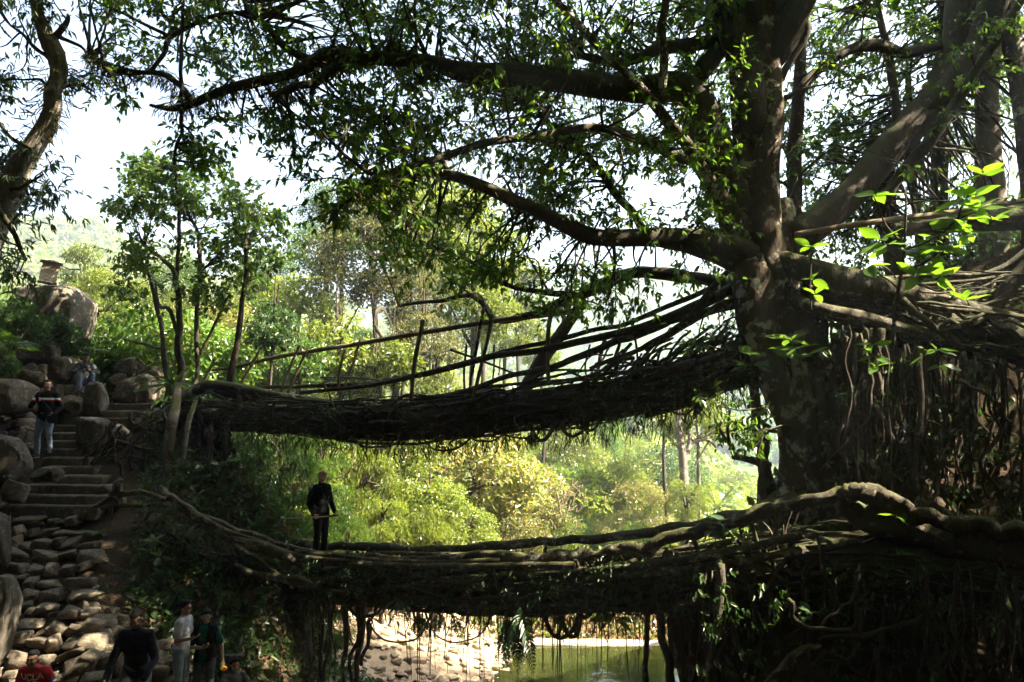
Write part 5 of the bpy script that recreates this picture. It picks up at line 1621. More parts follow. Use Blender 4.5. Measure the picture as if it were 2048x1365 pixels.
for _ in range(60):                         # fine strings
    x = urng.uniform(780, 1290)
    ln = urng.uniform(40, 190)
    D = float(np.interp(x, [a[0] for a in LP], [a[3] for a in LP])) + urng.uniform(-0.5, 0.5)
    r = urng.uniform(0.5, 1.3)
    lean = urng.normal(0, 5)
    proot(lb, [(x, 1200, r, D), (x + lean * 0.4, 1205 + ln * 0.5, r, D), (x + lean, 1210 + ln, r * 0.6, D)], D, urng, 'root', "hanging_root", seg=4, wander=0.006, k=4)
for (xa, xb, y, dp, r) in [(1085, 1160, 1215, 62, 4), (1120, 1165, 1215, 58, 4), (1092, 1130, 1215, 55, 3), (940, 1000, 1214, 16, 5), (900, 985, 1216, 14, 4), (1150, 1190, 1212, 22, 4), (690, 770, 1205, 30, 3), (640, 700, 1200, 22, 3), (735, 860, 1245, 40, 2), (850, 985, 1240, 45, 1.5)]:
    D = float(np.interp(xa, [a[0] for a in LP], [a[3] for a in LP])) - 0.2
    proot(lb, [(xa, y - 14, r), (lerp(xa, xb, 0.15), y + dp * 0.6, r), (lerp(xa, xb, 0.5), y + dp, r), (lerp(xa, xb, 0.85), y + dp * 0.6, r), (xb, y - 16, r)], D, urng, 'root', "root_loop", seg=6)

# root curtain on the left bank beneath the lower bridge and at its head
for _ in range(80):
    x = urng.uniform(330, 700)
    top = np.interp(x, [a[0] for a in LP], [a[2] for a in LP]) - 6
    ln = urng.uniform(60, 260)
    r = urng.uniform(0.8, 3.2)
    D = urng.uniform(16.0, 17.2)
    proot(lb, [(x, top, r), (x + urng.normal(0, 5), top + ln * 0.5, r * 0.8), (x + urng.normal(0, 12), top + ln, r * 0.5)], D, urng, 'root', "hanging_root", seg=5, wander=0.02)
for lst in [[(560, 1175, 4), (520, 1205, 4), (470, 1250, 4), (430, 1270, 3)], [(540, 1190, 5), (500, 1235, 5), (440, 1265, 4)], [(250, 985, 6), (215, 1000, 5), (170, 1030, 4), (150, 1045, 3)], [(330, 1000, 5), (290, 985, 5), (230, 990, 6), (205, 975, 5)], [(330, 1010, 5), (270, 1010, 4), (200, 1015, 4)],
            [(225, 985, 3), (222, 1060, 2), (220, 1130, 2)], [(160, 1030, 2.5), (158, 1060, 2.5), (160, 1095, 2)], [(310, 1020, 4), (270, 1060, 3), (200, 1130, 3), (170, 1160, 3)], [(320, 1040, 4), (280, 1100, 3), (215, 1140, 3)], [(240, 960, 7), (232, 985, 9), (240, 1010, 6)]]:
    proot(lb, lst, 15.6, urng, 'root_lichen', "bank_root", seg=6, wander=0.04)

# ------------------------------------------------------------------ right-hand root platform and dark root wall
rp_ = thing("root_platform", P(1850, 700, 15.0), "mossy thick root platform leading from the fig to the right bank", "roots")
RP = [(1600, 560, 640, 15.6), (1700, 575, 660, 15.3), (1800, 596, 690, 15.0), (1900, 612, 710, 14.7), (2000, 628, 730, 14.4), (2100, 640, 750, 14.1)]
bundle(rp_, RP, 60, (0.025, 0.08), 0.7, urng, 'root', cover=(0.3, 0.8))
for lst, D, mat in [([(1540, 520, 22, 15.5), (1610, 540, 26, 15.0), (1680, 560, 28), (1740, 575, 28), (1800, 588, 24), (1870, 602, 20), (1950, 624, 16), (2060, 650, 15)], 14.6, 'root_lichen'), ([(1590, 470, 5), (1700, 452, 6), (1850, 432, 6), (1950, 418, 5), (2070, 398, 5)], 15.4, 'bamboo'),
                    ([(1790, 462, 14), (1880, 450, 16), (1960, 440, 24), (2070, 430, 32)], 16.0, 'root'), ([(1570, 590, 10, 15.5), (1640, 618, 12), (1740, 640, 12), (1850, 665, 11), (2060, 700, 12)], 14.2, 'root_lichen'), ([(1720, 560, 5), (1850, 552, 5), (1980, 545, 6), (2060, 500, 7)], 15.2, 'root'),
                    ([(1760, 580, 4), (1880, 565, 4), (1990, 555, 5), (2070, 540, 5)], 15.0, 'root'), ([(1850, 600, 6), (1950, 590, 6), (2070, 575, 6)], 15.0, 'root'), ([(1980, 650, 12), (2000, 600, 14), (2030, 560, 16), (2070, 520, 18)], 14.8, 'root')]:
    proot(rp_, lst, D, urng, mat, "root", seg=12, bump=0.09)
for _ in range(46):
    x, y = urng.uniform(1640, 2060), urng.uniform(540, 640)
    ln = urng.uniform(50, 180)
    r = urng.uniform(0.8, 3)
    proot(rp_, [(x, y, r), (x + ln * 0.5, y + urng.normal(0, 14), r), (x + ln, y + urng.normal(0, 22), r * 0.7)], urng.uniform(14.3, 15.4), urng, 'root', "root", seg=5)
# curtain of aerial roots hanging from the platform
cur = thing("root_curtain", P(1880, 900, 14.6), "dark curtain of thin aerial roots hanging below the root platform", "roots")
for _ in range(105):
    x = urng.uniform(1640, 2070) if urng.random() < 0.5 else urng.choice([1680, 1745, 1835, 1925, 1990]) + urng.normal(0, 16)
    y0_ = np.interp(x, [1640, 2070], [650, 730]) + urng.uniform(-20, 20)
    y1_ = y0_ + urng.uniform(120, 400)
    r = urng.uniform(0.8, 4.5) if urng.random() < 0.85 else urng.uniform(5, 9)
    D = urng.uniform(13.8, 15.6)
    proot(cur, [(x, y0_, r), (x + urng.normal(0, 7), lerp(y0_, y1_, 0.4), r * 0.9), (x + urng.normal(0, 12), lerp(y0_, y1_, 0.75), r * 0.8), (x + urng.normal(0, 16), y1_, r * 0.7)], D, urng, 'root', "aerial_root", seg=6, wander=0.06, k=6, knots=0.3)
for _ in range(40):                         # forks and cross-grafts in the curtain
    x, y = urng.uniform(1660, 2060), urng.uniform(740, 980)
    dx, dy = urng.normal(0, 60), urng.uniform(20, 140)
    r = urng.uniform(1.5, 6)
    proot(cur, [(x, y, r), (x + dx * 0.4 + urng.normal(0, 12), y + dy * 0.5, r), (x + dx, y + dy, r * 0.7)], urng.uniform(13.7, 15.2), urng, 'root', "aerial_root", seg=6, wander=0.06, knots=0.3)
low = thing("root_tangle", P(1750, 1330, 12.6), "dark tangle of hanging and looping roots below the mossy handrail", "roots")
for _ in range(190):
    x = urng.uniform(1390, 2070)
    y0_ = urng.uniform(1120, 1200)
    y1_ = y0_ + urng.uniform(80, 330)
    r = urng.uniform(0.8, 4.0) if urng.random() < 0.85 else urng.uniform(5, 10)
    D = np.interp(x, [1390, 2070], [13.6, 11.6]) + urng.uniform(-0.5, 0.9)
    proot(low, [(x, y0_, r), (x + urng.normal(0, 8), lerp(y0_, y1_, 0.4), r * 0.9), (x + urng.normal(0, 16), lerp(y0_, y1_, 0.75), r * 0.8), (x + urng.normal(0, 26), y1_, r * 0.7)], D, urng, 'root', "hanging_root", seg=5, wander=0.03, k=4)
for lst in [[(1640, 1280, 7), (1720, 1265, 7), (1800, 1250, 8), (1860, 1228, 9), (1920, 1222, 10), (2060, 1235, 10)], [(1575, 1200, 8), (1590, 1240, 8), (1640, 1265, 7), (1700, 1262, 6)], [(1720, 1150, 5), (1700, 1200, 6), (1680, 1230, 6), (1640, 1260, 5)], [(1735, 1200, 4), (1725, 1250, 4), (1715, 1300, 4), (1680, 1320, 4), (1640, 1310, 4)],
            [(1590, 1320, 10), (1560, 1350, 11), (1530, 1380, 12)], [(1640, 1290, 9), (1600, 1310, 10), (1550, 1340, 8), (1520, 1390, 9)], [(1760, 1270, 9), (1755, 1320, 9), (1765, 1380, 8)], [(1900, 1190, 8), (1860, 1260, 7), (1880, 1330, 8), (1900, 1390, 8)], [(1850, 1100, 5), (1850, 1180, 6), (1870, 1240, 6)],
            [(1970, 1050, 5), (1978, 1120, 5), (1985, 1200, 6), (1995, 1300, 6), (2000, 1390, 6)], [(1985, 1060, 2), (1995, 1150, 2), (2005, 1260, 2)], [(1640, 1300, 5), (1690, 1320, 5), (1740, 1365, 5), (1760, 1400, 5)]]:
    proot(low, [(e_[0], e_[1], e_[2] * 0.7) for e_ in lst], 12.0, urng, 'root', "root", seg=8, wander=0.05, knots=0.3)

# ------------------------------------------------------------------ ferns, saplings and epiphytes
prng = np.random.default_rng(55)


def big_leaf_mesh(name, seed):
    """A broad folded leaf, unit length along +X, drip tip, slightly curled."""
    rng = np.random.default_rng(seed)
    n = 7
    v, q = [], []
    w = [0.02, 0.15, 0.215, 0.22, 0.18, 0.10, 0.0]
    curl = rng.uniform(0.05, 0.22)
    for i in range(n):
        t = i / (n - 1)
        z = -curl * t * t + 0.02 * math.sin(9 * t)
        for s in (-1, 0, 1):
            v.append((t, s * w[i], z + (0.06 * abs(s) * (w[i] / 0.22))))
    for i in range(n - 1):
        a = i * 3
        q += [(a, a + 3, a + 4, a + 1), (a + 1, a + 4, a + 5, a + 2)]
    return mesh_np(name, np.array(v), q)


LEAVES = [big_leaf_mesh("leaf", 500 + i) for i in range(4)]


def put_leaf(parent, c, d, nrmv, L, mat):
    o = link("leaf", LEAVES[prng.integers(4)], mat)
    d = Vector(d).normalized()
    n = Vector(nrmv)
    n = (n - d * n.dot(d)).normalized()
    s = n.cross(d)
    m = Matrix((d, s, n)).transposed().to_4x4()
    m.translation = Vector([float(x) for x in c]) - parent.location
    m = m @ Matrix.Scale(float(L), 4)
    o.parent = parent
    o.matrix_local = m
    return o


def whorl(parent, c, n, L, mat, droop=0.1, up=(0, -0.15, 1), axis_=None):
    a0 = prng.uniform(0, 6.28)
    for i in range(n):
        a = a0 + i * 2.4 + prng.normal(0, 0.2)
        el = prng.uniform(-droop - 0.3, 0.6)
        d = np.array([math.cos(a), math.sin(a) * 0.8, el])
        if axis_ is not None:
            d = d + np.array(axis_)
        put_leaf(parent, np.array(c) + np.array(d) * 0.02, d, np.array(up) + prng.normal(0, 0.35, 3), L * prng.uniform(0.7, 1.15), mat)


def sapling(name, label, stems, whorls, D, leaf_px, mat, group=None):
    base = P(stems[0][0][0], stems[0][0][1], stems[0][0][3] if len(stems[0][0]) > 3 else D)
    e = thing(name, base, label, "plant", group)
    for s in stems:
        proot(e, s, D, prng, 'bark_dark', "stem", seg=6, bump=0.03, wander=0.006)
    for w in whorls:
        d = w[3] if len(w) > 3 else D
        whorl(e, P(w[0], w[1], d), w[2], PX(leaf_px, d), mat)
    return e


sapling("fig_sapling", "sunlit sapling with broad glowing leaves on the root platform at the right",
        [[(1785, 690, 4), (1790, 620, 4), (1800, 560, 3.5), (1808, 500, 3), (1812, 440, 2.5), (1810, 380, 2)], [(1803, 540, 2.5), (1840, 532, 2), (1870, 510, 2), (1890, 495, 1.5)], [(1808, 500, 2.5), (1840, 490, 2), (1880, 470, 2), (1915, 440, 2), (1960, 420, 1.5)],
         [(1800, 480, 2.5), (1770, 450, 2), (1755, 410, 1.5), (1748, 395, 1.5)], [(1915, 440, 2), (1930, 400, 1.5), (1965, 345, 1.5)], [(1798, 580, 2), (1775, 560, 1.5), (1735, 535, 1.5)], [(1900, 600, 2), (1920, 580, 1.5), (1940, 612, 1.5)], [(1800, 520, 2), (1775, 500, 2), (1762, 480, 1.5)]],
        [(1752, 392, 5), (1762, 480, 5), (1775, 490, 4), (1845, 520, 6), (1885, 500, 6), (1860, 505, 5), (1915, 440, 7), (1935, 470, 6), (1955, 420, 6), (1930, 400, 5), (1965, 350, 6), (1900, 455, 5), (1950, 395, 5), (1880, 555, 4), (1830, 555, 4), (1735, 535, 3), (1930, 602, 5), (1860, 480, 4), (1985, 440, 4), (1870, 560, 3)], 12.6, 52, M['sap_leaf'])
sapling("fig_seedling", "single-stemmed seedling with two bright round leaves against the fig trunk", [[(1622, 620, 2), (1620, 560, 2), (1622, 515, 1.5), (1621, 495, 1.5)]], [(1621, 495, 4), (1625, 560, 3), (1630, 590, 3)], 13.2, 40, M['sap_leaf'])
sapling("epiphyte", "pale green plant with long drooping leaves growing on the fig trunk", [[(1660, 740, 2), (1630, 735, 2), (1605, 712, 2), (1585, 690, 2), (1578, 675, 2)]], [(1580, 680, 6), (1590, 700, 5), (1612, 715, 4), (1575, 715, 3)], 13.2, 48, M['mid_leaf'])
sapling("epiphyte", "bright drooping leaf cluster hanging below the root platform", [[(1765, 690, 2), (1750, 670, 2), (1748, 700, 2), (1748, 730, 2)]], [(1748, 690, 5), (1750, 715, 5), (1752, 735, 5)], 12.8, 40, M['sap_leaf'])
sapling("epiphyte", "small dark-leaved plant beside the bright drooping cluster", [[(1880, 760, 2), (1876, 720, 2), (1872, 700, 2)]], [(1872, 700, 4), (1850, 712, 3), (1885, 730, 3)], 13.0, 36, M['dark_leaf'])
sapling("epiphyte", "dark long-leaved plant where the upper bridge meets the fig", [[(1520, 760, 2), (1505, 730, 2), (1498, 710, 2)]], [(1498, 710, 4), (1490, 735, 4), (1505, 730, 3)], 14.6, 42, M['dark_leaf'])
sapling("epiphyte", "dark glossy plant with long leaves on the lower bridge's near handrail", [[(1440, 1060, 3), (1442, 1050, 3), (1445, 1040, 2)]], [(1445, 1048, 7), (1425, 1060, 6), (1460, 1062, 6)], 13.6, 44, M['dark_leaf'])
sapling("broadleaf_plant", "pale green rosette plant in the shade left of the lower bridge", [[(300, 1140, 2), (305, 1110, 2), (307, 1085, 2)]], [(307, 1082, 8), (300, 1105, 6), (320, 1115, 4)], 15.2, 28, M['mid_leaf'])
sapling("broadleaf_plant", "leafy plant with a lit tuft under the upper bridge's left end", [[(400, 970, 2), (405, 940, 2), (420, 925, 2)]], [(400, 930, 6), (412, 935, 6), (440, 930, 6), (380, 935, 5), (370, 900, 5), (465, 925, 4)], 17.3, 20, M['mid_leaf'])
sapling("broadleaf_plant", "small pale-leaved seedling hanging behind the woman with the stick", [[(475, 1040, 1.5), (476, 1020, 1.5)]], [(476, 1018, 6), (478, 1030, 4)], 17.6, 20, M['mid_leaf'])
sapling("broadleaf_plant", "green leafy plant beside the man in navy's shoulder", [[(228, 1275, 2), (228, 1255, 2), (232, 1243, 2)]], [(232, 1243, 7), (222, 1255, 6), (240, 1250, 5)], 14.0, 22, M['light_leaf'])
sapling("epiphyte", "tiny bright grass-like sprig on the mossy handrail", [[(1790, 1050, 1), (1792, 1030, 1)]], [(1792, 1034, 4)], 12.1, 30, M['sap_leaf'])
sapling("epiphyte", "leafy sprig hanging in the dark root tangle below the mossy handrail", [[(1790, 1140, 1.5), (1795, 1110, 1.5)]], [(1795, 1110, 5), (1788, 1140, 4), (1770, 1152, 3)], 12.0, 28, M['dark_leaf'])
sapling("epiphyte", "dim three-leaved sprig low in the root tangle", [[(1622, 1260, 1.5), (1622, 1225, 1.5)]], [(1622, 1225, 5), (1624, 1240, 3)], 12.2, 28, M['dark_leaf'])
sapling("epiphyte", "strap-leaved plant dangling under the lower bridge above the pool", [[(1225, 1215, 2), (1228, 1232, 3)]], [(1228, 1236, 4), (1232, 1240, 3)], 14.6, 48, M['sap_leaf'])


def frond_mesh(name, seed, n=17, pin=0.28, droop=0.9, lobe=0.34):
    """Unit-length arching frond along +X with paired pinnae."""
    rng = np.random.default_rng(seed)
    mb = MB()
    t = np.linspace(0, 1, 10)
    ang = -droop * t
    xs_ = np.concatenate([[0], np.cumsum(np.cos((ang[:-1] + ang[1:]) / 2) / 9)])
    zs_ = np.concatenate([[0], np.cumsum(np.sin((ang[:-1] + ang[1:]) / 2) / 9)])
    path = np.stack([xs_, np.zeros(10), zs_], 1)
    v, q, tr = tube(path, np.linspace(0.010, 0.003, 10), seg=4, k=2, bump=0, rng=rng)
    mb.add(v, q, tr)
    cs, ds, ns, Ls = [], [], [], []
    for i in range(n):
        u = 0.16 + 0.84 * i / (n - 1)
        k = u * 9
        a = min(int(k), 8)
        c = path[a] + (path[a + 1] - path[a]) * (k - a)
        tg_ = nrm(path[a + 1] - path[a])
        L = pin * (math.sin(math.pi * min(1, 0.12 + u * 0.9)) ** 0.6) * (1.05 - 0.5 * u)
        for s in (-1, 1):
            cs.append(c)
            ds.append(nrm(np.array([0, s, 0]) + tg_ * 0.55 + np.array([0, 0, -0.15]) + rng.normal(0, 0.05, 3)))
            ns.append(np.cross(tg_, np.array([0, 1.0, 0])) * -1 + rng.normal(0, 0.1, 3))
            Ls.append(max(L, 0.03))
    v, q = leaf_arrays(np.array(cs), np.array(ds), np.array(ns), np.array(Ls), lobe * 0.62, 0.04, 0.05)
    mb.add(v, q)
    return mb.mesh(name, False)


FRONDS = [frond_mesh("frond", 600 + i, droop=0.5 + 0.4 * i) for i in range(3)]
STRAPS = []
for i in range(3):
    n = 9
    v, q = [], []
    for k in range(n):
        u = k / (n - 1)
        wd = 0.055 * math.sin(math.pi * min(1, 0.15 + 0.85 * u)) ** 0.7 + (0.0 if k == n - 1 else 0.006)
        x, z = u * (1 - 0.18 * i * u), -(0.25 + 0.25 * i) * u ** 2.2
        for s in (-1, 0, 1):
            v.append((x, s * wd, z + 0.02 * abs(s)))
    for k in range(n - 1):
        a = k * 3
        q += [(a, a + 3, a + 4, a + 1), (a + 1, a + 4, a + 5, a + 2)]
    STRAPS.append(mesh_np("blade", np.array(v), q))


def fern(name, label, px, py, D, L, n, mat, meshes=FRONDS, piece="frond", elev=(0.1, 0.7), azr=(0, 6.28), group=None, cat="fern"):
    e = thing(name, P(px, py, D), label, cat, group)
    for i in range(n):
        o = link(piece, meshes[prng.integers(len(meshes))], mat)
        o.parent = e
        a = lerp(azr[0], azr[1], (i + prng.uniform(0, 0.8)) / n)
        o.rotation_euler = (prng.normal(0, 0.25), -prng.uniform(*elev), a)
        s = L * prng.uniform(0.7, 1.15)
        o.scale = (s, s, s)
    return e


fern("hanging_fern", "big hanging fern with long feathery fronds under the middle of the lower bridge", 1040, 1215, 14.7, 1.15, 6, M['dark_leaf'], elev=(-1.45, -0.95))
fern("hanging_fern", "long drooping fern just left of the big hanging one", 1012, 1222, 14.9, 1.05, 4, M['dark_leaf'], elev=(-1.5, -1.1))
fern("hanging_fern", "arching fern silhouetted against the gravel at the lower bridge's left", 905, 1232, 15.2, 0.62, 4, M['dark_leaf'], elev=(-1.0, 0.1))
fern("hanging_fern", "broad dark fern hanging over the bright gravel", 838, 1225, 15.6, 0.6, 5, M['dark_leaf'], elev=(-1.3, -0.5))
fern("hanging_fern", "spreading fern frond catching light under the lower bridge", 800, 1195, 15.6, 0.75, 5, M['dark_leaf'], elev=(-0.5, 0.3))
fern("hanging_fern", "small dark fern tuft over the left end of the gravel", 880, 1225, 15.4, 0.5, 4, M['dark_leaf'], elev=(-1.2, -0.3))
fern("hanging_fern", "little fern dangling from the upper bridge's underside", 1066, 862, 16.9, 0.42, 4, M['dark_leaf'], elev=(-1.3, -0.6))
fern("birds_nest_fern", "big strap-leaved fern rosette at the upper bridge's left end", 345, 770, 18.4, 0.95, 16, M['dark_leaf'], STRAPS, "blade", (-0.3, 0.8))
fern("birds_nest_fern", "smaller strap-leaved fern below the big rosette", 350, 808, 18.0, 0.6, 10, M['dark_leaf'], STRAPS, "blade", (-0.7, 0.4))
fern("strap_plant", "tuft of strap leaves perched on the big limb above the sky gap", 455, 165, 13.0, 0.35, 12, M['dark_leaf'], STRAPS, "blade", (0.0, 1.3), cat="plant")
fern("strap_plant", "dark nest of strap leaves where the limb bends at top centre", 665, 88, 13.2, 0.38, 14, M['dark_leaf'], STRAPS, "blade", (0.0, 1.3), cat="plant")
fern("strap_plant", "strap-leaved epiphyte in the crown above the middle limb", 1130, 92, 14.2, 0.6, 10, M['fig_leaf'], STRAPS, "blade", (-0.8, 0.6), cat="plant")
fern("strap_plant", "feathery epiphyte tuft on the limb left of the sky triangle", 780, 318, 12.1, 0.35, 12, M['dark_leaf'], STRAPS, "blade", (0.2, 1.3), cat="plant")
for (x, y, D, L, lab) in [(230, 715, 21.2, 0.9, "yellow-green fern in the sun right of the seated man"), (258, 705, 22.0, 1.0, "bright fern behind the yellow-green one"), (160, 715, 20.4, 0.6, "small fern beside the dark smooth boulder"), (20, 690, 17.4, 0.8, "shaded fern at the left edge above the stone bank"),
                          (195, 1070, 15.2, 0.45, "small dark fern right of the middle cobbled steps"), (560, 1345, 16.5, 0.6, "fern frond low at the foot of the root curtain"), (690, 1140, 16.0, 0.35, "little fern sprig on the lower bridge below the woman with the stick")]:
    fern("fern", lab, x, y, D, L, 8, M['mid_leaf'], elev=(0.0, 0.9), group="ferns on the banks")
fern("palm", "small fan of palm fronds in the valley gap", 1432, 1020, 44, 2.6, 9, M['light_leaf'], elev=(0.3, 1.3), cat="palm")

# leafy growth on the bridges themselves
def clothe(parent, prof, n, L, rng, mat, name="foliage", hw=0.65, top=True):
    xs_ = [a[0] for a in prof]
    cs, ds, ns = [], [], []
    for _ in range(n // 6):
        x = rng.uniform(xs_[0], xs_[-1])
        y = rng.uniform(np.interp(x, xs_, [a[1] for a in prof]), np.interp(x, xs_, [a[2] for a in prof]) + 10)
        D = np.interp(x, xs_, [a[3] for a in prof]) - hw - 0.05
        c = P(x, y, D) + rng.normal(0, 0.05, (6, 3))
        cs.append(c)
        ds.append(nrm(rng.normal(0, 0.6, (6, 3)) + np.array([0, -0.5, -0.6])))
        ns.append(nrm(rng.normal(0, 0.5, (6, 3)) + np.array([0, -0.5, 0.8])))
    v, q = leaf_arrays(np.vstack(cs), np.vstack(ds), np.vstack(ns), L * rng.uniform(0.6, 1.3, len(cs) * 6), 0.35)
    tag(link(name, mesh_np(name, v, q, smooth=False), M[mat], parent), kind="stuff")


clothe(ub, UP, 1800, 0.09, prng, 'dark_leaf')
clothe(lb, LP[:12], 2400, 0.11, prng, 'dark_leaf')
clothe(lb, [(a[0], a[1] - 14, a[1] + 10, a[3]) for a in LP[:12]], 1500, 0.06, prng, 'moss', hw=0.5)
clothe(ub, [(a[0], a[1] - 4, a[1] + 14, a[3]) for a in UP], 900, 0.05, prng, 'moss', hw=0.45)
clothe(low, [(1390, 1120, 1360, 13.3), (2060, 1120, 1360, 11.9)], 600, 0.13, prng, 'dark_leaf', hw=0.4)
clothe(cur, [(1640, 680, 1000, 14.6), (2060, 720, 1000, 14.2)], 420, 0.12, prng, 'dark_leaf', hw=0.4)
# frayed edge below the decks
for par, prof in ((ub, UP), (lb, LP)):
    pth = catmull(np.array([P(a[0], a[2] - 6, a[3] - 0.25) for a in prof]), 6)
    v, q = strands([(pth, 0.26)], 260, 0.22, prng, 0.9, 1.1, 0.05)
    tag(link("fringe", mesh_np("fringe", v, q, smooth=False), M['moss'], par), kind="stuff")

# low growth covering the soil
def undergrowth(name, label, xr, yr, n, L, mat, rng, cond=None, lift=(0.02, 0.5)):
    x = rng.uniform(*xr, n)
    y = rng.uniform(*yr, n)
    if cond is not None:
        k = cond(x, y)
        x, y = x[k], y[k]
    # clumped height
    hgt = lift[0] + (lift[1] - lift[0]) * np.clip(0.5 + 0.45 * wob(x, y, 2.1, 3), 0.05, 1) * rng.uniform(0.1, 1, len(x))
    z = ground_h(x, y) + hgt
    c = np.stack([x, y, z], 1)
    d = nrm(rng.normal(0, 0.7, (len(x), 3)) + np.array([0, -0.1, 0.1]))
    nn = nrm(rng.normal(0, 0.5, (len(x), 3)) + np.array([0.1, -0.3, 1]))
    v, q = leaf_arrays(c, d, nn, L * rng.uniform(0.5, 1.4, len(x)), 0.5)
    return tag(link(name, mesh_np(name, v, q, smooth=False), M[mat], None), label, "undergrowth", kind="stuff")


offst = lambda x, y: (x > (-7.3 - 0.42 * (y - 12)) + 1.35) | (y > 20.2)
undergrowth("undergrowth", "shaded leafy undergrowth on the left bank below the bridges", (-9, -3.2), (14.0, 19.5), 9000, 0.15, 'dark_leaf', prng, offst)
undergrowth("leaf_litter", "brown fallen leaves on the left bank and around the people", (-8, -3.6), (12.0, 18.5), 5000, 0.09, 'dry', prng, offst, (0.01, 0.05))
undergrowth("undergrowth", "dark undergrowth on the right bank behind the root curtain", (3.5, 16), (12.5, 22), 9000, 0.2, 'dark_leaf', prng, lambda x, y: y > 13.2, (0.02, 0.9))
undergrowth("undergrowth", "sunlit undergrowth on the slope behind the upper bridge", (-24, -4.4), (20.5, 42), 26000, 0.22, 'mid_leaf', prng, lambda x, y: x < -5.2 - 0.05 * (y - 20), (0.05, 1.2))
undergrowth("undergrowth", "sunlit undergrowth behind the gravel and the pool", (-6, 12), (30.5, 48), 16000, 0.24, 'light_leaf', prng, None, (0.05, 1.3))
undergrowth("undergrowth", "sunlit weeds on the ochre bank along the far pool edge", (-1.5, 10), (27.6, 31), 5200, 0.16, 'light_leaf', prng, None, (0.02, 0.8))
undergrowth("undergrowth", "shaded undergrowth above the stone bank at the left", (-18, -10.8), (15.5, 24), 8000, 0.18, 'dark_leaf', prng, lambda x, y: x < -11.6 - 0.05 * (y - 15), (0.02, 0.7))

# bushes filling the slope behind the bridges
frng2 = np.random.default_rng(88)
cnt = 0
while cnt < 62:
    D = frng2.uniform(21.5, 46)
    px = frng2.uniform(180, 1320)
    x = (px - 1024) / FPX * D
    if x > -5.6 - 0.03 * (D - 20) and D < 31.5:
        continue
    r = frng2.uniform(1.1, 2.2)
    g = float(ground_h(x, D))
    py = 860 - (g + r * 0.7 - EYE) / D * FPX
    k, l = [('med', 'light_leaf'), ('willow', 'mid_leaf'), ('med', 'mid_leaf'), ('coarse', 'light_leaf'), ('fine', 'pale_leaf')][frng2.integers(5)]
    put_tree(px, py, D, r / D * FPX, k, l, "low leafy bush filling the sunlit slope behind the bridges", "bushes filling the sunlit slope", name="bush", cat="bush", rng=frng2, trunk=False)
    cnt += 1

# ------------------------------------------------------------------ people
def capsule(mb, a, b, ra, rb, sx=1.0, n=12, h=4):
    a, b = np.array(a, float), np.array(b, float)
    ax = b - a
    ln = np.linalg.norm(ax)
    ax = ax / max(ln, 1e-6)
    ref = np.array((1.0, 0, 0)) if abs(ax[0]) < 0.8 else np.array((0, 1.0, 0))
    u = nrm(ref - ax * np.dot(ref, ax))
    w = np.cross(ax, u)
    rings = []
    for i in range(h):
        t = math.pi / 2 * (1 - i / h)
        rings.append((-math.sin(t) * ra, math.cos(t) * ra))
    rings.append((0, ra))
    rings.append((ln * 0.5, (ra + rb) / 2))
    rings.append((ln, rb))
    for i in range(1, h + 1):
        t = math.pi / 2 * i / h
        rings.append((ln + math.sin(t) * rb, math.cos(t) * rb))
    rings[0] = (-ra, ra * 0.02)
    rings[-1] = (ln + rb, rb * 0.02)
    ang = np.linspace(0, 2 * math.pi, n, endpoint=False)
    v = []
    for d, r in rings:
        v.append(a + ax * d + r * (u[None] * np.cos(ang)[:, None] * sx + w[None] * np.sin(ang)[:, None]))
    m = len(rings)
    v = np.vstack(v)
    i0 = np.arange(m - 1)[:, None] * n
    j = np.arange(n)[None, :]
    j2 = (j + 1) % n
    q = np.stack([i0 + j, i0 + j2, i0 + n + j2, i0 + n + j], -1).reshape(-1, 4)
    k = len(v)
    v = np.vstack([v, a - ax * ra, b + ax * rb])
    jj = np.arange(n)
    t = np.vstack([np.stack([jj * 0 + k, (jj + 1) % n, jj], -1), np.stack([jj * 0 + k + 1, (m - 1) * n + jj, (m - 1) * n + (jj + 1) % n], -1)])
    mb.add(v, q, t)


def ellip(mb, c, r, R=None, n=16, m=10):
    th = np.linspace(0, math.pi, m + 1)[1:-1]
    ph = np.linspace(0, 2 * math.pi, n, endpoint=False)
    v = [np.stack([np.sin(t) * np.cos(ph), np.sin(t) * np.sin(ph), np.full(n, math.cos(t))], 1) for t in th]
    v = np.vstack(v + [np.array([[0, 0, 1.0]]), np.array([[0, 0, -1.0]])]) * np.array(r)
    if R is not None:
        v = v @ np.array(R).T
    v = v + np.array(c)
    k = m - 1
    i0 = np.arange(k - 1)[:, None] * n
    j = np.arange(n)[None, :]
    j2 = (j + 1) % n
    q = np.stack([i0 + j, i0 + n + j, i0 + n + j2, i0 + j2], -1).reshape(-1, 4)
    jj = np.arange(n)
    t = np.vstack([np.stack([jj * 0 + k * n, jj, (jj + 1) % n], -1), np.stack([jj * 0 + k * n + 1, (k - 1) * n + (jj + 1) % n, (k - 1) * n + jj], -1)])
    mb.add(v, q, t)


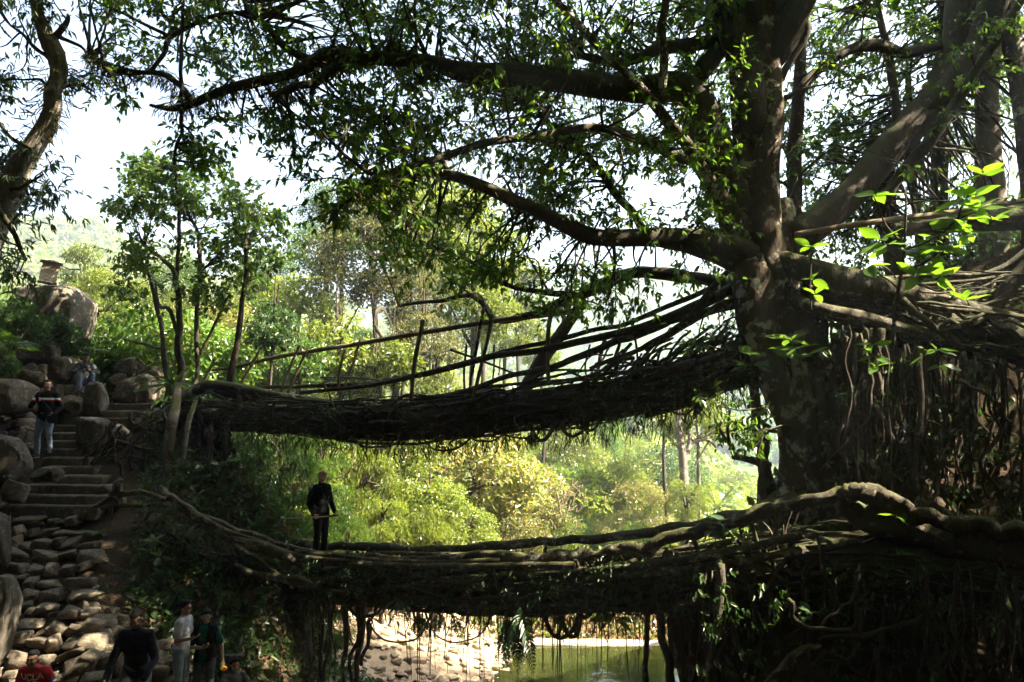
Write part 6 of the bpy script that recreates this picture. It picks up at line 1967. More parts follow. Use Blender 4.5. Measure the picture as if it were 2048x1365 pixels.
def fuse(mb, name, voxel, smooth=3, wr=0.0, seed=0):
    """Fuse overlapping volumes into one continuous skin."""
    tmp = bpy.data.objects.new("tmp", mb.mesh("tmp"))
    COL.objects.link(tmp)
    md = tmp.modifiers.new("r", 'REMESH')
    md.mode = 'VOXEL'
    md.voxel_size = voxel
    md.use_smooth_shade = True
    if smooth:
        s = tmp.modifiers.new("s", 'SMOOTH')
        s.factor = 0.5
        s.iterations = smooth
    dg = bpy.context.evaluated_depsgraph_get()
    me = bpy.data.meshes.new_from_object(tmp.evaluated_get(dg))
    me.name = name
    bpy.data.objects.remove(tmp)
    if wr > 0:                              # soft folds in cloth
        n = len(me.vertices)
        co = np.empty(n * 3, np.float32)
        me.vertices.foreach_get("co", co)
        co = co.reshape(-1, 3)
        nn = np.empty(n * 3, np.float32)
        me.vertices.foreach_get("normal", nn)
        nn = nn.reshape(-1, 3)
        f = np.sin(co[:, 2] * 38 + 6 * np.sin(co[:, 0] * 9 + seed) + co[:, 1] * 12) + 0.7 * np.sin(co[:, 2] * 71 + co[:, 0] * 31 + seed * 3)
        co = co + nn * (f * wr)[:, None]
        me.vertices.foreach_set("co", co.ravel().astype(np.float32))
        me.update()
    return me


def rot_x(a):
    return np.array([[1, 0, 0], [0, math.cos(a), -math.sin(a)], [0, math.sin(a), math.cos(a)]])


def rot_z(a):
    return np.array([[math.cos(a), -math.sin(a), 0], [math.sin(a), math.cos(a), 0], [0, 0, 1]])


def hand(mb, wrist, d, pn, side, curl=0.35, s=1.0):
    """Palm, four unequal bent fingers and a thumb leaving the side of the palm. d: finger direction, pn: palm normal."""
    d = nrm(np.array(d, float))
    pn = np.array(pn, float)
    pn = nrm(pn - d * np.dot(pn, d))
    sd = np.cross(d, pn) * side
    w = np.array(wrist)
    for k, o in enumerate((-0.026, -0.009, 0.009, 0.026)):
        capsule(mb, w + d * 0.012 * s + sd * o * 0.7, w + d * 0.075 * s + sd * o, 0.014 * s, 0.012 * s, n=8, h=3)
        L1, L2 = [(0.036, 0.030), (0.043, 0.038), (0.041, 0.035), (0.031, 0.026)][k]
        p0 = w + d * 0.080 * s + sd * o * 1.12
        d1 = nrm(d * math.cos(curl) + pn * math.sin(curl) + sd * o * 2)
        p1 = p0 + d1 * L1 * s
        d2 = nrm(d * math.cos(curl * 2.2) + pn * math.sin(curl * 2.2))
        p2 = p1 + d2 * L2 * s
        capsule(mb, p0, p1, 0.0095 * s, 0.0088 * s, n=8, h=3)
        capsule(mb, p1, p2, 0.0088 * s, 0.0075 * s, n=8, h=3)
    t0 = w + d * 0.028 * s - sd * 0.028
    t1 = t0 + nrm(d * 0.6 - sd * 0.75 + pn * 0.35) * 0.042 * s
    t2 = t1 + nrm(d * 0.85 - sd * 0.25 + pn * 0.45) * 0.032 * s
    capsule(mb, t0, t1, 0.013 * s, 0.011 * s, n=8, h=3)
    capsule(mb, t1, t2, 0.011 * s, 0.008 * s, n=8, h=3)


def person(label, loc, yaw, H=1.68, lean=0.0, twist=0.0, head=(0.0, 0.0), skin='skin_brown', pose=None, top=None, legs=None, hairc='hair', hair='short', female=False, seated=False, group="people at the bridge", shoes='shoe', roll=0.0):
    """Faces -Y at yaw 0. pose gives elbows, wrists, hands and legs in body metres (x to the picture's right)."""
    k = H / 1.7
    e = thing("person", loc, label, "person", group)
    e.rotation_euler = (0, 0, yaw)
    po = dict(el=(-0.25, 0.02, 1.10), wl=(-0.27, -0.06, 0.86), er=(0.25, 0.02, 1.10), wr=(0.27, -0.06, 0.86), hl=(0, -0.1, -1), hr=(0, -0.1, -1), pl=(1, 0, 0), pr=(-1, 0, 0), cl=0.35, cr=0.35,
              kl=(-0.10, -0.02, 0.49), al=(-0.11, 0.02, 0.085), kr=(0.10, -0.02, 0.49), ar=(0.11, 0.02, 0.085), hip=(0, 0, 0.92), fl=(-0.1, -1, 0), fr=(0.1, -1, 0))
    po.update(pose or {})
    A = lambda v: np.array(v, float) * k
    hip = A(po['hip'])
    T = rot_z(twist) @ rot_x(lean)
    tor = lambda x, y, z: hip + T @ (np.array([x, y, z - 0.92]) * k)
    shw = 0.148 if female else 0.165
    sl, sr = tor(-shw, 0.0, 1.385), tor(shw, 0.0, 1.385)
    nk = tor(0, 0.012, 1.44)
    hd = nk + T @ (np.array([0, -0.015, 0.155]) * k)
    HR = rot_z(head[0]) @ rot_x(head[1])
    hx = lambda x, y, z: hd + HR @ (np.array([x, y, z]) * k)
    el, wl, er, wr_ = A(po['el']), A(po['wl']), A(po['er']), A(po['wr'])
    kl, al, kr, ar = A(po['kl']), A(po['al']), A(po['kr']), A(po['ar'])
    hl, hr_ = tor(-0.092, 0, 0.90), tor(0.092, 0, 0.90)
    mb = MB()
    # torso, neck
    def torso(mb, g):
        ellip(mb, tor(0, 0.0, 1.25), (np.array([0.158 if female else 0.170, 0.108, 0.215]) + g) * k, T)
        ellip(mb, tor(0, -0.005, 1.06), (np.array([0.140, 0.105, 0.17]) + g) * k, T)
        ellip(mb, tor(0, 0.01, 0.93), (np.array([0.165, 0.118, 0.125]) + g) * k, T)
        capsule(mb, sl, sr, (0.056 + g * 0.8) * k, (0.056 + g * 0.8) * k)
        if female:
            for s in (-1, 1):
                ellip(mb, tor(0.07 * s, -0.068, 1.235), (np.array([0.066, 0.052, 0.068]) + g * 0.7) * k, T)
    torso(mb, 0.0)
    capsule(mb, nk - T @ (np.array([0, 0, 0.06]) * k), hd - HR @ (np.array([0, -0.0, 0.06]) * k), 0.056 * k, 0.05 * k)
    # head: skull, face, jaw, nose, ears, brow
    ellip(mb, hx(0, 0.012, 0.035), np.array([0.076, 0.094, 0.090]) * k, HR)
    ellip(mb, hx(0, -0.022, -0.030), np.array([0.063, 0.070, 0.088]) * k, HR)
    ellip(mb, hx(0, -0.052, -0.085), np.array([0.036, 0.036, 0.032]) * k, HR)
    capsule(mb, hx(0, -0.088, 0.012), hx(0, -0.108, -0.028), 0.010 * k, 0.015 * k, n=8, h=3)
    capsule(mb, hx(-0.034, -0.076, 0.028), hx(0.034, -0.076, 0.028), 0.014 * k, 0.014 * k, n=8, h=3)
    capsule(mb, hx(-0.018, -0.088, -0.058), hx(0.018, -0.088, -0.058), 0.011 * k, 0.011 * k, n=8, h=3)
    for s in (-1, 1):
        ellip(mb, hx(0.078 * s, 0.010, -0.005), np.array([0.013, 0.022, 0.033]) * k, HR, 8, 6)
        ellip(mb, hx(0.040 * s, -0.066, -0.028), np.array([0.024, 0.024, 0.026]) * k, HR, 8, 6)
    # arms, hands
    for (s_, e_, w_, hd_, pn_, cu, sd) in ((sl, el, wl, po['hl'], po['pl'], po['cl'], -1), (sr, er, wr_, po['hr'], po['pr'], po['cr'], 1)):
        capsule(mb, s_, e_, 0.050 * k, 0.038 * k)
        capsule(mb, e_, w_, 0.037 * k, 0.025 * k)
        hand(mb, w_, hd_, pn_, sd, cu, 0.98 * k)
    # legs, feet
    for (h_, k_, a_, f_) in ((hl, kl, al, po['fl']), (hr_, kr, ar, po['fr'])):
        capsule(mb, h_, k_, 0.082 * k, 0.052 * k)
        capsule(mb, k_, a_, 0.050 * k, 0.034 * k)
        ff = nrm(np.array(f_, float))
        capsule(mb, a_ - ff * 0.03 * k + np.array([0, 0, -0.045 * k]), a_ + ff * 0.15 * k + np.array([0, 0, -0.055 * k]), 0.032 * k, 0.026 * k, 1.2)
    link("body", fuse(mb, "body", 0.0115 * k, 1), M[skin]).parent = e
    # face details
    for s in (-1, 1):
        m_ = MB()
        ellip(m_, hx(0.031 * s, -0.0835, 0.008), np.array([0.012, 0.008, 0.007]) * k, HR, 8, 6)
        ey = m_.build("eye", M['eye'])
        ey.parent = e
        m_ = MB()
        capsule(m_, hx(0.014 * s, -0.093, 0.030), hx(0.046 * s, -0.080, 0.031), 0.0045 * k, 0.003 * k, n=6, h=2)
        m_.build("eyebrow", M[hairc]).parent = e
    m_ = MB()
    capsule(m_, hx(-0.017, -0.0985, -0.057), hx(0.017, -0.0985, -0.057), 0.0045 * k, 0.0045 * k, n=6, h=2)
    m_.build("mouth", M['lip']).parent = e
    # hair
    m_ = MB()
    ellip(m_, hx(0, 0.030, 0.050), np.array([0.083, 0.092, 0.088]) * k, HR)
    ellip(m_, hx(0, -0.035, 0.095), np.array([0.062, 0.050, 0.034]) * k, HR)
    ellip(m_, hx(0, 0.055, -0.02), np.array([0.070, 0.055, 0.07]) * k, HR)
    if hair in ('bun', 'long'):
        for s in (-1, 1):
            capsule(m_, hx(0.060 * s, -0.03, 0.075), hx(0.070 * s, 0.03, 0.0), 0.022 * k, 0.025 * k)
        if hair == 'bun':
            ellip(m_, hx(0, 0.125, 0.03), np.array([0.045, 0.045, 0.045]) * k, HR)
        else:
            capsule(m_, hx(0, 0.075, 0.0), hx(0, 0.09, -0.17), 0.06 * k, 0.045 * k, 1.2)
    link("hair", fuse(m_, "hair", 0.012 * k, 1, 0.0018, 3), M[hairc]).parent = e
    # trousers
    if legs:
        m_ = MB()
        g = legs.get('g', 0.016)
        ellip(m_, tor(0, 0.01, 0.95), (np.array([0.165, 0.120, 0.115]) + g) * k, T)
        for (h_, k_, a_) in ((hl, kl, al), (hr_, kr, ar)):
            capsule(m_, h_, k_, (0.086 + g) * k, (0.054 + g) * k)
            capsule(m_, k_, lerp(k_, a_, 0.93), (0.052 + g) * k, (0.042 + g * 1.2) * k)
        link("trousers", fuse(m_, "trousers", 0.016, 2, 0.0022, 1), M[legs['m']]).parent = e
    for (a_, f_) in ((al, po['fl']), (ar, po['fr'])):
        ff = nrm(np.array(f_, float))
        m_ = MB()
        capsule(m_, a_ - ff * 0.035 * k + np.array([0, 0, -0.035 * k]), a_ + ff * 0.155 * k + np.array([0, 0, -0.050 * k]), 0.044 * k, 0.036 * k, 1.1)
        capsule(m_, a_ + np.array([0, 0, 0.02]), a_ + np.array([0, 0, -0.03]), 0.045 * k, 0.045 * k)
        sh = link("shoe", fuse(m_, "shoe", 0.012, 2), M[shoes])
        sh.parent = e
        m_ = MB()
        capsule(m_, a_ - ff * 0.04 * k + np.array([0, 0, -0.073 * k]), a_ + ff * 0.16 * k + np.array([0, 0, -0.076 * k]), 0.010, 0.010, 4.2)
        so = m_.build("sole", M['sole'])
        so.parent = sh
    # upper garment
    out = {}
    if top:
        m_ = MB()
        g = top.get('g', 0.016)
        torso(m_, g)
        if top.get('hem', True):
            ellip(m_, tor(0, 0.01, 0.90), (np.array([0.170, 0.124, 0.10]) + g) * k, T)
        capsule(m_, nk - T @ (np.array([0, 0, 0.05]) * k), nk + T @ (np.array([0, -0.002, 0.012 + top.get('collar', 0)]) * k), 0.068 * k, 0.063 * k)
        for (s_, e_, w_) in ((sl, el, wl), (sr, er, wr_)):
            if top['sleeve'] == 'long':
                capsule(m_, s_, e_, (0.052 + g * 0.8) * k, (0.042 + g * 0.7) * k)
                capsule(m_, e_, lerp(e_, w_, 0.95), (0.041 + g * 0.7) * k, (0.033 + g * 0.6) * k)
            elif top['sleeve'] == 'short':
                capsule(m_, s_, lerp(s_, e_, 0.72), (0.058 + g) * k, (0.052 + g) * k)
        me = fuse(m_, top.get('name', 'shirt'), 0.014, 2, top.get('wr', 0.0025), 2)
        o = link(top.get('name', 'shirt'), me, M[top['m']])
        o.parent = e
        out['shirt'] = o
    out.update(e=e, tor=tor, T=T, hx=hx, HR=HR, k=k, sl=sl, sr=sr, el=el, er=er, wl=wl, wr=wr_, hd=hd, nk=nk)
    return out


def skinm(name, c):
    m, nt, outp = new_mat(name)
    p = N(nt, "ShaderNodeBsdfPrincipled")
    tc = N(nt, "ShaderNodeTexCoord")
    n1 = noise(nt, tc.outputs["Object"], 14, 4)
    colr = ramp(nt, n1, [(0.3, tuple(x * 0.85 for x in c)), (0.7, tuple(min(1, x * 1.1) for x in c))])
    nt.links.new(colr, p.inputs["Base Color"])
    p.inputs["Roughness"].default_value = 0.5
    p.inputs["Subsurface Weight"].default_value = 0.06
    p.inputs["Subsurface Radius"].default_value = (0.02, 0.008, 0.004)
    nt.links.new(p.outputs[0], outp.inputs[0])
    return m


M['skin_brown'] = skinm("skin_brown", (0.30, 0.165, 0.10))
M['skin_tan'] = skinm("skin_tan", (0.42, 0.25, 0.165))
M['skin_pale'] = skinm("skin_pale", (0.60, 0.38, 0.29))
M['hair'] = plain("dark_hair", (0.007, 0.006, 0.005), 0.6, 0.4, 60, 0.12)
M['hair_grey'] = plain("cropped_hair", (0.014, 0.012, 0.011), 0.7, 0.4, 80, 0.1)
M['hair_red'] = plain("sandy_hair", (0.42, 0.24, 0.13), 0.5, 0.3, 60)
M['eye'] = plain("eye", (0.05, 0.04, 0.035), 0.2, 0.1, 10, 0.6)
M['lip'] = plain("lip", (0.30, 0.11, 0.09), 0.5, 0.1)
M['sole'] = plain("white_sole", (0.6, 0.58, 0.54), 0.7, 0.1)
M['shoe'] = plain("dark_shoe", (0.03, 0.03, 0.035), 0.6, 0.2)
M['jean_blue'] = plain("faded_jeans", (0.20, 0.26, 0.34), 0.85, 0.3, 14)
M['jean_light'] = plain("light_blue_jeans", (0.25, 0.33, 0.38), 0.85, 0.2, 14)
M['jean_dark'] = plain("dark_jeans", (0.07, 0.08, 0.10), 0.85, 0.3, 14)
M['grey_trouser'] = plain("grey_trousers", (0.10, 0.10, 0.11), 0.85, 0.25, 14)
M['black'] = plain("black_cloth", (0.009, 0.009, 0.010), 0.9, 0.3, 18, 0.12)
M['navy'] = plain("navy_cloth", (0.012, 0.014, 0.022), 0.85, 0.3, 18, 0.15)
M['white_shirt'] = plain("white_cotton", (0.48, 0.49, 0.55), 0.85, 0.06, 12)
M['teal'] = plain("teal_polo", (0.007, 0.075, 0.065), 0.85, 0.15, 14)
M['grey_jacket'] = plain("grey_jacket", (0.06, 0.06, 0.064), 0.85, 0.2, 14)
M['red'] = plain("red_jersey", (0.50, 0.022, 0.035), 0.8, 0.15, 14)
M['white'] = plain("white_print", (0.80, 0.80, 0.78), 0.7, 0.04)
M['blue'] = plain("blue_print", (0.05, 0.11, 0.36), 0.7, 0.08)
M['green_pack'] = plain("green_pack_cloth", (0.07, 0.20, 0.12), 0.7, 0.2, 14)
M['red_tag'] = plain("red_tag", (0.65, 0.03, 0.06), 0.6, 0.1)
M['yellow'] = plain("yellow_wrapper", (0.80, 0.62, 0.05), 0.4, 0.1)
M['phone'] = plain("black_phone", (0.012, 0.012, 0.014), 0.15, 0.1, 5, 0.6)
M['stick'] = plain("pale_cane", (0.55, 0.45, 0.28), 0.6, 0.15, 20)
M['headband'] = plain("orange_grey_headband", (0.50, 0.22, 0.15), 0.8, 0.5, 45)


def band(src, name, mat, test, off, parent):
    """Cloth pieces sewn onto a garment: the garment's own faces inside test(), lifted by off."""
    me = src.data
    n = len(me.vertices)
    co = np.empty(n * 3, np.float32)
    me.vertices.foreach_get("co", co)
    co = co.reshape(-1, 3)
    nn = np.empty(n * 3, np.float32)
    me.vertices.foreach_get("normal", nn)
    nn = nn.reshape(-1, 3)
    keep = test(co)
    qs = []
    ts = []
    for p in me.polygons:
        vs = p.vertices[:]
        if all(keep[v] for v in vs):
            (qs if len(vs) == 4 else ts).append(vs)
    if not qs:
        return None
    used = np.unique(np.concatenate([np.array(qs).ravel(), np.array(ts, dtype=int).ravel()]))
    mp = -np.ones(n, int)
    mp[used] = np.arange(len(used))
    o = link(name, mesh_np(name, (co + nn * off)[used], mp[np.array(qs)], mp[np.array(ts)] if ts else None), M[mat])
    o.parent = parent
    return o


def printed(text, size, center, R, shirt, mat, parent, name, off=0.004):
    cu = bpy.data.curves.new("txt", 'FONT')
    cu.body = text
    cu.size = size
    cu.align_x = 'CENTER'
    cu.align_y = 'CENTER'
    cu.offset = size * 0.022
    to = bpy.data.objects.new("txt", cu)
    COL.objects.link(to)
    dg = bpy.context.evaluated_depsgraph_get()
    me = bpy.data.meshes.new_from_object(to.evaluated_get(dg))
    bpy.data.objects.remove(to)
    import bmesh
    bm = bmesh.new()
    bm.from_mesh(me)
    bmesh.ops.triangulate(bm, faces=bm.faces[:])
    bmesh.ops.subdivide_edges(bm, edges=[e_ for e_ in bm.edges if e_.calc_length() > size * 0.3], cuts=2)
    bmesh.ops.triangulate(bm, faces=bm.faces[:])
    sm_ = shirt.data
    bvh = BVHTree.FromPolygons([v.co[:] for v in sm_.vertices], [p.vertices[:] for p in sm_.polygons])
    for v in bm.verts:
        w = np.array(center) + R @ np.array([v.co.x, -0.4, v.co.y])
        hit = bvh.ray_cast(Vector(w), Vector(R @ np.array([0, 1.0, 0])))
        v.co = (hit[0] + Vector(R @ np.array([0, -off, 0]))) if hit[0] is not None else Vector(w + R @ np.array([0, 0.3, 0]))
    bm.to_mesh(me)
    bm.free()
    me.name = name
    o = link(name, me, M[mat])
    o.parent = parent
    return o


def at_ground(px, py, D):
    p = P(px, py, D)
    return p


def foot(px, D, z):
    return ((px - 1024) / FPX * D / (CP - (682.5 - 860 + (z - EYE) / D * FPX) / FPX * SP) * 1.0, D, z)


def spot(px, D, z):
    """World point on plane height z at distance D under picture column px."""
    yy = 860 - (z - EYE) / D * FPX
    x = P(px, yy, D)[0]
    return (float(x), D, float(z))


def align(pr, py, D):
    """Lift or lower a figure so that the crown of its head is seen at photograph row py."""
    top_ = pr['e'].location.z + float(pr['hx'](0, 0.02, 0.138)[2])
    pr['e'].location.z += float(P(1024, py, D)[2]) - top_


# 1 man coming down the steps, striped jersey
zs = 8.15 - 0.18 * 7
p1 = person("man in black jersey with white and red chest stripe coming down the upper steps", spot(86, 17.15, zs), 0.15, 1.69, -0.03, head=(0.0, -0.12),
            pose=dict(kl=(-0.12, -0.06, 0.50), al=(-0.13, 0.0, 0.085), kr=(0.15, -0.16, 0.55), ar=(0.16, -0.08, 0.20), el=(-0.30, -0.06, 1.13), wl=(-0.14, -0.24, 1.22), hl=(0.7, -0.2, 0.5), pl=(0.2, 0.9, 0.1), cl=0.6, er=(0.30, 0.02, 1.11), wr=(0.24, -0.16, 0.97), hr=(-0.5, -0.4, -0.5), pr=(-0.4, 0.4, 0.2)),
            top=dict(m='black', sleeve='long', g=0.022, name='jersey'), legs=dict(m='jean_blue', g=0.014))
band(p1['shirt'], "white_stripe", 'white', lambda c: (c[:, 2] > 1.262) & (c[:, 2] < 1.312) & (c[:, 1] < 0.02), 0.004, p1['e'])
band(p1['shirt'], "red_stripe", 'red', lambda c: (c[:, 2] > 1.232) & (c[:, 2] < 1.266) & (c[:, 1] < 0.02), 0.003, p1['e'])
zt = zs
def held(name, label, cat, pr, lp, dims, rot, mat, bev=0.004):
    """A thing held by person pr at body point lp."""
    m4 = Matrix.Translation(pr['e'].location) @ Matrix.Rotation(pr['e'].rotation_euler[2], 4, 'Z')
    e = thing(name, m4 @ Vector([float(x) for x in lp]), label, cat)
    e.rotation_euler = (rot[0], rot[1], rot[2] + pr['e'].rotation_euler[2])
    lbox("body", (0, 0, 0), dims, M[mat], e, bev)
    return e


ph = held("phone", "dark phone held up by the man in the striped jersey", "phone", p1, p1['wl'] + np.array([0.06, -0.05, 0.05]), (0.075, 0.010, 0.15), (0.3, 0, 0), 'phone')
lbox("screen", (0, 0.0055, 0.0), (0.066, 0.003, 0.13), M['eye'], ph, 0.001)
bgm = held("shoulder_bag", "dark shoulder bag at the hip of the man in the striped jersey", "bag", p1, np.array([0.20, -0.15, 0.86]), (0.20, 0.10, 0.22), (0, 0.08, 0.3), 'black', 0.03)
lbox("flap", (0, -0.052, 0.05), (0.19, 0.012, 0.11), M['navy'], bgm, 0.004)
m_ = MB()
v, q, t = tube([p1['tor'](0.19, -0.13, 0.97) , p1['tor'](0.05, -0.155, 1.15), p1['tor'](-0.10, -0.145, 1.33), p1['tor'](-0.145, -0.02, 1.455)], [0.012] * 4, seg=6, k=5, bump=0)
m_.add(v, q, t)
o = m_.build("strap", M['navy'])
o.parent = p1['e']

# 2 man seated on the rocks
sz = P(168, 775, 19.7)
p2 = person("man in grey jacket and jeans seated on the boulders above the steps", (sz[0], sz[1], sz[2] - 0.30), 0.55, 1.70, 0.12, head=(0.1, 0.25),
            pose=dict(hip=(0, 0.05, 0.38), kl=(-0.13, -0.36, 0.62), al=(-0.12, -0.30, 0.16), kr=(0.15, -0.38, 0.60), ar=(0.14, -0.26, 0.16), el=(-0.28, -0.16, 0.66), wl=(-0.10, -0.38, 0.68), er=(0.28, -0.18, 0.66), wr=(0.10, -0.40, 0.68), hl=(0.6, -0.6, 0.1), hr=(-0.6, -0.6, 0.1), pl=(0, 0, 1), pr=(0, 0, 1), cl=0.7, cr=0.7),
            top=dict(m='grey_jacket', sleeve='long', g=0.022, name='jacket', collar=0.02), legs=dict(m='jean_blue', g=0.016))

# 3 woman with a stick on the lower bridge
wz = P(640, 1112, 16.5)
p3 = person("woman in black with a headband and stick standing on the lower bridge", (wz[0], 16.5, wz[2]), 0.9, 1.72, 0.0, head=(-0.85, -0.02), skin='skin_pale', hairc='hair_red', female=True,
            pose=dict(el=(-0.27, 0.05, 1.08), wl=(-0.26, -0.10, 0.86), hl=(0.1, -0.5, -0.6), pl=(1, 0, 0), cl=0.9, er=(0.27, 0.04, 1.08), wr=(0.25, -0.12, 0.88), hr=(-0.1, -0.5, -0.6), pr=(-1, 0, 0), cr=0.9, kl=(-0.09, -0.02, 0.48), kr=(0.09, -0.02, 0.48)),
            top=dict(m='black', sleeve='long', g=0.026, name='fleece', collar=0.03), legs=dict(m='black', g=0.02))
m_ = MB()
for zz in (0.052, 0.066, 0.080):
    ang = np.linspace(0, 2 * math.pi, 20)
    v, q, t = tube([p3['hx'](0.088 * math.sin(a), 0.018 - 0.104 * math.cos(a), zz + 0.010 * (1 - math.cos(a)) * -0.5) for a in ang], [0.011] * 20, seg=6, k=1, bump=0)
    m_.add(v, q, t)
o = m_.build("headband", M['headband'])
o.parent = p3['e']


def world_of(pr, lp):
    m4 = Matrix.Translation(pr['e'].location) @ Matrix.Rotation(pr['e'].rotation_euler[2], 4, 'Z')
    return m4 @ Vector([float(x) for x in lp])


bk = thing("backpack", world_of(p3, p3['tor'](0, 0.25, 0.97)), "green and black backpack worn by the woman on the lower bridge", "backpack")
bk.rotation_euler = (0.05, 0, 0.9)
m_ = MB()
ellip(m_, (0, 0, 0.20), (0.16, 0.115, 0.25))
ellip(m_, (0, 0.05, 0.10), (0.12, 0.10, 0.13))
link("pack_body", fuse(m_, "pack_body", 0.014, 2, 0.003), M['black']).parent = bk
m_ = MB()
ellip(m_, (0, 0.0, 0.40), (0.15, 0.125, 0.085))
link("lid", fuse(m_, "lid", 0.014, 2, 0.003), M['green_pack']).parent = bk
lbox("tag", (-0.155, -0.01, 0.14), (0.02, 0.05, 0.035), M['red_tag'], bk, 0.004)
for s in (-1, 1):
    v, q, t = tube([(0.10 * s, -0.11, 0.10), (0.13 * s, -0.32, 0.22), (0.115 * s, -0.375, 0.36), (0.10 * s, -0.24, 0.50), (0.09 * s, -0.08, 0.42)], [0.016] * 5, seg=6, k=5, bump=0)
    o = MB().add(v, q, t).build("strap", M['black'])
    o.parent = bk
hp = world_of(p3, p3['wl'] + np.array([0.0, -0.05, -0.05]))
hp = np.array(hp)
st = thing("walking_stick", hp, "thin pale walking stick held level by the woman on the lower bridge", "stick")
v, q, t = tube([hp + np.array([-0.75, 0.22, -0.05]), hp, hp + np.array([0.48, -0.14, 0.05])], [0.010, 0.011, 0.012], seg=7, k=5, bump=0.02)
MB().add(v, q, t).build("shaft", M['stick'], st)
v, q, t = tube([hp + np.array([0.30, -0.09, 0.031]), hp + np.array([0.48, -0.142, 0.051])], [0.015, 0.015], seg=7, k=3, bump=0.02)
MB().add(v, q, t).build("grip", M['black'], st)

# 4 man in navy walking, looking down
gz = lambda px, D: float(ground_h(spot(px, D, 3.0)[0], D))
z4 = gz(268, 11.3)
p4 = person("short-haired man in navy jacket stepping forward and looking down", spot(268, 11.3, z4 + 0.05), 0.10, 1.76, 0.16, head=(-0.12, 0.50), hairc='hair_grey',
            pose=dict(kl=(-0.12, -0.14, 0.50), al=(-0.13, -0.02, 0.085), kr=(0.11, 0.05, 0.48), ar=(0.12, 0.26, 0.12), el=(-0.265, -0.12, 1.09), wl=(-0.29, -0.28, 0.87), hl=(-0.2, -0.4, -0.7), pl=(0.8, 0.2, 0), er=(0.27, -0.12, 1.08), wr=(0.20, -0.32, 0.86), hr=(-0.15, -0.35, -0.85), pr=(-0.3, 0.8, 0), cr=0.2),
            top=dict(m='navy', sleeve='long', g=0.022, name='jacket', collar=0.03), legs=dict(m='grey_trouser', g=0.02))
align(p4, 1220, 11.15)
band(p4['shirt'], "shirt_front", 'black', lambda c: (np.abs(c[:, 0]) < 0.05) & (c[:, 1] < -0.12) & (c[:, 2] > 0.95) & (c[:, 2] < 1.36), 0.004, p4['e'])
cp_ = held("paper_cup", "small pale cup in the hand of the man in navy", "cup", p4, p4['wl'] + np.array([0.01, -0.06, -0.09]), (0.055, 0.055, 0.075), (0.2, 0.1, 0), 'white', 0.016)
lbox("rim", (0, 0, 0.038), (0.062, 0.062, 0.008), M['white'], cp_, 0.003)

# 5 woman in white T-shirt, side view
z5 = gz(360, 13.0)
p5 = person("woman in white T-shirt and pale jeans standing in profile with one palm raised", spot(358, 12.7, z5), math.pi / 2 - 0.1, 1.64, 0.04, head=(0.0, 0.12), skin='skin_brown', female=True, hair='bun',
            pose=dict(el=(-0.22, -0.02, 1.12), wl=(-0.20, -0.28, 1.16), hl=(0.0, -0.85, 0.35), pl=(0.2, 0.2, 1), cl=0.3, er=(0.23, 0.0, 1.10), wr=(0.18, -0.24, 1.08), hr=(0, -0.9, 0.1), pr=(0, 0, 1), cr=0.6),
            top=dict(m='white_shirt', sleeve='short', g=0.014, name='t_shirt'), legs=dict(m='jean_light', g=0.012))
align(p5, 1198, 12.7)
m_ = MB()
v, q, t = tube([p5['hx'](-0.085, 0.02, 0.10), p5['hx'](-0.06, -0.055, 0.118), p5['hx'](0, -0.07, 0.125), p5['hx'](0.06, -0.055, 0.118), p5['hx'](0.085, 0.02, 0.10)], [0.0035] * 5, seg=6, k=4, bump=0)
m_.add(v, q, t)
o = m_.build("glasses", M['phone'])
o.parent = p5['e']

# 6 woman in teal polo and dark vest with a phone
z6 = gz(406, 13.25)
p6 = person("woman in teal polo and dark vest looking at a phone beside the white T-shirt woman", spot(406, 12.9, z6), 0.12, 1.55, 0.02, head=(0.25, 0.28), skin='skin_tan', female=True, hair='long',
            pose=dict(el=(-0.25, -0.06, 1.08), wl=(0.03, -0.30, 1.13), hl=(0.8, -0.3, 0.25), pl=(0, 0.6, 0.8), cl=0.7, er=(0.27, 0.03, 1.08), wr=(0.33, -0.10, 0.86), hr=(0.2, -0.3, -0.8), pr=(-0.7, 0.3, 0), cr=0.7),
            top=dict(m='teal', sleeve='short', g=0.018, name='polo'), legs=dict(m='jean_dark', g=0.014))
align(p6, 1216, 12.9)
for nm, tst in (("vest", lambda c: ((np.abs(c[:, 0] + 0.02) > 0.055) | (c[:, 1] > -0.05)) & (np.abs(c[:, 0]) < 0.185) & (c[:, 2] < 1.36)),):
    band(p6['shirt'], nm, 'black', tst, 0.010, p6['e'])
ph = held("phone", "black phone held by the woman in the teal polo", "phone", p6, p6['wl'] + np.array([0.085, -0.045, 0.055]), (0.075, 0.010, 0.15), (0.9, 0.3, -0.6), 'phone')
lbox("screen", (0, 0.0055, 0.0), (0.066, 0.003, 0.13), M['eye'], ph, 0.001)
pk = held("snack_packet", "yellow and red snack packet in the lowered hand of the woman in teal", "packet", p6, p6['wr'] + np.array([0.03, -0.07, -0.10]), (0.10, 0.035, 0.075), (0.2, 0.5, 0.3), 'yellow', 0.012)
lbox("print", (0.02, -0.0185, 0.0), (0.045, 0.004, 0.05), M['red_tag'], pk, 0.001)

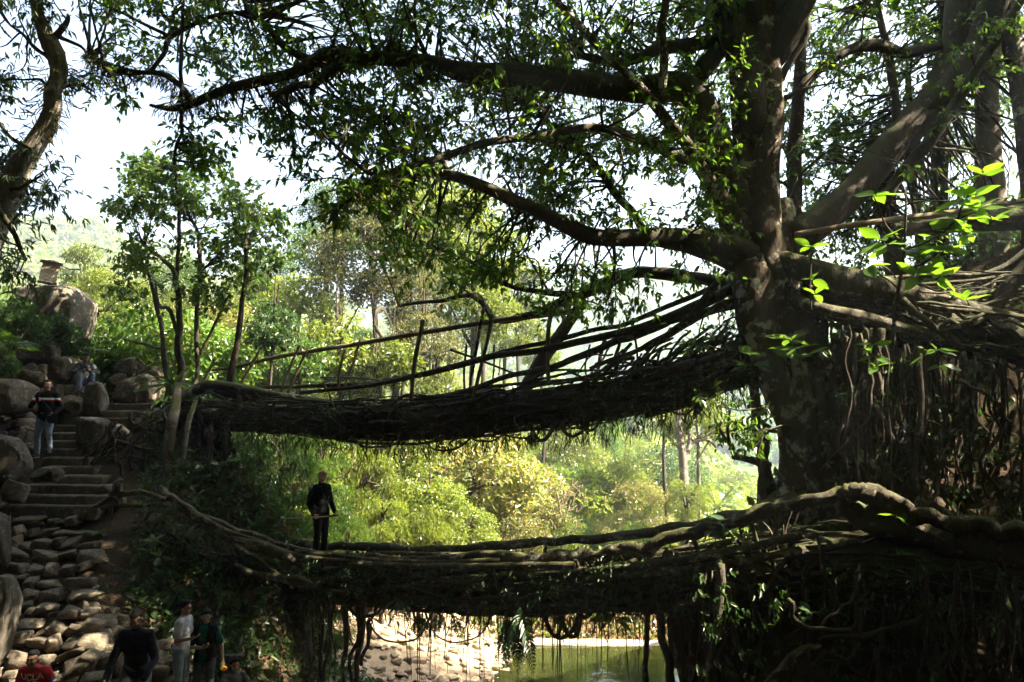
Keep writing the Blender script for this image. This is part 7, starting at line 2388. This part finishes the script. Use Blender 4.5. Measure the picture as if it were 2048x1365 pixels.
# 7 person in the red jersey, seated on the lowest steps
s7 = P(76, 1420, 12.1)
z7 = float(s7[2])
p7 = person("person in bright red lettered jersey seated on the lowest cobbled steps", (float(P(76, 1400, 11.4)[0]), 11.4, 3.3), 0.05, 1.58, 0.42, head=(0.05, 0.0), skin='skin_brown', hair='short', group="people at the bridge",
            pose=dict(hip=(0, 0.05, 0.50), kl=(-0.15, -0.40, 0.56), al=(-0.14, -0.42, 0.10), kr=(0.15, -0.40, 0.56), ar=(0.14, -0.42, 0.10), el=(-0.27, -0.08, 0.68), wl=(-0.12, -0.30, 0.64), er=(0.27, -0.08, 0.68), wr=(0.12, -0.30, 0.64), hl=(0.6, -0.6, -0.1), hr=(-0.6, -0.6, -0.1), pl=(0, 0, -1), pr=(0, 0, -1)),
            top=dict(m='red', sleeve='long', g=0.030, name='jersey'), legs=dict(m='jean_dark', g=0.016))
align(p7, 1294, 11.35)
T7 = p7['T']
printed("UCLA", 0.118, p7['tor'](0, 0, 1.365), T7, p7['shirt'], 'white', p7['e'], "lettering")
printed("00", 0.17, p7['tor'](0, 0, 1.235), T7, p7['shirt'], 'white', p7['e'], "number_outline", 0.004)
printed("00", 0.14, p7['tor'](0, 0, 1.235), T7, p7['shirt'], 'blue', p7['e'], "number", 0.007)
for sh, el_ in (('sl', 'el'), ('sr', 'er')):
    a, b = p7[sh], p7[el_]
    ax = nrm(b - a)
    ln = np.linalg.norm(b - a)
    def ring(lo, hi, a=a, ax=ax, ln=ln):
        return lambda c: (((c - a) @ ax) > lo * ln) & (((c - a) @ ax) < hi * ln) & (np.linalg.norm((c - a) - ((c - a) @ ax)[:, None] * ax, axis=1) < 0.098) & (np.abs(c[:, 0]) > 0.185)
    band(p7['shirt'], "sleeve_stripe", 'blue', ring(0.40, 0.58), 0.003, p7['e'])
    band(p7['shirt'], "sleeve_stripe", 'white', ring(0.58, 0.76), 0.003, p7['e'])

# 8 woman seated low by the root curtain
z8 = gz(468, 13.6)
p8 = person("person in grey hoodie seated on the ground at the foot of the root curtain", spot(466, 13.5, 2.83), 0.7, 1.60, 0.10, head=(-0.1, 0.15), skin='skin_tan', female=True, hair='long',
            pose=dict(hip=(0, 0.05, 0.14), kl=(-0.16, -0.34, 0.40), al=(-0.10, -0.52, 0.09), kr=(0.16, -0.34, 0.40), ar=(0.12, -0.52, 0.09), el=(-0.25, -0.16, 0.42), wl=(-0.05, -0.36, 0.46), er=(0.25, -0.16, 0.42), wr=(0.10, -0.38, 0.47), hl=(0.5, -0.7, 0.1), hr=(-0.5, -0.7, 0.1), pl=(0, 0, 1), pr=(0, 0, 1)),
            top=dict(m='grey_jacket', sleeve='long', g=0.026, name='hoodie', collar=0.03), legs=dict(m='black', g=0.016))
pk = held("snack_packet", "white and yellow packet held by the seated person in the grey hoodie", "packet", p8, p8['wr'] + np.array([-0.03, -0.06, 0.06]), (0.09, 0.03, 0.12), (0.3, 0.5, 0.2), 'white', 0.01)
lbox("print", (0.015, -0.016, 0.03), (0.05, 0.004, 0.05), M['yellow'], pk, 0.001)
